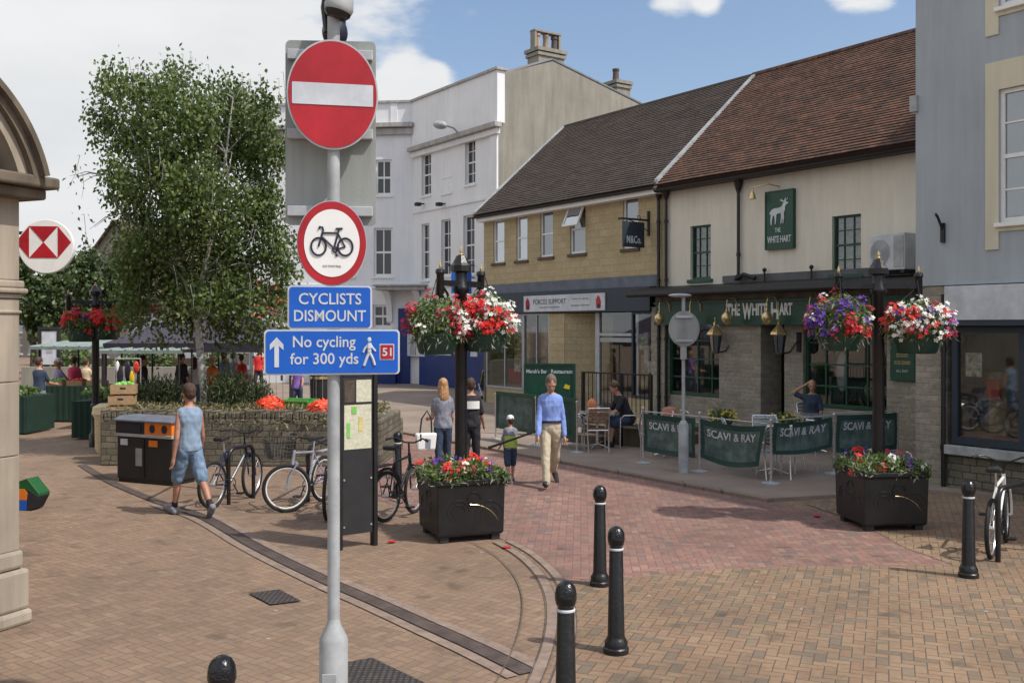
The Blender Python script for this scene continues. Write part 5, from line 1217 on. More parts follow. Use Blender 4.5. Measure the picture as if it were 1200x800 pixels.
def hoop(label,a,c,h=.78):
    a=Vector(a); c=Vector(c); d=c-a; L=d.length; t=MB(); r=.13
    P=[(0,0,0),(0,0,h-r)]+[(r-r*math.cos(q*PI/10),0,h-r+r*math.sin(q*PI/10)) for q in range(1,6)]+[(L-r+r*math.sin(q*PI/10),0,h-r+r*math.cos(q*PI/10)) for q in range(0,5)]+[(L,0,h-r),(L,0,0)]
    t.tube(P,.028,10); o=t.build('cycle_hoop',M['black_paint'],None,smooth=True,loc=(a.x,a.y,0),rot=(0,0,math.atan2(d.y,d.x)))
    return tag(o,label,'bicycle stand','black steel cycle hoops')
hoop('black cycle hoop left of the walking man, nearest the litter bin',G(205,590),G(236,572))
hoop('black cycle hoop that holds the dark mountain bicycle',G(268,591),G(297,583.5))
hoop('black cycle hoop behind the silver bicycle with the basket',G(361,588),G(388,572))
hoop('black cycle hoop in front of the white bicycle at the right edge',(5.16,10.42),(5.78,10.95))

# ================================================================= stone doorway at the left edge
qx,qy=G(37,742); dz=qy; 
hd=Vector((.40,.91)).normalized()      # the door surround runs back to the right
dr=thing('stone_doorway','weathered limestone door surround with arched hood and carved tympanum, cropped by the left edge','doorway',(X(18,dz+.3),dz+.3,0),math.atan2(hd.y,hd.x))
# local: x runs back along the wall, y points left into the building, origin at the far pilaster's right edge
def pil(x0):
    b=MB(); w=.46
    b.bb(x0-w-.08,x0+.08,-.12,.5,0,.12); b.bb(x0-w-.06,x0+.065,-.10,.5,.12,.46); b.bb(x0-w-.03,x0+.03,-.07,.5,.465,.62); p=b.build('pilaster_base',M['limestone'],dr,bevel=.03)
    b=MB(); z=.62
    for hh in (.80,.62,.70,):
        b.bb(x0-w+.02,x0,-.05,.5,z,z+hh-.006); z+=hh
    b.build('pilaster',M['limestone'],dr,bevel=.008)
    b=MB()
    for (o,z0,z1) in ((.018,z-.13,z-.10),(.02,z,z+.04),(.05,z+.042,z+.085),(.03,z+.087,z+.15)): b.bb(x0-w+.02-o,x0+o,-.05-o,.5,z0,z1)
    b.build('capital',M['limestone'],dr,bevel=.015)
    b=MB(); b.bb(x0-w+.02,x0-.0,-.05,.5,z+.152,HZ(216,dz)); b.build('impost_block',M['limestone'],dr,bevel=.01)
    return z
zt=pil(0); pil(-2.0)
ze=HZ(216,dz)
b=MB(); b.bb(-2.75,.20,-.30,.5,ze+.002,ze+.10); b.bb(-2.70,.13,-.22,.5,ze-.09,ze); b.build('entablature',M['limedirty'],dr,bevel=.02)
def xloc(px,off=.3):
    r=(px-600)/F; o=Vector((X(22,dz+.3),dz+.3))-Vector((-hd.y,hd.x))*off; return (o.y*r-o.x)/(hd.x-hd.y*r), 
def band(b,r0,r1,y0,y1,cx,cz,n=28,a0=0.0):
    o=[];i=[];o2=[];i2=[]
    for k in range(n+1):
        a=a0+(PI-2*a0)*k/n; c_,s_=math.cos(a),math.sin(a)
        o.append(b.av((cx+r1*c_,y0,cz+r1*s_))); i.append(b.av((cx+r0*c_,y0,cz+r0*s_))); o2.append(b.av((cx+r1*c_,y1,cz+r1*s_))); i2.append(b.av((cx+r0*c_,y1,cz+r0*s_)))
    for k in range(n):
        b.af((o[k],o[k+1],i[k+1],i[k])); b.af((o[k],o2[k],o2[k+1],o[k+1])); b.af((i[k],i[k+1],i2[k+1],i2[k])); b.af((o2[k],i2[k],i2[k+1],o2[k+1]))
OFFY=.30
xr=xloc(57,OFFY)[0]; x0_=xloc(0,OFFY)[0]
o_=Vector((X(22,dz+.3),dz+.3))-Vector((-hd.y,hd.x))*OFFY; z0_=(o_+hd*x0_).y; hz0=HZ(94,z0_)-(ze+.10); dd_=xr-x0_
TH=rad(15); R0=(dd_*dd_+hz0*hz0)/(2*(dd_*math.cos(TH)-hz0*math.sin(TH))); ccx=xr-R0*math.cos(TH); ccz=ze+.10-R0*math.sin(TH)
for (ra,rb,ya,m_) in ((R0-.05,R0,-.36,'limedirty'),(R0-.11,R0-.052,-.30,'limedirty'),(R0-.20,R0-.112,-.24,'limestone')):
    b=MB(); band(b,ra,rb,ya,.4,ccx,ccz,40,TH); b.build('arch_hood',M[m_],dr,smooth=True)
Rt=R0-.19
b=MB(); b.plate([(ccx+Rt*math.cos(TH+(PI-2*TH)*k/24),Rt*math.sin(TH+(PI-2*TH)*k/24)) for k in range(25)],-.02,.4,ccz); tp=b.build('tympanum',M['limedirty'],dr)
b=MB()
for q in range(11):
    a=PI*(.13+.74*q/10); rr_=Rt*.86; cx=rr_*math.cos(a); cz=rr_*math.sin(a); R_=.10
    b.tube([(ccx+cx+R_*(1-.06*j)*math.cos(q+j*.45),-.05,ccz+cz+R_*(1-.06*j)*math.sin(q+j*.45)) for j in range(13)],.024,6)
b.build('carved_scrolls',M['limestone'],tp,smooth=True)
b=MB(); b.bb(-2.0,-.46,.15,.25,0,ze-.1); b.build('door',M['green'],dr)
b=MB(); b.bb(.0-4.4,-2.75,-.0,.5,0,5.2); b.bb(-2.75,-.02,.42,.5,ze,5.0); b.build('wall_face',M['limestone'],dr)
# bank building that carries the round sign, beyond the left edge of the photograph
bk=thing('bank_building','limestone bank building running back behind the arched doorway, left of the picture','building',(X(22,dz)-.55,dz+.55,0),math.atan2(UY,UX))
b=MB(); b.bb(.3,9,.0,5,0,5.5); b.build('wall',M['limestone'],bk)
hs=Vector((X(55,13.2),13.2,HZ(289,13.2)))
ds=Vector((1,.10)).normalized()
sg=thing('round_bank_sign','round white projecting sign with red and white hexagon emblem behind the stone pillar','hanging sign',hs,math.atan2(ds.y,ds.x))
k=13.2/F; rx=31*k; rzz=31.5*k
b=MB(); b.plate(oval(rx,rzz),-.04,.04); b.build('disc',M['white'],sg,bevel=.008)
hw=28*k; hh=18.5*k; q=14*k
for s_,y0,y1 in ((1,-.046,-.041),):
    cxh=-2.5*k
    def tri(nm,pts,m):
        b=MB(); b.plate([(p[0]+cxh,p[1]+5*k) for p in pts],y0,y1); b.build(nm,M[m],sg)
    i=16*k
    tri('emblem_part',[(-i,hh),(i,hh),(0,0)],'red'); tri('emblem_part',[(-i,-hh),(0,0),(i,-hh)],'red')
    tri('emblem_part',[(i+.002,-hh),(hw+3*k,0),(i+.002,hh)],'red'); tri('emblem_part',[(-i-.002,-hh),(-i-.002,hh),(-hw-3*k,0)],'red')
b=MB(); b.tube([(-rx*.8,0,rzz*.5),(-1.2,0,rzz*.5)],.025,6); b.tube([(-rx*.8,0,-rzz*.5),(-1.2,0,-rzz*.5)],.025,6); b.build('bracket',M['black_paint'],sg)

# ================================================================= round sign on its own pole, seen from behind
sx_,sy_=G(801,557); st_=thing('road_sign_pole','grey pole with small round sign seen from behind, beside the pub banners','sign post',(sx_,sy_,.05))
b=MB(); b.lathe([(.030,.7),(.030,3.0),(.001,3.0)],n=14); b.build('pole',M['greypaint'],st_,smooth=True)
b=MB(); b.lathe([(.085,0),(.085,.80),(.05,.87),(.03,.88)],n=16); b.build('base_sleeve',M['greypaint'],st_,smooth=True)
zc=HZ(385,sy_)-.05; b=MB(); b.plate(oval(.26,.30,40),-.06,-.048,zc); dd=b.build('sign_disc_back',M['signback'],st_)
for z0 in (.2,-.2): b=MB(); b.bb(-.14,.14,-.09,-.062,zc+z0-.02,zc+z0+.02); b.build('rail',M['signgrey'],dd)
b=MB(); b.bb(-.045,.045,-.05,.045,zc-.52,zc-.30); b.build('junction_box',M['greypaint'],st_,bevel=.006)
b=MB(); b.M=Matrix.Translation((-.06,0,2.98)); b.sph((0,0,0),.20,.10,.035,16,8); b.build('lamp_head',M['greypaint'],st_,smooth=True)

# ================================================================= banners and barriers
def stanchion(label,x,y,h=1.02,g='steel barrier posts'):
    t=thing('barrier_post',label,'barrier post',(x,y,.05),0,g)
    b=MB(); b.lathe([(.15,0),(.15,.012),(.05,.03),(.02,.035)],n=20); b.build('base',M['steel'],t,smooth=True)
    b=MB(); b.lathe([(.020,.02),(.020,h-.06),(.028,h-.05),(.028,h-.02),(.001,h)],n=12); b.build('pole',M['alu'],t,smooth=True); return t
posts=[G(753.6,545.4),G(820,555.6),G(903.5,570),(5.38,16.4),(X(1052,16.9),16.9)]
plab=['steel barrier post at the left end of the printed banners','steel barrier post between the first two printed banners, right of the round sign pole','steel barrier post at the outer corner of the pub terrace, nearest the camera','steel barrier post right of the aluminium chair, behind the right planter','steel barrier post at the far right end of the banners near the stone pier']
for p,l_ in zip(posts,plab): stanchion(l_,*p)
def banner(label,a,c,z0,z1,inL=.03,inR=.03,skew=0,sag=.05,h0=None,txt=True,dropR=0,dropL=0):
    a=Vector(a); c=Vector(c); d=c-a; L=d.length; t=thing('banner',label,'banner',(a.x,a.y,.05),math.atan2(d.y,d.x))
    nx,nz=18,8
    def pt(u,v,yo=0):
        x=inL+(L-inL-inR)*u + skew*(1-v)*(u-.0)*L; zt_=z1-dropR*u-dropL*(1-u); z=z0+(zt_-z0)*v-sag*math.sin(PI*u)*(1-.3*v); y=.05*math.sin(PI*u)*math.sin(PI*v)*1.2+.012*math.sin(9*u+4*v)+yo
        return (x,y,z)
    def cloth(nm,u0,u1,v0,v1,yo,m):
        b=MB(); g=[[b.av(pt(u0+(u1-u0)*i/nx,v0+(v1-v0)*j/nz,yo)) for i in range(nx+1)] for j in range(nz+1)]
        for j in range(nz):
            for i in range(nx): b.af((g[j][i],g[j][i+1],g[j+1][i+1],g[j+1][i]))
        return b.build(nm,m,t,smooth=True)
    cloth('cloth',0,1,0,1,0,M['greencloth']); cloth('printed_panel',.06,.94,.12,.86,-.006,M['greybanner'])
    b=MB(); b.tube([(0,0,z1+.03),(L,0,z1+.03-dropR-dropL*0)],.012,6); b.build('rail',M['steel'],t)
    if txt:
        me=text_mesh('SCAVI & RAY',L*.74,.13,.004,.015); 
        n=len(me.vertices); A=np.empty(n*3,dtype=np.float32); me.vertices.foreach_get('co',A); A=A.reshape(-1,3)
        for k in range(n):
            u=.5+A[k,0]/(L-.06); v=.70+A[k,2]/(z1-z0); q=pt(u,v,-.012); A[k]=(q[0],q[1]+A[k,1],q[2])
        me.vertices.foreach_set('co',A.reshape(-1)); me.update(); me.materials.clear(); me.materials.append(M['signwhite'])
        o=bpy.data.objects.new('lettering',me); C.objects.link(o); o.parent=t
    return t
banner('green printed banner half behind the round sign pole, first of the terrace banners',posts[0],posts[1],.22,.90,.02,.10,0,.02)
banner('green printed banner hanging slack right of the round sign pole',posts[1],posts[2],.24,.90,.02,.10,-.10,.08)
banner('green printed banner stretched behind the aluminium chair',posts[2],posts[3],.45,.95,.05,.05,0,.05)
banner('green printed banner behind the flower column and right planter',posts[3],posts[4],.35,.98,.05,.0,0,.02)
lp=[G(581,517),G(628,525),G(676,533)]
for p,l_ in zip(lp,('steel barrier post left of the boy, at the end of the framed green screens','steel barrier post hidden between the boy and the walking man','steel barrier post right of the walking man beside the wooden chair')): stanchion(l_,*p)
def screen(label,a,c,z0=.25,z1=1.05,m='greybanner'):
    a=Vector(a); c=Vector(c); d=c-a; L=d.length; t=thing('framed_screen',label,'screen',(a.x,a.y,.05),math.atan2(d.y,d.x),'green framed terrace screens')
    f=.07; b=MB(); b.bb(.03,L-.03,-.02,.02,z0,z0+f); b.bb(.03,L-.03,-.02,.02,z1-f,z1); b.bb(.03,.03+f,-.02,.02,z0+f,z1-f); b.bb(L-.03-f,L-.03,-.02,.02,z0+f,z1-f); b.build('frame',M['green'],t)
    b=MB(); b.bb(.03+f,L-.03-f,-.006,.006,z0+f,z1-f); b.build('panel',M[m],t); return t
screen('framed grey green screen directly behind the boy',lp[0],lp[1]); screen('framed dark green screen behind the legs of the walking man',lp[1],lp[2],m='greencloth')
# menu board of the pub
mz=22.2; mbx=X(614,mz); mbw=X(676,mz-.3)-mbx
t=thing('terrace_board','large dark green board with white heading behind the walking man','sign board',(mbx,mz,.05),rad(-12))
b=MB(); b.bb(0,mbw,0,.04,.15,HZ(428,mz)); bd_=b.build('board',M['green'],t,bevel=.01); h_=HZ(428,mz)
b=MB(); f=.05; b.bb(0,mbw,-.02,-.002,h_-.04,h_); b.bb(0,f,-.02,-.002,.15,h_-.04); b.bb(mbw-f,mbw,-.02,-.002,.15,h_-.04); b.build('board_frame',M['tubgreen'],bd_)
text("Marsh's Bar",mbw*.40,.09,M['signwhite'],bd_,(mbw*.25,-.003,h_-.18),.004,.02); text('Restaurant',mbw*.42,.09,M['signwhite'],bd_,(mbw*.74,-.003,h_-.18),.004,.02)
for (xx,zz) in ((.82,-.55),(.22,-.80),(.6,-.85)):
    b=MB(); b.plate([(mbw*xx-.06,h_+zz),(mbw*xx+.07,h_+zz-.03),(mbw*xx+.09,h_+zz+.05),(mbw*xx-.02,h_+zz+.09)],-.006,-.002); b.build('yellow_motif',M['petal_yellow'],bd_)
for xx in (.08,mbw-.08): b=MB(); b.tube([(xx,.02,.15),(xx,.02,0)],.02,6); b.build('leg',M['black_matt'],t)
# step railing by the stone shop
r0=Vector((X(683,21.0),21.0)); r1=Vector((X(763,19.6),19.6)); d=r1-r0; RL=d.length
t=thing('step_railing','black iron railing with thin bars at the steps of the stone shop','railing',(r0.x,r0.y,.05),math.atan2(d.y,d.x))
hr=1.50; b=MB(); b.bb(0,RL,-.02,.02,hr-.03,hr); b.bb(0,RL,-.015,.015,.42,.45); b.build('rails',M['black_paint'],t)
b=MB(); k=.06
while k<RL: b.cyl((k,0,.45),(k,0,hr-.03),.009,n=5); k+=.11
b.build('bars',M['black_paint'],t,)
for k in (0,RL*.58,RL): b=MB(); b.box(k,0,hr/2,.05,.05,hr); b.build('post',M['black_paint'],t)
b=MB(); b.bb(-.2,RL,.15,2.4,0,.36); b.bb(-.2,RL*.4,-.25,.14,0,.18); o=b.build('entrance_steps',M['limedirty'],None,bevel=.01,loc=(r0.x,r0.y,.05),rot=(0,0,math.atan2(d.y,d.x))); tag(o,'raised stone landing with steps behind the black railing','steps')

# ================================================================= terrace furniture
def chair(label,x,y,rz,wood=False):
    t=thing('terrace_chair',label,'chair',(x,y,.05),rz,'aluminium terrace chairs'); w=.21; sm=M['wood'] if wood else M['alu']
    for s_ in (-1,1):
        b=MB(); b.tube([(s_*w,-.20,0),(s_*w*1.0,-.19,.60),(s_*w*1.02,-.12,.66),(s_*w*1.02,.12,.67)],.013,7); b.build('front_leg',M['alu'],t,smooth=True)
        b=MB(); b.tube([(s_*w*.95,.24,0),(s_*w,.17,.45),(s_*w,.22,.70),(s_*w,.27,.84),(s_*w*.8,.275,.87)],.013,7); b.build('rear_leg',M['alu'],t,smooth=True)
    b=MB()
    for k in range(7): b.bb(-w+.01,w-.01,-.19+.052*k,-.155+.052*k,.43,.445)
    b.build('seat',sm,t)
    b=MB(); b.tube([(-w,-.19,.43),(w,-.19,.43)],.011,6); b.tube([(-w,.17,.43),(w,.17,.43)],.011,6); b.tube([(-w,.275,.87),(w,.275,.87)],.012,6); b.build('cross_rails',M['alu'],t)
    b=MB()
    for k in range(5): yy=.20+.017*k; zz=.56+.062*k; b.bb(-w+.012,w-.012,yy,yy+.012,zz,zz+.045)
    b.build('backrest',sm,t); return t
def table(label,x,y,w=.62,h=.73,rz=.3):
    t=thing('terrace_table',label,'table',(x,y,.05),rz,'aluminium terrace tables')
    b=MB(); b.plate(shadeplate(w,w,.05),0,.0) if False else b.prism(shadeplate(w,w,.06),(0,0,h-.03),(1,0,0),(0,1,0),(0,0,1),.03); b.build('table_top',M['alu'],t)
    b=MB(); b.cyl((0,0,.06),(0,0,h-.03),.03); b.build('column',M['alu'],t,smooth=True)
    b=MB(); 
    for k in range(4): a=PI/4+k*PI/2; b.tube([(0,0,.09),(.27*math.cos(a),.27*math.sin(a),.015)],.018,6)
    b.build('foot_cross',M['alu'],t); return t
t1=(X(700,19.9),19.9)
table('aluminium table with the orange bag, right of the walking man',*t1,rz=.2)
chair('wooden slatted chair with its back to the camera at the table with the orange bag',X(699,19.35),19.35,PI+.1,True)
chair('wooden backed chair under the seated man in dark clothes',X(739,20.0),20.0,rad(-100),True)
chair('aluminium chair left of the table with the orange bag, behind the barrier post',X(672,20.0),20.0,rad(80))
b=MB(); b.lathe([(.07,0),(.10,.08),(.11,.16),(.07,.24),(.03,.27),(.001,.27)],n=12); o=b.build('orange_bag',mat('orange_bag',(.62,.22,.08),.6,0,.25,18,.2),None,smooth=True,loc=(X(694,19.85),19.85,.78)); tag(o,'orange paper bag standing on the table beside the walking man','bag')
b=MB(); b.lathe([(.03,0),(.038,.13),(.034,.13),(.028,.01),(.001,.01)],n=14); o=b.build('glass',M['signwhite'],None,smooth=True,loc=(X(701,19.8),19.8,.78)); tag(o,'white cup on the table right of the orange bag','cup')
t2=(X(783,18.6),18.6); table('aluminium table behind the first printed banner',*t2)
chair('aluminium chair behind the first printed banner, left of the round sign pole',X(768,18.5),18.5,rad(-70)); chair('wooden slatted chair behind the second banner, right of the round sign pole',X(818,18.6),18.6,rad(100),True)
b=MB(); b.lathe([(.09,0),(.14,.05),(.15,.12),(.12,.19),(.001,.22)],n=14); o=b.build('bread_basket',mat('terracotta',(.45,.19,.12),.7),None,smooth=True,loc=(X(785,18.6),18.6,.78)); tag(o,'round terracotta bowl on the table behind the first banner','bowl')
t3=(X(905,16.4),16.4); table('aluminium table behind the outer corner post of the terrace',*t3)
chair('bright aluminium chair at the outer corner post with its back to the camera',X(906,15.95),15.95,PI+.1); chair('aluminium chair seen side on, left of the right planter',X(936,16.5),16.5,rad(-75)); chair('aluminium chair behind the slack banner, left of the corner table',X(866,17.0),17.0,rad(85)); chair('aluminium chair on the far side of the corner table',X(898,17.3),17.3,rad(-8))
t4=(X(952,19.3),19.3); table('aluminium table at which the man with a raised hand sits',*t4); chair('aluminium chair under the man with a raised hand',X(950,20.3),20.3,0)
def flowerpot(label,px_,py_,z):
    t=thing('flower_pot',label,'flower pot',(X(px_,z),z,.05),0,'yellow flower pots by the pub door'); b=MB(); b.lathe([(.14,0),(.19,.42),(.21,.42),(.21,.47),(.17,.47),(.16,.42),(.001,.42)],n=16); b.build('pot',M['potdark'],t,smooth=True)
    P=ell_pts(500,(0,0,.55),(.30,.26,.19),.3); quads_obj('foliage',leaf_quads(P,.09,.04,-.2),M['basketleaf'],t)
    flower_cluster(t,'y',M['petal_yellow'],[((.28*math.cos(a),.24*math.sin(a)-.03,.60+.1*math.sin(a*3)),.06,4) for a in np.arange(0,6.2,.5)],.03,'yellow_flowers')
flowerpot('pot of yellow flowers left of the wide stone pier',846,485,20.6); flowerpot('pot of yellow flowers by the pub doorway, left of the seated man',919,485,19.6)

# ================================================================= market stalls
def stall(label,x,y,rz,L,D,zf,zb,cm,cloth=True,th=.95,group=None,vd=0.0):
    t=thing('market_stall',label,'market stall',(x,y,0),rz,group)
    for (a,c) in ((0,0),(L,0),(0,D),(L,D)): b=MB(); b.cyl((a,c,0),(a,c,zf if c==0 else zb),.025); b.build('pole',M['black_matt'],t)
    b=MB(); n=24
    g=[[b.av((-.15+(L+.3)*i/n,-.2+(D+.4)*j/4,(zf+(zb-zf)*j/4)+.06-.05*abs(math.sin(PI*i/4)))) for i in range(n+1)] for j in range(5)]
    for j in range(4):
        for i in range(n): b.af((g[j][i],g[j][i+1],g[j+1][i+1],g[j+1][i]))
    b.build('canopy',cm[0],t)
    b=MB(); b.bb(-.15,L+.15,-.215,-.203,zf-.04-vd,zf+.04); b.build('valance',cm[1],t)
    if cloth:
        b=MB(); n=int(L/.08)
        P=[(i*.08,-.02*(i%2)) for i in range(n+1)]
        for i in range(n): b.poly([(P[i][0],P[i][1],.05),(P[i+1][0],P[i+1][1],.05),(P[i+1][0],P[i+1][1],th),(P[i][0],P[i][1],th)])
        b.bb(0,L,.0,D*.6,th-.02,th); b.bb(0,.01,0,D*.6,.05,th); b.bb(L-.01,L,0,D*.6,.05,th); b.build('table_cloth',M['stallcloth'],t)
    return t
def produce(t,xs,y,z,mats_,r=.05,n=40,w=.45,d=.35):
    for k,x in enumerate(xs):
        b=MB(); b.bb(x,x+w,y,y+d,z,z+.02); b.bb(x,x+w,y,y+.015,z+.02,z+.13); b.bb(x,x+w,y+d-.015,y+d,z+.02,z+.13); b.bb(x,x+.015,y,y+d,z+.02,z+.13); b.bb(x+w-.015,x+w,y,y+d,z+.02,z+.13); b.build('tray',M['card'],t)
        b=MB()
        for _ in range(n): b.sph((x+random.uniform(.05,w-.05),y+random.uniform(.05,d-.05),z+random.uniform(.08,.16)),r,nu=7,nv=5)
        b.build('produce',M[mats_[k%len(mats_)]],t)
s1=stall('fruit stall with pale green striped canopy, nearest the stone pillar',X(46,25.8),25.8,rad(-6),1.75,1.9,1.95,2.10,(M['stallpale'],M['stallpale']))
produce(s1,(.1,.65,1.2),.15,.95,('mapgreen','tomato','mapyellow'))
s1b=stall('dark green draped stall table beside the far flower column',X(72,22.2),22.2,rad(10),1.5,1.4,2.0,2.0,(M['stallpale'],M['stallpale'])) if False else None
t=thing('draped_table','dark green draped market table just left of the far flower column','market table',(X(84,21.8),21.8,0),rad(-6))
b=MB(); n=16
for i in range(n): 
    a0=i*1.1/n; a1=(i+1)*1.1/n; b.poly([(a0,-.02*(i%2),.04),(a1,-.02*((i+1)%2),.04),(a1,-.02*((i+1)%2),.85),(a0,-.02*(i%2),.85)])
b.bb(0,1.1,.02,.8,.83,.85); b.bb(-.004,0,0,.8,.04,.85); b.bb(1.1,1.104,0,.8,.04,.85); b.build('cloth',M['stallcloth'],t)
P=ell_pts(500,(.55,.4,1.0),(.5,.35,.14),.2); quads_obj('leafy_vegetables',leaf_quads(P,.11,.07,-.2),M['basketleaf'],t)
t=thing('draped_table','dark green draped market table right beside the stone pillar','market table',(X(2,22.8),22.8,0),rad(-4))
b=MB(); n=10
for i in range(n): a0=i*.6/n; a1=(i+1)*.6/n; b.poly([(a0,-.02*(i%2),.04),(a1,-.02*((i+1)%2),.04),(a1,-.02*((i+1)%2),.88),(a0,-.02*(i%2),.88)])
b.bb(0,.6,.02,1.2,.86,.88); b.bb(.6,.604,0,1.2,.04,.88); b.bb(-.004,0,0,1.2,.04,.88); b.build('cloth',M['stallcloth'],t)
P=ell_pts(260,(.3,.5,.98),(.28,.45,.10),.2); quads_obj('leafy_vegetables',leaf_quads(P,.10,.07,-.2),M['basketleaf'],t)
t=thing('pale_sack','round white sack beside the far flower column','sack',(X(124,19.5),19.5,0)); b=MB(); b.lathe([(.16,.0),(.2,.1),(.21,.7),(.26,.78),(.24,.92),(.12,.98),(.001,.98)],n=16); b.build('sack',M['straw'],t,smooth=True)
# stacked produce boxes on the bed end
bx0=(X(143,18.3),18.3)
for k,(z,lab,m) in enumerate(((.86,'brown cardboard box at the bottom of the stack on the bed corner','card'),(1.06,'cardboard box of vegetables in the middle of the stack','card'),(1.26,'open cardboard box of mixed vegetables on top of the stack','card'))):
    t=thing('produce_box',lab,'box',(bx0[0]+.03*k-.02,bx0[1],z),rad(4+5*k),'stacked produce boxes')
    b=MB(); w,d,h=.44,.34,.17; b.bb(-w/2,w/2,-d/2,d/2,0,.015)
    for (a,c,e,f) in ((-w/2,w/2,-d/2,-d/2+.012),(-w/2,w/2,d/2-.012,d/2),(-w/2,-w/2+.012,-d/2+.012,d/2-.012),(w/2-.012,w/2,-d/2+.012,d/2-.012)): b.bb(a,c,e,f,.015,h)
    b.build('box',M[m],t)
    b=MB(); b.bb(-.05,.05,-d/2-.003,-d/2-.001,.09,.12); b.build('hand_hole',M['symbol'],t)
    b=MB()
    for _ in range(26): b.sph((random.uniform(-.17,.17),random.uniform(-.12,.12),random.uniform(.10,.20)),.045,nu=7,nv=5)
    b.build('vegetables',M[('mapyellow','tomato','mapgreen')[k]],t)
# dark gazebo
gz=25.5; gx0=X(122,gz); gx1=X(338,gz); gw_=gx1-gx0
ga=thing('market_gazebo','large plum grey gazebo tent with black valance behind the birch','gazebo',(gx0,gz,0),rad(3))
ez=HZ(402,gz); pk=HZ(352,gz)+.1
for a in (0,gw_):
    for c in (0,4): b=MB(); b.cyl((a,c,0),(a,c,ez),.03); b.build('pole',M['black_matt'],ga)
b=MB(); n=10
def gr(u,v):
    x=gw_*u; y=4*v; m=max(abs(u-.5),abs(v-.5))*2; z=pk+(ez-pk)*(m**.9); return (x,y,z)
g=[[b.av(gr(i/n,j/n)) for i in range(n+1)] for j in range(n+1)]
for j in range(n):
    for i in range(n): b.af((g[j][i],g[j][i+1],g[j+1][i+1],g[j+1][i]))
b.build('canopy',M['plumcanvas'],ga)
b=MB(); vz=HZ(413,gz); b.bb(0,gw_,-.02,.0,vz,ez); b.bb(0,gw_,4,4.02,vz,ez); b.bb(-.02,0,0,4,vz,ez); b.bb(gw_,gw_+.02,0,4,vz,ez); b.build('valance',M['darkcanvas'],ga)
s2=stall('stall with pale green canopy edge under the dark gazebo',X(124,23.6),23.6,rad(1),1.75,1.0,1.90,1.93,(M['stallpale'],M['stallpale']),cloth=False)
s3=stall('stall with green and white striped awning left of the blue signs',X(256,29),29,rad(14),2.2,2.4,1.95,2.30,(M['stallgreen'],M['stallgreen']),cloth=False,vd=.15)
b=MB(); b.bb(.75,1.2,-.23,-.217,1.79,2.0); b.build('white_stripe',M['white'],s3)
# rack of caps and clothes hung under the pale stall
t=thing('clothes_rack','rack of dark and coloured hats and clothes under the pale green canopy','clothes rack',(X(150,23.2),23.2,0))
b=MB(); b.cyl((-.3,0,0),(-.3,0,1.75),.015); b.cyl((.3,0,0),(.3,0,1.75),.015); b.cyl((-.3,0,1.75),(.3,0,1.75),.015); b.build('rack',M['alu'],t)
for (x_,z_,w_,h_,m) in ((-.18,1.35,.16,.5,'charcoal'),(0,1.45,.15,.5,'symbol'),(.10,1.30,.12,.35,'petal_yellow'),(.20,1.55,.14,.3,'tomato'),(-.24,1.55,.10,.3,'white'),(.0,1.0,.3,.35,'charcoal')):
    b=MB(); b.sph((x_,-.02,z_),w_/2,.05,h_/2,8,6); b.build('garment',M[m],t,smooth=True)
# green lantern-shaped toy / bag behind the pillar
gx,gy=G(27,598); t=thing('striped_windbreak_bag','green, orange and blue fabric bag lying behind the stone pillar','bag',(gx+.10,gy+.1,0),rad(-10))
for k,(m,pts) in enumerate((('baggreen',[(-.2,.38),(-.02,.44),(.16,.24),(.16,.20),(-.2,.30)]),('orange',[(-.2,.14),(-.02,.14),(.0,.22),(-.05,.30),(-.2,.30)]),('blue',[(-.2,.0),(-.02,.0),(-.02,.14),(-.2,.14)]),('charcoal',[(-.02,.0),(.06,.02),(.16,.20),(.0,.30),(-.02,.14)]))):
    b=MB(); b.plate(pts,-.12-.002*k,.12+.002*k); b.build('fabric_panel',M[m],t,bevel=.01)
# ================================================================= people
TMP=bpy.data.scenes.new('workbench')
def remesh(mb, name, mt, parent, vox, fold=0.0, seed=0, smooth_it=2, sx=.86, fq=((9,5),(22,11)), flt=None):
    me=bpy.data.meshes.new(name); me.from_pydata(mb.v,[],mb.f); o=bpy.data.objects.new(name,me); C.objects.link(o)
    import bmesh
    bm=bmesh.new(); bm.from_mesh(me); bmesh.ops.recalc_face_normals(bm,faces=bm.faces[:]); bm.to_mesh(me); bm.free()
    r=o.modifiers.new('r','REMESH'); r.mode='VOXEL'; r.voxel_size=vox; r.use_smooth_shade=True
    s=o.modifiers.new('s','SMOOTH'); s.iterations=smooth_it; s.factor=.5
    C.objects.unlink(o); TMP.collection.objects.link(o); vl=TMP.view_layers[0]; vl.update()
    m2=bpy.data.meshes.new_from_object(o.evaluated_get(vl.depsgraph))
    bpy.data.objects.remove(o); m2.name=name
    n_=len(m2.vertices); A=np.empty(n_*3,dtype=np.float32); m2.vertices.foreach_get('co',A); A=A.reshape(-1,3)
    if fold and vox<.018:
        N=np.empty(n_*3,dtype=np.float32); m2.vertex_normals.foreach_get('vector',N); N=N.reshape(-1,3)
        q=np.array([noise.noise(Vector((x_*fq[0][0]+seed,y_*fq[0][0],z_*fq[0][1])))*.6+noise.noise(Vector((x_*fq[1][0]+seed,y_*fq[1][0],z_*fq[1][1])))*.4 for x_,y_,z_ in A.tolist()],dtype=np.float32)
        A=A+N*(q*fold+fold*.3)[:,None]
    A[:,0]*=sx; m2.vertices.foreach_set('co',A.reshape(-1).astype(np.float32))
    m2.materials.clear(); m2.materials.append(mt)
    m2.polygons.foreach_set('use_smooth',[True]*len(m2.polygons)); m2.update()
    q=bpy.data.objects.new(name,m2); C.objects.link(q); q.parent=parent; return q
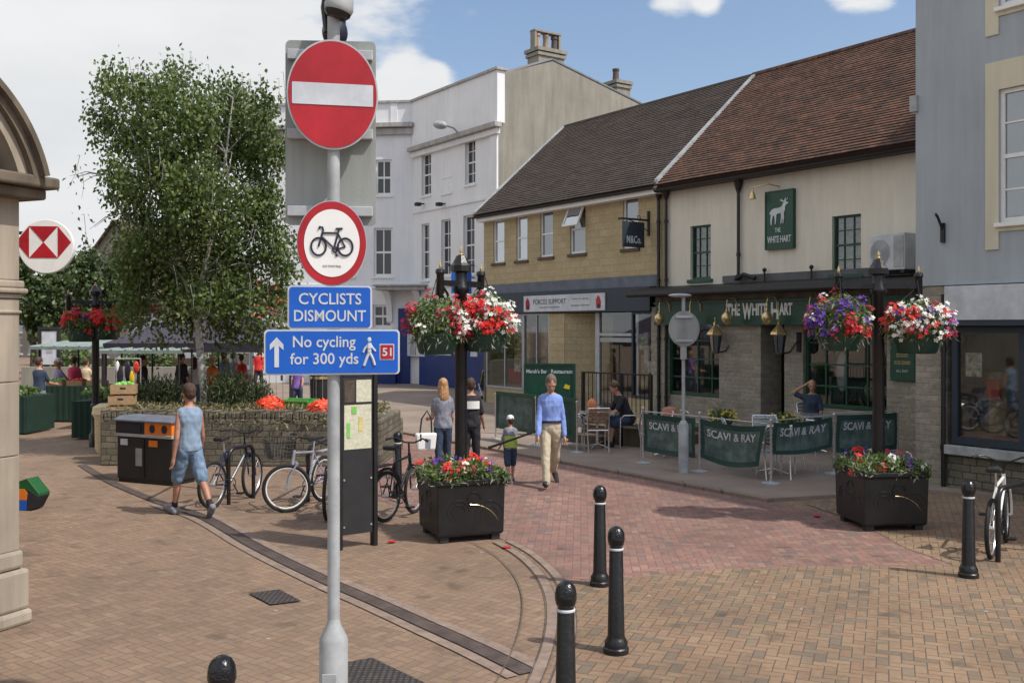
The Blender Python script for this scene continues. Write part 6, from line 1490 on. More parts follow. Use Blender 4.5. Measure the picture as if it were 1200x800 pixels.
def limb(b, pts, rr, n=12):
    for i in range(len(pts)-1): b.cyl(pts[i],pts[i+1],rr[i],rr[i+1],n=n)
    for p,r in zip(pts,rr): b.sph(p,r,nu=n,nv=8)
def loft(b, secs, n=18):
    R=[[b.av((cx+rx*math.cos(2*PI*k/n),cy+ry*math.sin(2*PI*k/n),z)) for k in range(n)] for (cx,cy,z,rx,ry) in secs]
    for i in range(len(R)-1): b.skin(R[i],R[i+1])
    b.af(R[0][::-1]); b.af(R[-1])
TOR=[(.475,.060,.055),(.50,.088,.064),(.53,.097,.068),(.57,.090,.062),(.62,.080,.057),(.67,.088,.062),(.72,.097,.067),(.765,.104,.062),(.795,.098,.052),(.815,.070,.044),(.83,.040,.038)]
def person(label,x,y,rz,H,top,bottom,legs=((12,8),(-14,10)),arms=((10,15,6),(-12,10,6)),lean=0,head=(0,0),hair='hair_brown',longhair=False,skin='skin',sleeve=.5,leglen=1.0,shoes='charcoal',socks=None,seat=None,vox=.014,girth=1.0,hat=None,group=None,eyes=False,skirt=None,z0=.004,bald=False,hem=.50,sleeve_m=None,squat=0):
    t=thing('person',label,'person',(x,y,z0),rz,group)
    sk=M[skin]; h=H
    def tilt(p): # lean about the hip
        p=Vector(p); k=p.z-.5*h
        return Vector((p.x,p.y-math.sin(rad(lean))*max(k,0),p.z-(1-math.cos(rad(lean)))*max(k,0)))
    def leg(s,a,kn,out=3):
        hip=Vector((s*.050*h,0,.50*h)); d1=Vector((s*math.sin(rad(out)),-math.sin(rad(a)),-math.cos(rad(a)))).normalized(); knee=hip+d1*.235*h
        a2=a-kn; d2=Vector((0,-math.sin(rad(a2)),-math.cos(rad(a2)))); ank=knee+d2*.225*h
        toe_a=(min(20,max(-45,a2*1.0 if a2<0 else a2*.6)) if seat is None else 0); fd=Vector((s*.15,-math.cos(rad(toe_a)),math.sin(rad(toe_a)))).normalized()
        return hip,knee,ank,fd
    def arm(s,a,e,out):
        sh=tilt((s*.092*h,0,.768*h)); d1=Vector((s*math.sin(rad(out)),-math.sin(rad(a))*math.cos(rad(out)),-math.cos(rad(a))*math.cos(rad(out)))); el=sh+d1*.172*h
        a2=a+e; inw=-s*.12 if e>40 else s*.02; d2=Vector((inw+s*math.sin(rad(out))*.5,-math.sin(rad(a2)),-math.cos(rad(a2)))).normalized(); wr=el+d2*.145*h
        return sh,el,wr,d2
    LL=[leg(-1,*legs[0]),leg(1,*legs[1])]; AA=[]
    for s_,q in ((-1,arms[0]),(1,arms[1])):
        if isinstance(q[0],Vector): 
            sh=tilt((s_*.092*h,0,.768*h)); AA.append((sh,q[0],q[1],(q[1]-q[0]).normalized()))
        else: AA.append(arm(s_,*q))
    low=min(min(l[2].z-.036*h,(l[2]+l[3]*.11*h).z-.022*h) for l in LL); dz=-low if seat is None else seat-.47*h
    Rz=Vector((0,0,dz))
    g=girth
    # body
    b=MB(); b.M=Matrix.Translation(Rz)
    loft(b,[(*tilt((0,0,z*h))[:2],tilt((0,0,z*h)).z,rx*h*g,ry*h*g) for z,rx,ry in TOR])
    for l in LL:
        limb(b,[l[0],(l[0]+l[1])/2,l[1]],[.050*h*g,.043*h*g,.032*h]); limb(b,[l[1],l[1]*.65+l[2]*.35+Vector((0,.006*h,0)),l[2]],[.030*h,.031*h,.019*h])
        hl=l[2]-l[3]*.03*h-Vector((0,0,.018*h)); toe=l[2]+l[3]*.10*h-Vector((0,0,.022*h)); limb(b,[l[2],hl],[.019*h,.018*h]); limb(b,[hl,(hl+toe)/2+Vector((0,0,.004*h)),toe],[.017*h,.019*h,.013*h])
    for k,a in enumerate(AA):
        s_=-1 if k==0 else 1
        limb(b,[a[0],a[1],a[1]*.7+a[2]*.3,a[2]],[.027*h,.023*h,.022*h,.0145*h])
        d=a[3]; side=Vector((0,1,0)).cross(d); side=side.normalized() if side.length>.1 else Vector((1,0,0)); fr=d.cross(side).normalized()
        pm=a[2]+d*.035*h; limb(b,[a[2],pm],[.0145*h,.018*h])
        for q in range(4):
            o=fr*((q-1.5)*.0105*h); ln=(.040,.046,.044,.034)[q]*h; k0=pm+o+d*.012*h; k1=k0+d*ln*.5+side*(-s_)*.004*h; k2=k1+d*ln*.45+side*(-s_)*.012*h; limb(b,[k0,k1,k2],[.0062*h,.0055*h,.0046*h],8)
        tb=a[2]+d*.012*h-fr*.014*h; limb(b,[tb,tb+d*.022*h-fr*.012*h,tb+d*.042*h-fr*.014*h],[.0075*h,.0065*h,.005*h],8)
    # head
    nk=tilt((0,0,.825*h)); HM=Matrix.Translation(nk)@Matrix.Rotation(rad(head[0]),4,'X')@Matrix.Rotation(rad(head[1]),4,'Z')@Matrix.Diagonal((1.12,1.08,1.05,1))@Matrix.Translation((0,0,-.010*h))
    keep=b.M; limb(b,[tilt((0,.004*h,.80*h)),HM@Vector((0,-.002*h,.05*h))],[.034*h,.031*h])
    b.M=keep@HM
    b.sph((0,.002*h,.108*h),.0435*h,.054*h,.058*h,18,12); b.sph((0,-.014*h,.075*h),.034*h,.038*h,.040*h,16,10); b.sph((0,-.030*h,.050*h),.017*h,.016*h,.013*h)
    limb(b,[Vector((0,-.050*h,.100*h)),Vector((0,-.0585*h,.083*h))],[.0055*h,.0075*h],8); b.sph((0,-.048*h,.066*h),.013*h,.006*h,.005*h)
    b.sph((0,-.046*h,.112*h),.030*h,.008*h,.006*h)
    for s_ in (-1,1): b.sph((s_*.044*h,.006*h,.092*h),.006*h,.011*h,.016*h,8,6)
    b.M=keep; body_=remesh(b,'body',sk,t,vox*.75,0,sx=.86)
    MH=Matrix.Diagonal((.86,1,1,1))@Matrix.Translation(Rz)@HM
    if eyes:
        for s_ in (-1,1): e=MB(); e.M=MH; e.sph((s_*.017*h,-.0485*h,.101*h),.006*h,.004*h,.003*h,8,6); e.build('eye',M['symbol'],body_)
    if not bald:
        e=MB(); e.M=MH; e.sph((0,.012*h,.120*h),.0475*h,.056*h,.054*h,20,14); e.sph((0,.026*h,.100*h),.042*h,.038*h,.045*h,16,10)
        if longhair:
            e.sph((0,.035*h,.07*h),.048*h,.032*h,.075*h,16,10); e.sph((0,.045*h,.02*h),.052*h,.026*h,.075*h,16,10); e.sph((.040*h,.005*h,.07*h),.014*h,.03*h,.06*h); e.sph((-.040*h,.005*h,.07*h),.014*h,.03*h,.06*h)
        hm_=Matrix.Translation(Rz)@HM; e.v=[tuple(Vector((v[0]/.86,v[1],v[2]))) for v in e.v]; remesh(e,'hair',M[hair],body_,max(.008,vox*.7),.012,seed=3,smooth_it=1,fq=((34,7),(95,14)))
    if hat:
        e=MB(); e.M=MH@Matrix.Translation((0,.006*h,.135*h)); kind,hm=hat
        if kind=='sun': e.lathe([(.085*h,-.008),(.088*h,-.004),(.052*h,.004),(.048*h,.045*h),(.036*h,.056*h),(.001,.058*h)],n=20)
        else: e.lathe([(.053*h,-.018*h),(.056*h,.0),(.050*h,.028*h),(.030*h,.046*h),(.001,.052*h)],n=20,sy=1.12)
        e.build('hat',M[hm],body_,smooth=True)
        if kind=='helmet':
            e=MB(); e.M=MH@Matrix.Translation((0,-.02*h,.135*h)); e.lathe([(.058*h,-.02*h),(.060*h,-.006*h),(.057*h,0)],n=20); e.build('hat_band',M['shirtblue'],body_,smooth=True)
    # clothes
    if top:
        b=MB(); b.M=Matrix.Translation(Rz); i_=.011 if h>1.3 else .008
        loft(b,[(*tilt((0,0,z*h))[:2],tilt((0,0,z*h)).z,rx*h*g+i_+(.006 if z<.64 else 0),ry*h*g+i_+(.010 if z<.66 else .002)) for z,rx,ry in TOR if hem-.02<=z<=.82])
        for k,a in enumerate(AA):
            if sleeve<=0: 
                limb(b,[a[0]+Vector((-.03*h*(-1 if k==0 else 1),0,.012*h)),a[0]+Vector((-.03*h*(-1 if k==0 else 1),0,-.03*h))],[.026*h,.026*h]); continue
            if sleeve<=.6: limb(b,[a[0],a[0].lerp(a[1],sleeve*1.5)],[.028*h+i_*.5,.028*h+i_*.6])
            else: limb(b,[a[0],a[1],a[1].lerp(a[2],.92)],[.028*h+i_*.5,.026*h+i_*.6,.020*h+i_*.5])
        remesh(b,'shirt',M[top],t,vox*.85,.020,seed=x,fq=((7,7),(17,13)))
    if bottom:
        b=MB(); b.M=Matrix.Translation(Rz); i_=.010
        loft(b,[(*tilt((0,0,z*h))[:2],tilt((0,0,z*h)).z,rx*h*g+i_*.7,ry*h*g+i_*.8) for z,rx,ry in TOR if z<=.585])
        for l in LL:
            if skirt: continue
            if leglen>=.9: limb(b,[l[0],l[1],l[1].lerp(l[2],.97)],[.054*h*g+i_*.5,.039*h+i_*.5,.029*h+i_*.6])
            else: limb(b,[l[0],l[0].lerp(l[1],leglen*1.55)],[.054*h*g+i_*.5,.046*h+i_])
        if skirt: loft(b,[(0,0,.56*h,.085*h*g,.06*h*g),(0,0,.50*h,.10*h*g,.07*h*g),(0,0,skirt*h,.13*h,.10*h)])
        remesh(b,'trousers' if leglen>.9 and not skirt else ('skirt' if skirt else 'shorts'),M[bottom],t,vox*.85,.022,seed=y,fq=((8,6),(16,14)))
    for l in LL:
        b=MB(); b.M=Matrix.Translation(Rz); fd=l[3]; c=l[2]
        hl=c-fd*.032*h-Vector((0,0,.020*h)); toe=c+fd*.105*h-Vector((0,0,.024*h)); limb(b,[hl,(hl+toe)/2+Vector((0,0,.006*h)),toe],[.023*h,.026*h,.019*h]); limb(b,[hl,c+Vector((0,0,-.004*h))],[.022*h,.023*h])
        if shoes:
            b.M=Matrix.Diagonal((.86,1,1,1))@b.M; b.build('shoe',M[shoes],t,smooth=True)
        if socks: e=MB(); e.M=Matrix.Diagonal((.86,1,1,1))@Matrix.Translation(Rz); e.cyl(c,c.lerp(l[1],.22),.022*h,.026*h,n=12); e.build('sock',M[socks],t,smooth=True)
    if seat is None and top and bottom in ('khaki',):
        b=MB(); b.M=Matrix.Diagonal((.86,1,1,1))@Matrix.Translation(Rz); zz=.572*h; n=28
        r0=[b.av(((.102*h*g+.012)*math.cos(2*PI*k/n),(.071*h*g+.020)*math.sin(2*PI*k/n),zz)) for k in range(n)]; r1=[b.av(((.102*h*g+.011)*math.cos(2*PI*k/n),(.0705*h*g+.019)*math.sin(2*PI*k/n),zz+.036)) for k in range(n)]
        b.skin(r0,r1); b.build('belt',M['charcoal'],t,smooth=True)
    t['dz']=dz; del t['dz']
    return t,AA,Rz
xy=lambda px,py:G(px,py)
# man in the blue vest, walking away
p=G(222,604)
person('man in pale blue vest and denim shorts walking away past the litter bin',*p,rad(222),1.80,'vest','denim',legs=((-24,16),(22,8)),arms=((8,18,12),(-6,14,10)),hair='hair_brown',sleeve=0,leglen=.60,shoes='greycloth',socks='charcoal',skin='skin2',vox=.012,hem=.50,head=(8,0))
# man in the blue shirt, head bowed
p=G(645,569)
bm_=person('man in sky blue shirt and pale khaki trousers walking towards the camera with head bowed',*p,rad(4),1.82,'shirtblue','khaki',legs=((26,3),(-20,26)),arms=((12,12,10),(-4,14,10)),lean=3,head=(26,0),hair='hair_grey',sleeve=1,vox=.011,girth=1.10,eyes=True,hem=.588)
mt_=bm_[0]; b=MB(); b.tube([(.045*math.cos(a),-.028+.050*math.sin(a)-.01,1.545-.035*math.cos(a+PI/2)*-1*0+.018*math.sin(-a)) for a in np.arange(0,6.28,.35)],.016,6,closed=True); b.build('collar',M['shirtblue'],mt_,smooth=True)
b=MB(); b.tube([(0,-.118,1.50),(0,-.150,1.40),(0,-.150,1.25),(0,-.140,1.12)],.006,5); b.build('button_placket',M['shirtblue'],mt_)
# boy with cap
p=G(598,564.5)
bo_,_,_=person('small boy in grey and lime green top and helmet beside the man in blue',*p,rad(195),1.07,'greycloth','dkblue',legs=((12,6),(-12,10)),arms=((20,40,10),(18,35,8)),sleeve=.5,leglen=.62,hat=('helmet','white'),vox=.009,girth=1.05,shoes='slateband',hem=.5)
b=MB()
for k in range(14):
    a0=-1.3+2.6*k/14; a1=-1.3+2.6*(k+1)/14; f_=lambda a:(.118*1.07*.90*math.sin(a),-(.085*1.07*math.cos(a)+.016)*(1 if True else 1))
    for s_ in (1,-1):
        p0=f_(a0); p1=f_(a1); b.poly([(p0[0],s_*p0[1],.56),(p1[0],s_*p1[1],.56),(p1[0],s_*p1[1],.75),(p0[0],s_*p0[1],.75)])
b.build('lime_green_band',M['lime'],bo_)
a=Vector((X(574,15.7),15.7,HZ(524,15.7))); c=Vector((X(634,15.3),15.3,HZ(503,15.3)))
b=MB(); b.tube([a,a.lerp(c,.5),c],[.022,.018,.014],8); b.sph(a,.03); o=b.build('walking_stick',M['black_matt'],None,smooth=True); tag(o,'long black stick held slanting between the small boy and the man in blue','stick')
# woman with the bag
zw=16.2
wt_=person('long haired woman in grey top carrying a white bag, left of the flower column',X(519,zw),zw,rad(200),1.66,'greycloth','dkblue',legs=((8,4),(-8,8)),arms=((10,30,10),(12,70,8)),hair='hair_blond',longhair=True,sleeve=.35,vox=.013,hem=.50)
t=thing('shoulder_bag','white shoulder bag with dark handles hanging at the side of the long haired woman','bag',(X(499,16.0),16.0,HZ(530,16.0)),rad(20))
b=MB(); b.prism([(-.15,-.12),(.15,-.12),(.18,.16),(-.18,.16)],(0,.05,.16),(1,0,0),(0,0,1),(0,-1,0),.11); b.build('bag_body',M['white'],t,bevel=.03)
b=MB(); b.tube([(-.10,0,.30),(-.07,0,.55),(.02,0,.68),(.09,0,.55),(.10,0,.30)],.014,6); b.tube([(-.10,-.05,.20),(-.10,-.05,.31)],.018,6); b.build('handle',M['charcoal'],t)
b=MB(); b.plate([(-.03,0),(.06,-.02),(.07,.14),(-.02,.16)],-.062,-.058,.08); b.build('dark_patch',M['greycloth'],t)
# young man in black
zb_=16.5
bt_,_,_=person('young man in black top with white back panel, right of the flower column',X(552,zb_),zb_,rad(178),1.66,'charcoal','charcoal',legs=((4,2),(-4,4)),arms=((14,30,10),(14,35,10)),hair='hair_brown',sleeve=.5,vox=.013,girth=1.08,hem=.5,shoes='charcoal',socks=None)
b=MB(); n=14; 
def arcp(a): return (.118*1.66*.90*math.sin(a),.078*1.66*1.06*math.cos(a)+.012)
for k in range(n):
    a0=-1.0+2.0*k/n; a1=-1.0+2.0*(k+1)/n; p0=arcp(a0); p1=arcp(a1); b.poly([(p0[0],p0[1],1.13),(p1[0],p1[1],1.13),(p1[0],p1[1],1.26),(p0[0],p0[1],1.26)])
b.build('white_panel',M['white'],bt_)
# seated men
z1_=20.15
person('seated man in dark top leaning forward at the terrace table by the railing',X(737,z1_),z1_,rad(-75),1.74,'charcoal','dkblue',legs=((86,84),(80,74)),arms=((30,50,8),(34,46,8)),lean=24,head=(30,0),sleeve=.5,leglen=.62,seat=.50,vox=.014,skin='skin2',hair='hair_brown',shoes='charcoal',z0=.05)
z2_=20.2; hh=1.76
sh=Vector((-.100*hh,0,.785*hh))
person('seated man in navy shirt with one hand raised to his bald head behind the banners',X(952,z2_),z2_,rad(-22),1.78,'dkblue','dkblue',legs=((85,85),(84,80)),arms=((Vector((-.25*hh,-.05,.84*hh)),Vector((-.07*hh,-.07,.945*hh))),(25,60,10)),lean=4,head=(6,10),sleeve=.5,seat=.45,vox=.012,skin='skin2',bald=True,eyes=True,girth=1.12,z0=.05)
# person with pushchair
zd=34.0
person('person in black standing beside the pushchair by the blue boarding',X(584,zd),zd,rad(30),1.72,'charcoal','charcoal',arms=((20,40,8),(15,30,8)),legs=((3,2),(-3,3)),sleeve=1,vox=.022,hair='hair_brown')
t=thing('pushchair','black pushchair in front of the blue boarding','pushchair',(X(569,zd-.3),zd-.3,0),rad(20))
b=MB()
for s_ in (-1,1): b.tube([(s_*.2,.35,0.08),(s_*.2,-.15,.75),(s_*.2,-.30,1.02)],.014,6); b.tube([(s_*.2,-.30,.08),(s_*.2,.15,.55)],.014,6)
b.tube([(-.2,-.30,1.02),(.2,-.30,1.02)],.016,6); b.build('frame',M['alu'],t)
b=MB(); b.sph((0,.02,.62),.21,.24,.26,12,8); b.sph((0,-.02,.86),.22,.24,.16,12,8); b.build('seat_and_hood',M['charcoal'],t,smooth=True)
for s_ in (-1,1):
    for yy in (.35,-.30): b=MB(); b.M=Matrix.Translation((s_*.23,yy,.09)); b.tube([(0,.07*math.cos(q*PI/8),.07*math.sin(q*PI/8)) for q in range(16)],.02,6,closed=True); b.build('wheel',M['rubber'],t)
b=MB(); b.sph((0,.10,.66),.07,.07,.08); b.build('blanket',M['redcloth'],t)
# figure added behind the right hand glass to stand in for a reflection
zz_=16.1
person('added figure in pale blue shirt and beige trousers imitating a reflection in the right window',X(1156,zz_),zz_,rad(60),1.72,'shirtblue','khaki',arms=((10,20,6),(12,20,6)),legs=((6,4),(-6,6)),sleeve=1,vox=.02,hair='hair_grey',z0=.1)
# market people
def far(label,px_,py_feet,rz,H,top,bottom,**k):
    z=2875/(py_feet-HY); 
    return person(label,X(px_,z),z,rad(rz),H,top,bottom,vox=.024,**k)
far('man in navy shirt and pale shorts at the green stall beside the stone pillar',46,500,170,1.76,'dkblue','greycloth',leglen=.62,sleeve=.5,shoes='white',arms=((30,50,8),(30,40,8)))
far('woman in lilac top and white hat at the stall, left of the person in pink',68,489,150,1.62,'lilac','straw',leglen=.62,sleeve=.3,hat=('sun','white'),hair='hair_blond',arms=((40,40,12),(35,30,14)))
far('person in bright pink shirt and blue jeans at the market stall',87,487,185,1.68,'pink','denim',sleeve=.5,arms=((12,20,12),(20,30,8)))
far('woman in cream top at the market behind the far flower column',101,484,160,1.60,'straw','khaki',sleeve=.3,hair='hair_brown',arms=((30,40,8),(20,30,8)))
far('man in dark top under the gazebo just left of the birch trunk',213,487,150,1.78,'charcoal','dkblue',sleeve=.5,hair='hair_brown',girth=1.1)
far('woman in white top half hidden by the birch trunk',228,484,190,1.64,'white','denim',sleeve=.3,hair='hair_brown',longhair=True)
far('woman in orange brown top just right of the birch trunk',249,485,170,1.66,'orange','straw',sleeve=.3,hair='hair_blond',hat=('sun','white'))
far('man in straw hat and pale blue shirt right of the birch trunk',263,481,165,1.78,'vest','khaki',sleeve=.5,hat=('sun','straw'))
far('woman in red dress standing by the striped awning',283,478,190,1.66,'redcloth','redcloth',sleeve=0,skirt=.27,hair='hair_brown')
far('person in grey top between the straw hat man and the red dress',273,474,180,1.68,'greycloth','dkblue',sleeve=.5)
far('person in dark clothes under the gazebo among the hats and clothes',168,487,120,1.70,'charcoal','charcoal',sleeve=1)
far('woman in purple patterned top standing behind the raised bed under the blue sign',348,492,10,1.66,'purple','dkblue',sleeve=.3,hair='hair_blond',arms=((25,50,6),(25,50,6)),bald=False)
far('man in red shirt far off in the street beyond the striped awning',303,462,180,1.75,'redcloth','charcoal',sleeve=.5)

# ================================================================= background
def bgbuilding(name,label,px0,px1,z0,z1,pytop,wallm,roofm,D=8,gable=False,ridge=2.5,wins=(3,2),cat='building',wz=(.9,1.4)):
    a=Vector((X(px0,z0),z0)); c=Vector((X(px1,z1),z1)); d=c-a; L=d.length; zt_=HZ(pytop,(z0+z1)/2); t=thing(name,label,cat,(a.x,a.y,0),math.atan2(d.y,d.x))
    eav=zt_-ridge; b=MB(); nc,nr=wins; ops=[]
    st=eav/nr
    for i in range(nc):
        for j in range(nr):
            cx=L*(i+.5)/nc; cz=st*j+st*.55; w,h=wz; ops.append((cx-w/2,cx+w/2,cz-h/2,cz+h/2))
    wall_open(b,0,L,0,eav,ops,depth=.15); body(b,L,D,eav)
    if gable: b.poly([(0,0,eav),(L,0,eav),(L/2,0,zt_)]); b.poly([(0,D,eav),(L,D,eav),(L/2,D,zt_)])
    else: b.poly([(0,0,eav),(0,D/2,zt_),(0,D,eav)]); b.poly([(L,0,eav),(L,D/2,zt_),(L,D,eav)])
    b.build('wall',wallm,t)
    for o_ in ops: window(t,*o_,y=.08,cols=2,rows=2,fw=.07,bar=.04,sill=M['white'])
    b=MB(); e=.3
    if gable:
        for sgn in (-1,1):
            x0=-e if sgn<0 else L+e; zz=eav-e*ridge/(L/2); b.poly([(x0,-e,zz),(L/2,-e,zt_+.02),(L/2,D+e,zt_+.02),(x0,D+e,zz)]); b.poly([(x0,-e,zz-.15),(L/2,-e,zt_-.13),(L/2,-e,zt_+.02),(x0,-e,zz)])
    else:
        b.poly([(-e,-e,eav-.1),(L+e,-e,eav-.1),(L+e,D/2,zt_+.05),(-e,D/2,zt_+.05)]); b.poly([(-e,D+e,eav-.1),(L+e,D+e,eav-.1),(L+e,D/2,zt_+.05),(-e,D/2,zt_+.05)]); b.bb(-e,L+e,-e,-e+.1,eav-.3,eav-.1)
    b.build('roof',roofm,t); return t,L,eav
bgroof=mat('distant_tile_roof',(.10,.065,.045),.85,0,.3,2,.3,20)
t,L,e=bgbuilding('brown_roofed_house','distant house with brown pitched roof behind the left trees',78,200,62,58,258,M['gable'],bgroof,wins=(4,2),ridge=4.2,gable=True)
t,L,e=bgbuilding('white_market_house','pale plastered building with red window boxes behind the birch',150,262,47,46,300,M['whitewall'],bgroof,wins=(3,2),ridge=2.0,wz=(1.0,1.5))
for xx in (1.2,2.6): 
    q=thing('window_box','red flowering window box on the pale building behind the birch','window box',(*(Vector((X(150,47),47))+Vector((xx,-.35))),3.35),0,'red window boxes behind the birch')
    b=MB(); b.bb(-.6,.6,-.12,.12,-.2,0); b.build('box',M['black_matt'],q); flower_cluster(q,'r',M['petal_red'],[((random.uniform(-.6,.6),-.05,random.uniform(0,.3)),.15,7) for _ in range(14)],.09,'red_flowers')
t,L,e=bgbuilding('grey_market_house','grey building with hanging orange flowers behind the striped awning',262,345,46,45,285,M['bluegrey'],bgroof,wins=(2,2),ridge=1.6)
for k,px_ in enumerate((306,330)):
    z=40; q=thing('hanging_flowers',('trailing orange and red flower basket left of its pair beside the blue plates','trailing orange and red flower basket right of its pair beside the blue plates')[k],'flower basket',(X(px_,z),z,HZ(348,z)),0,'trailing orange flower baskets')
    P=ell_pts(700,(0,0,0),(.5,.4,.9),.3); quads_obj('foliage',leaf_quads(P,.14,.06,.6),M['basketleaf'],q); b=MB(); b.tube([(0,0,.8),(0,0,-3.4-.0)],.04,6); b.build('post',M['black_matt'],q)
    flower_cluster(q,'r',M['poppy'],[((random.uniform(-.5,.5),-.25,random.uniform(-1.0,.6)),.12,6) for _ in range(22)],.07,'orange_flowers')
t,L,e=bgbuilding('white_gabled_house','small white gabled cottage with dark doorway beyond the green stall',47,75,64,63,352,M['whitewall'],bgroof,wins=(1,1),ridge=1.2,gable=True,wz=(.6,1.2))
t,L,e=bgbuilding('terrace_row','low distant row of grey houses at the end of the market street',-60,46,85,80,335,M['gable'],bgroof,wins=(7,2),ridge=2.4)
t,L,e=bgbuilding('terrace_row','low pale houses closing the view behind the gazebo',75,340,75,75,318,M['bluegrey'],bgroof,wins=(8,2),ridge=2.4)
# notice board
t=thing('notice_board','white notice board on dark posts beyond the green stall','notice board',(X(58,34),34,0))
for s_ in (-1,1): b=MB(); b.box(s_*.32,0,1.25,.1,.1,2.5); b.build('post',M['black_matt'],t)
b=MB(); b.bb(-.26,.26,-.03,.03,1.2,2.35); bd2=b.build('panel',M['signwhite'],t); b=MB(); b.bb(-.1,.1,-.04,-.031,1.6,1.9); b.build('picture',M['greypaint'],bd2)
b=MB(); b.bb(-.38,.38,-.06,.06,2.4,2.5); b.build('top_rail',M['black_matt'],t)
# trees at the end of the street
def bgtree(label,px_,z,pytop,wpx,seed=0,group='trees at the far end of the market'):
    H_=HZ(pytop,z); R_=wpx*z/F/2; tz_=H_*.32
    lobes=[]
    for k in range(9): a=k*2.4; r=R_*(.55 if k else 0); lobes.append(((r*math.cos(a),r*math.sin(a)*.7,tz_+(H_-tz_)*(.25+.55*((k*37)%10)/10)),(R_*.5,R_*.45,(H_-tz_)*.26),1))
    return branch_tree('street_tree',label,'tree',(X(px_,z),z,0),([(0,0,0),(.05,0,H_*.2),(0,.05,H_*.45)],[.16,.13,.09]),[([(0,.0,H_*.3),(R_*.4,0,H_*.6)],[.08,.03]),([(0,0,H_*.3),(-R_*.4,.1,H_*.62)],[.08,.03]),([(0,0,H_*.4),(0,.05,H_*.85)],[.08,.02])],lobes,7000,M['treeleaf'],M['bark'],L=.24,droop=.2,group=group,W=.16)
bgtree('dark trunked street tree under the round bank sign',38,40,292,88)
bgtree('street tree between the round bank sign and the birch',112,46,288,84)
bgtree('small pale green street tree left of the gazebo peak',82,52,318,60)
P=np.stack([rng.uniform(0,7,5000),rng.uniform(0,1.5,5000),rng.uniform(.1,2.2,5000)**1.0],1); P[:,2]*=(.7+.3*np.sin(P[:,0]*1.9))
hg=thing('hedge','long bright green hedge behind the market shoppers at the left','hedge',(X(40,37),37,0)); quads_obj('foliage',leaf_quads(P,.22,.12,0),M['basketleaf'],hg)
b=MB(); b.bb(.1,6.9,.4,1.1,0,1.3); b.build('stems',M['bark'],hg)
b=MB(); b.bb(0,8,0,.35,0,1.05); o=b.build('low_stone_wall',M['gable'],None,loc=(X(25,35.5),35.5,0)); tag(o,'low stone wall behind the market shoppers in front of the hedge','wall')
# round litter bin beyond the bed
t=thing('round_litter_bin','dark round litter bin in the street beyond the raised bed, left of the information board','litter bin',(X(375,31),31,0))
b=MB(); b.lathe([(.28,0),(.30,.05),(.32,.9),(.34,.92),(.34,1.0),(.25,1.12),(.001,1.16)],n=18); b.build('body',M['black_matt'],t,smooth=True); b=MB(); b.lathe([(.345,.86),(.35,.9),(.345,.94)],n=18); b.build('band',M['gold'],t)
# crowd barrier far behind the shrubs
t=thing('crowd_barrier','thin grey metal barrier standing in the street right of the red dress','barrier',(X(300,30),30,0),rad(10))
b=MB(); 
for zz in (.2,1.05): b.tube([(0,0,zz),(2.3,0,zz)],.018,5)
for k in range(12): b.tube([(.2*k,0,.2),(.2*k,0,1.05)],.006,4)
for xx in (0,2.2): b.tube([(xx,-.25,0),(xx,.25,0)],.02,5); b.tube([(xx,0,0),(xx,0,1.05)],.02,5)
b.build('frame',M['steel'],t)
# fallen petals
for k,(px_,py_,lab) in enumerate(((459,636,'single red petal on the paving by the foot of the left planter'),(594,643,'single red petal on the paving right of the left planter'),(957,606,'single red petal near the kerb left of the right planter'))):
    g_=G(px_,py_); b=MB(); b.lathe([(.03,0),(.045,.008),(.001,.014)],n=7,sx=1.2); o=b.build('fallen_petal',M['petal_red'],None,loc=(*g_,.016)); tag(o,lab,'petal')
bpy.data.scenes.remove(TMP)
# ================================================================= camera, sky, sun
cam=bpy.data.cameras.new('camera'); co=bpy.data.objects.new('camera',cam); C.objects.link(co)
co.location=(0,0,CH); co.rotation_euler=(rad(90),0,0); cam.sensor_width=36; cam.lens=36*F/1200; cam.shift_y=-(400-HY)/1200; cam.clip_start=.05; cam.clip_end=3000
S.camera=co
SD=Vector((.88,-.47,0)).normalized(); EL=rad(53)
sv=Vector((SD.x*math.cos(EL),SD.y*math.cos(EL),math.sin(EL)))
l=bpy.data.lights.new('sun','SUN'); l.energy=3.3; l.angle=rad(.9); l.color=(1,.94,.85); lo_=bpy.data.objects.new('sun',l); C.objects.link(lo_)
lo_.rotation_euler=sv.to_track_quat('Z','Y').to_euler()
w=bpy.data.worlds.new('World'); S.world=w; w.use_nodes=True; t=w.node_tree; t.nodes.clear()
def wn(typ,**k):
    o=t.nodes.new(typ)
    for a,v in k.items(): setattr(o,a,v)
    return o
sky=wn('ShaderNodeTexSky',sky_type='NISHITA',sun_disc=False,sun_elevation=EL,sun_rotation=math.atan2(SD.x,SD.y),air_density=1.0,dust_density=2.2,ozone_density=1.3)
tc=wn('ShaderNodeTexCoord'); sep=wn('ShaderNodeSeparateXYZ'); t.links.new(tc.outputs['Generated'],sep.inputs[0])
mp=wn('ShaderNodeMapping'); mp.inputs['Scale'].default_value=(1,1,2.6); mp.inputs['Location'].default_value=(.35,.0,.55); t.links.new(tc.outputs['Generated'],mp.inputs[0])
n1=wn('ShaderNodeTexNoise'); n1.inputs['Scale'].default_value=3.4; n1.inputs['Detail'].default_value=7; n1.inputs['Roughness'].default_value=.55; t.links.new(mp.outputs[0],n1.inputs['Vector'])
def wm(op,a,b=0.0,c=0.0,clamp=False):
    o=wn('ShaderNodeMath',operation=op,use_clamp=clamp)
    for i,v in enumerate((a,b,c)):
        if isinstance(v,bpy.types.NodeSocket): t.links.new(v,o.inputs[i])
        else: o.inputs[i].default_value=v
    return o.outputs[0]
bias=wm('MULTIPLY',wm('ADD',sep.outputs[0],.10),-1.15)       # cloud bank thickens to the left of the street
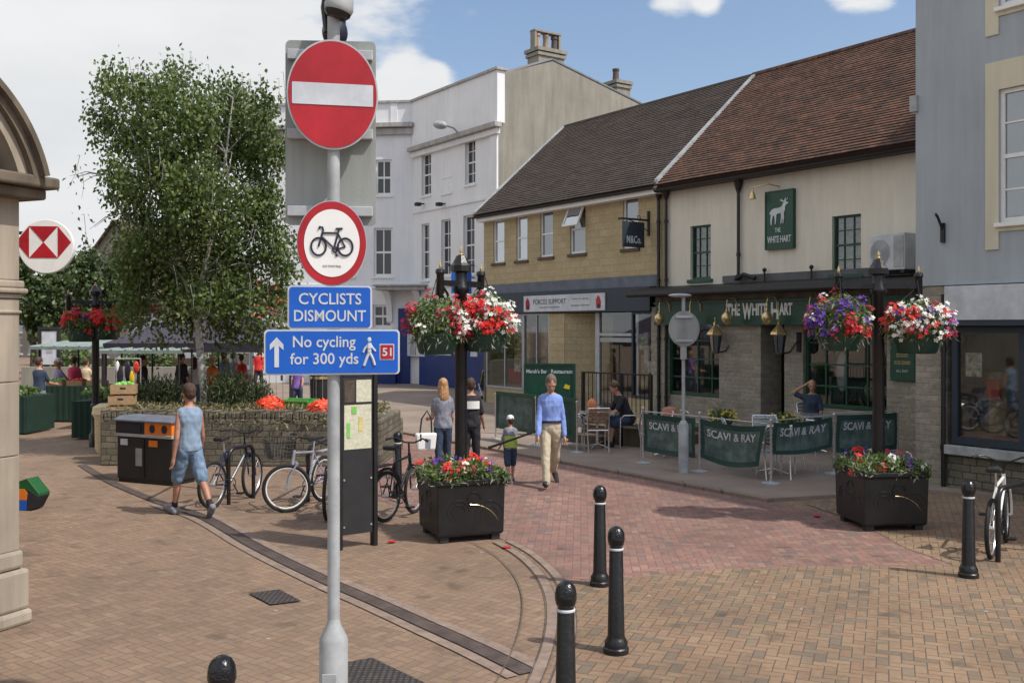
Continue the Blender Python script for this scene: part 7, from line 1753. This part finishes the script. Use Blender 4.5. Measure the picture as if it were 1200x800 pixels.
bias=wm('MAXIMUM',wm('MINIMUM',bias,.42),-.045)
f=wm('ADD',n1.outputs[0],bias)
def blob(px,py,rad_,amt):
    global f
    d=Vector(((px-600)/F,1,(HY-py)/F)).normalized(); dp=wn('ShaderNodeVectorMath',operation='DOT_PRODUCT'); t.links.new(tc.outputs['Generated'],dp.inputs[0]); dp.inputs[1].default_value=d
    m=wn('ShaderNodeMapRange',interpolation_type='SMOOTHSTEP'); t.links.new(dp.outputs['Value'],m.inputs[0]); m.inputs[1].default_value=math.cos(rad_); m.inputs[2].default_value=1.0; m.inputs[4].default_value=amt
    f=wm('ADD',f,m.outputs[0])
for q in ((485,105,.045,.17),(520,100,.03,.15),(800,-8,.045,.2),(855,-2,.04,.16),(1010,-14,.045,.15),(460,125,.05,.12)): blob(*q)
mr=wn('ShaderNodeMapRange',interpolation_type='SMOOTHSTEP'); t.links.new(f,mr.inputs[0]); mr.inputs[1].default_value=.54; mr.inputs[2].default_value=.66
n2=wn('ShaderNodeTexNoise'); n2.inputs['Scale'].default_value=2.2; n2.inputs['Detail'].default_value=5; t.links.new(mp.outputs[0],n2.inputs['Vector'])
cr=wn('ShaderNodeValToRGB'); cr.color_ramp.elements[0].color=(4.0,4.15,4.35,1); cr.color_ramp.elements[0].position=.3; cr.color_ramp.elements[1].color=(5.6,5.65,5.65,1); cr.color_ramp.elements[1].position=.7
t.links.new(n2.outputs[0],cr.inputs[0])
mx=wn('ShaderNodeMix',data_type='RGBA'); t.links.new(mr.outputs[0],mx.inputs[0]); t.links.new(sky.outputs[0],mx.inputs[6]); t.links.new(cr.outputs[0],mx.inputs[7])
bg=wn('ShaderNodeBackground'); bg.inputs[1].default_value=.142; t.links.new(mx.outputs[2],bg.inputs[0]); wo_=wn('ShaderNodeOutputWorld'); t.links.new(bg.outputs[0],wo_.inputs[0])
S.view_settings.view_transform='Standard'; S.view_settings.look='None'; S.view_settings.exposure=.22; S.view_settings.gamma=1; S.view_settings.use_curve_mapping=False
S.cycles.max_bounces=5; S.cycles.transparent_max_bounces=12; S.cycles.use_denoising=True
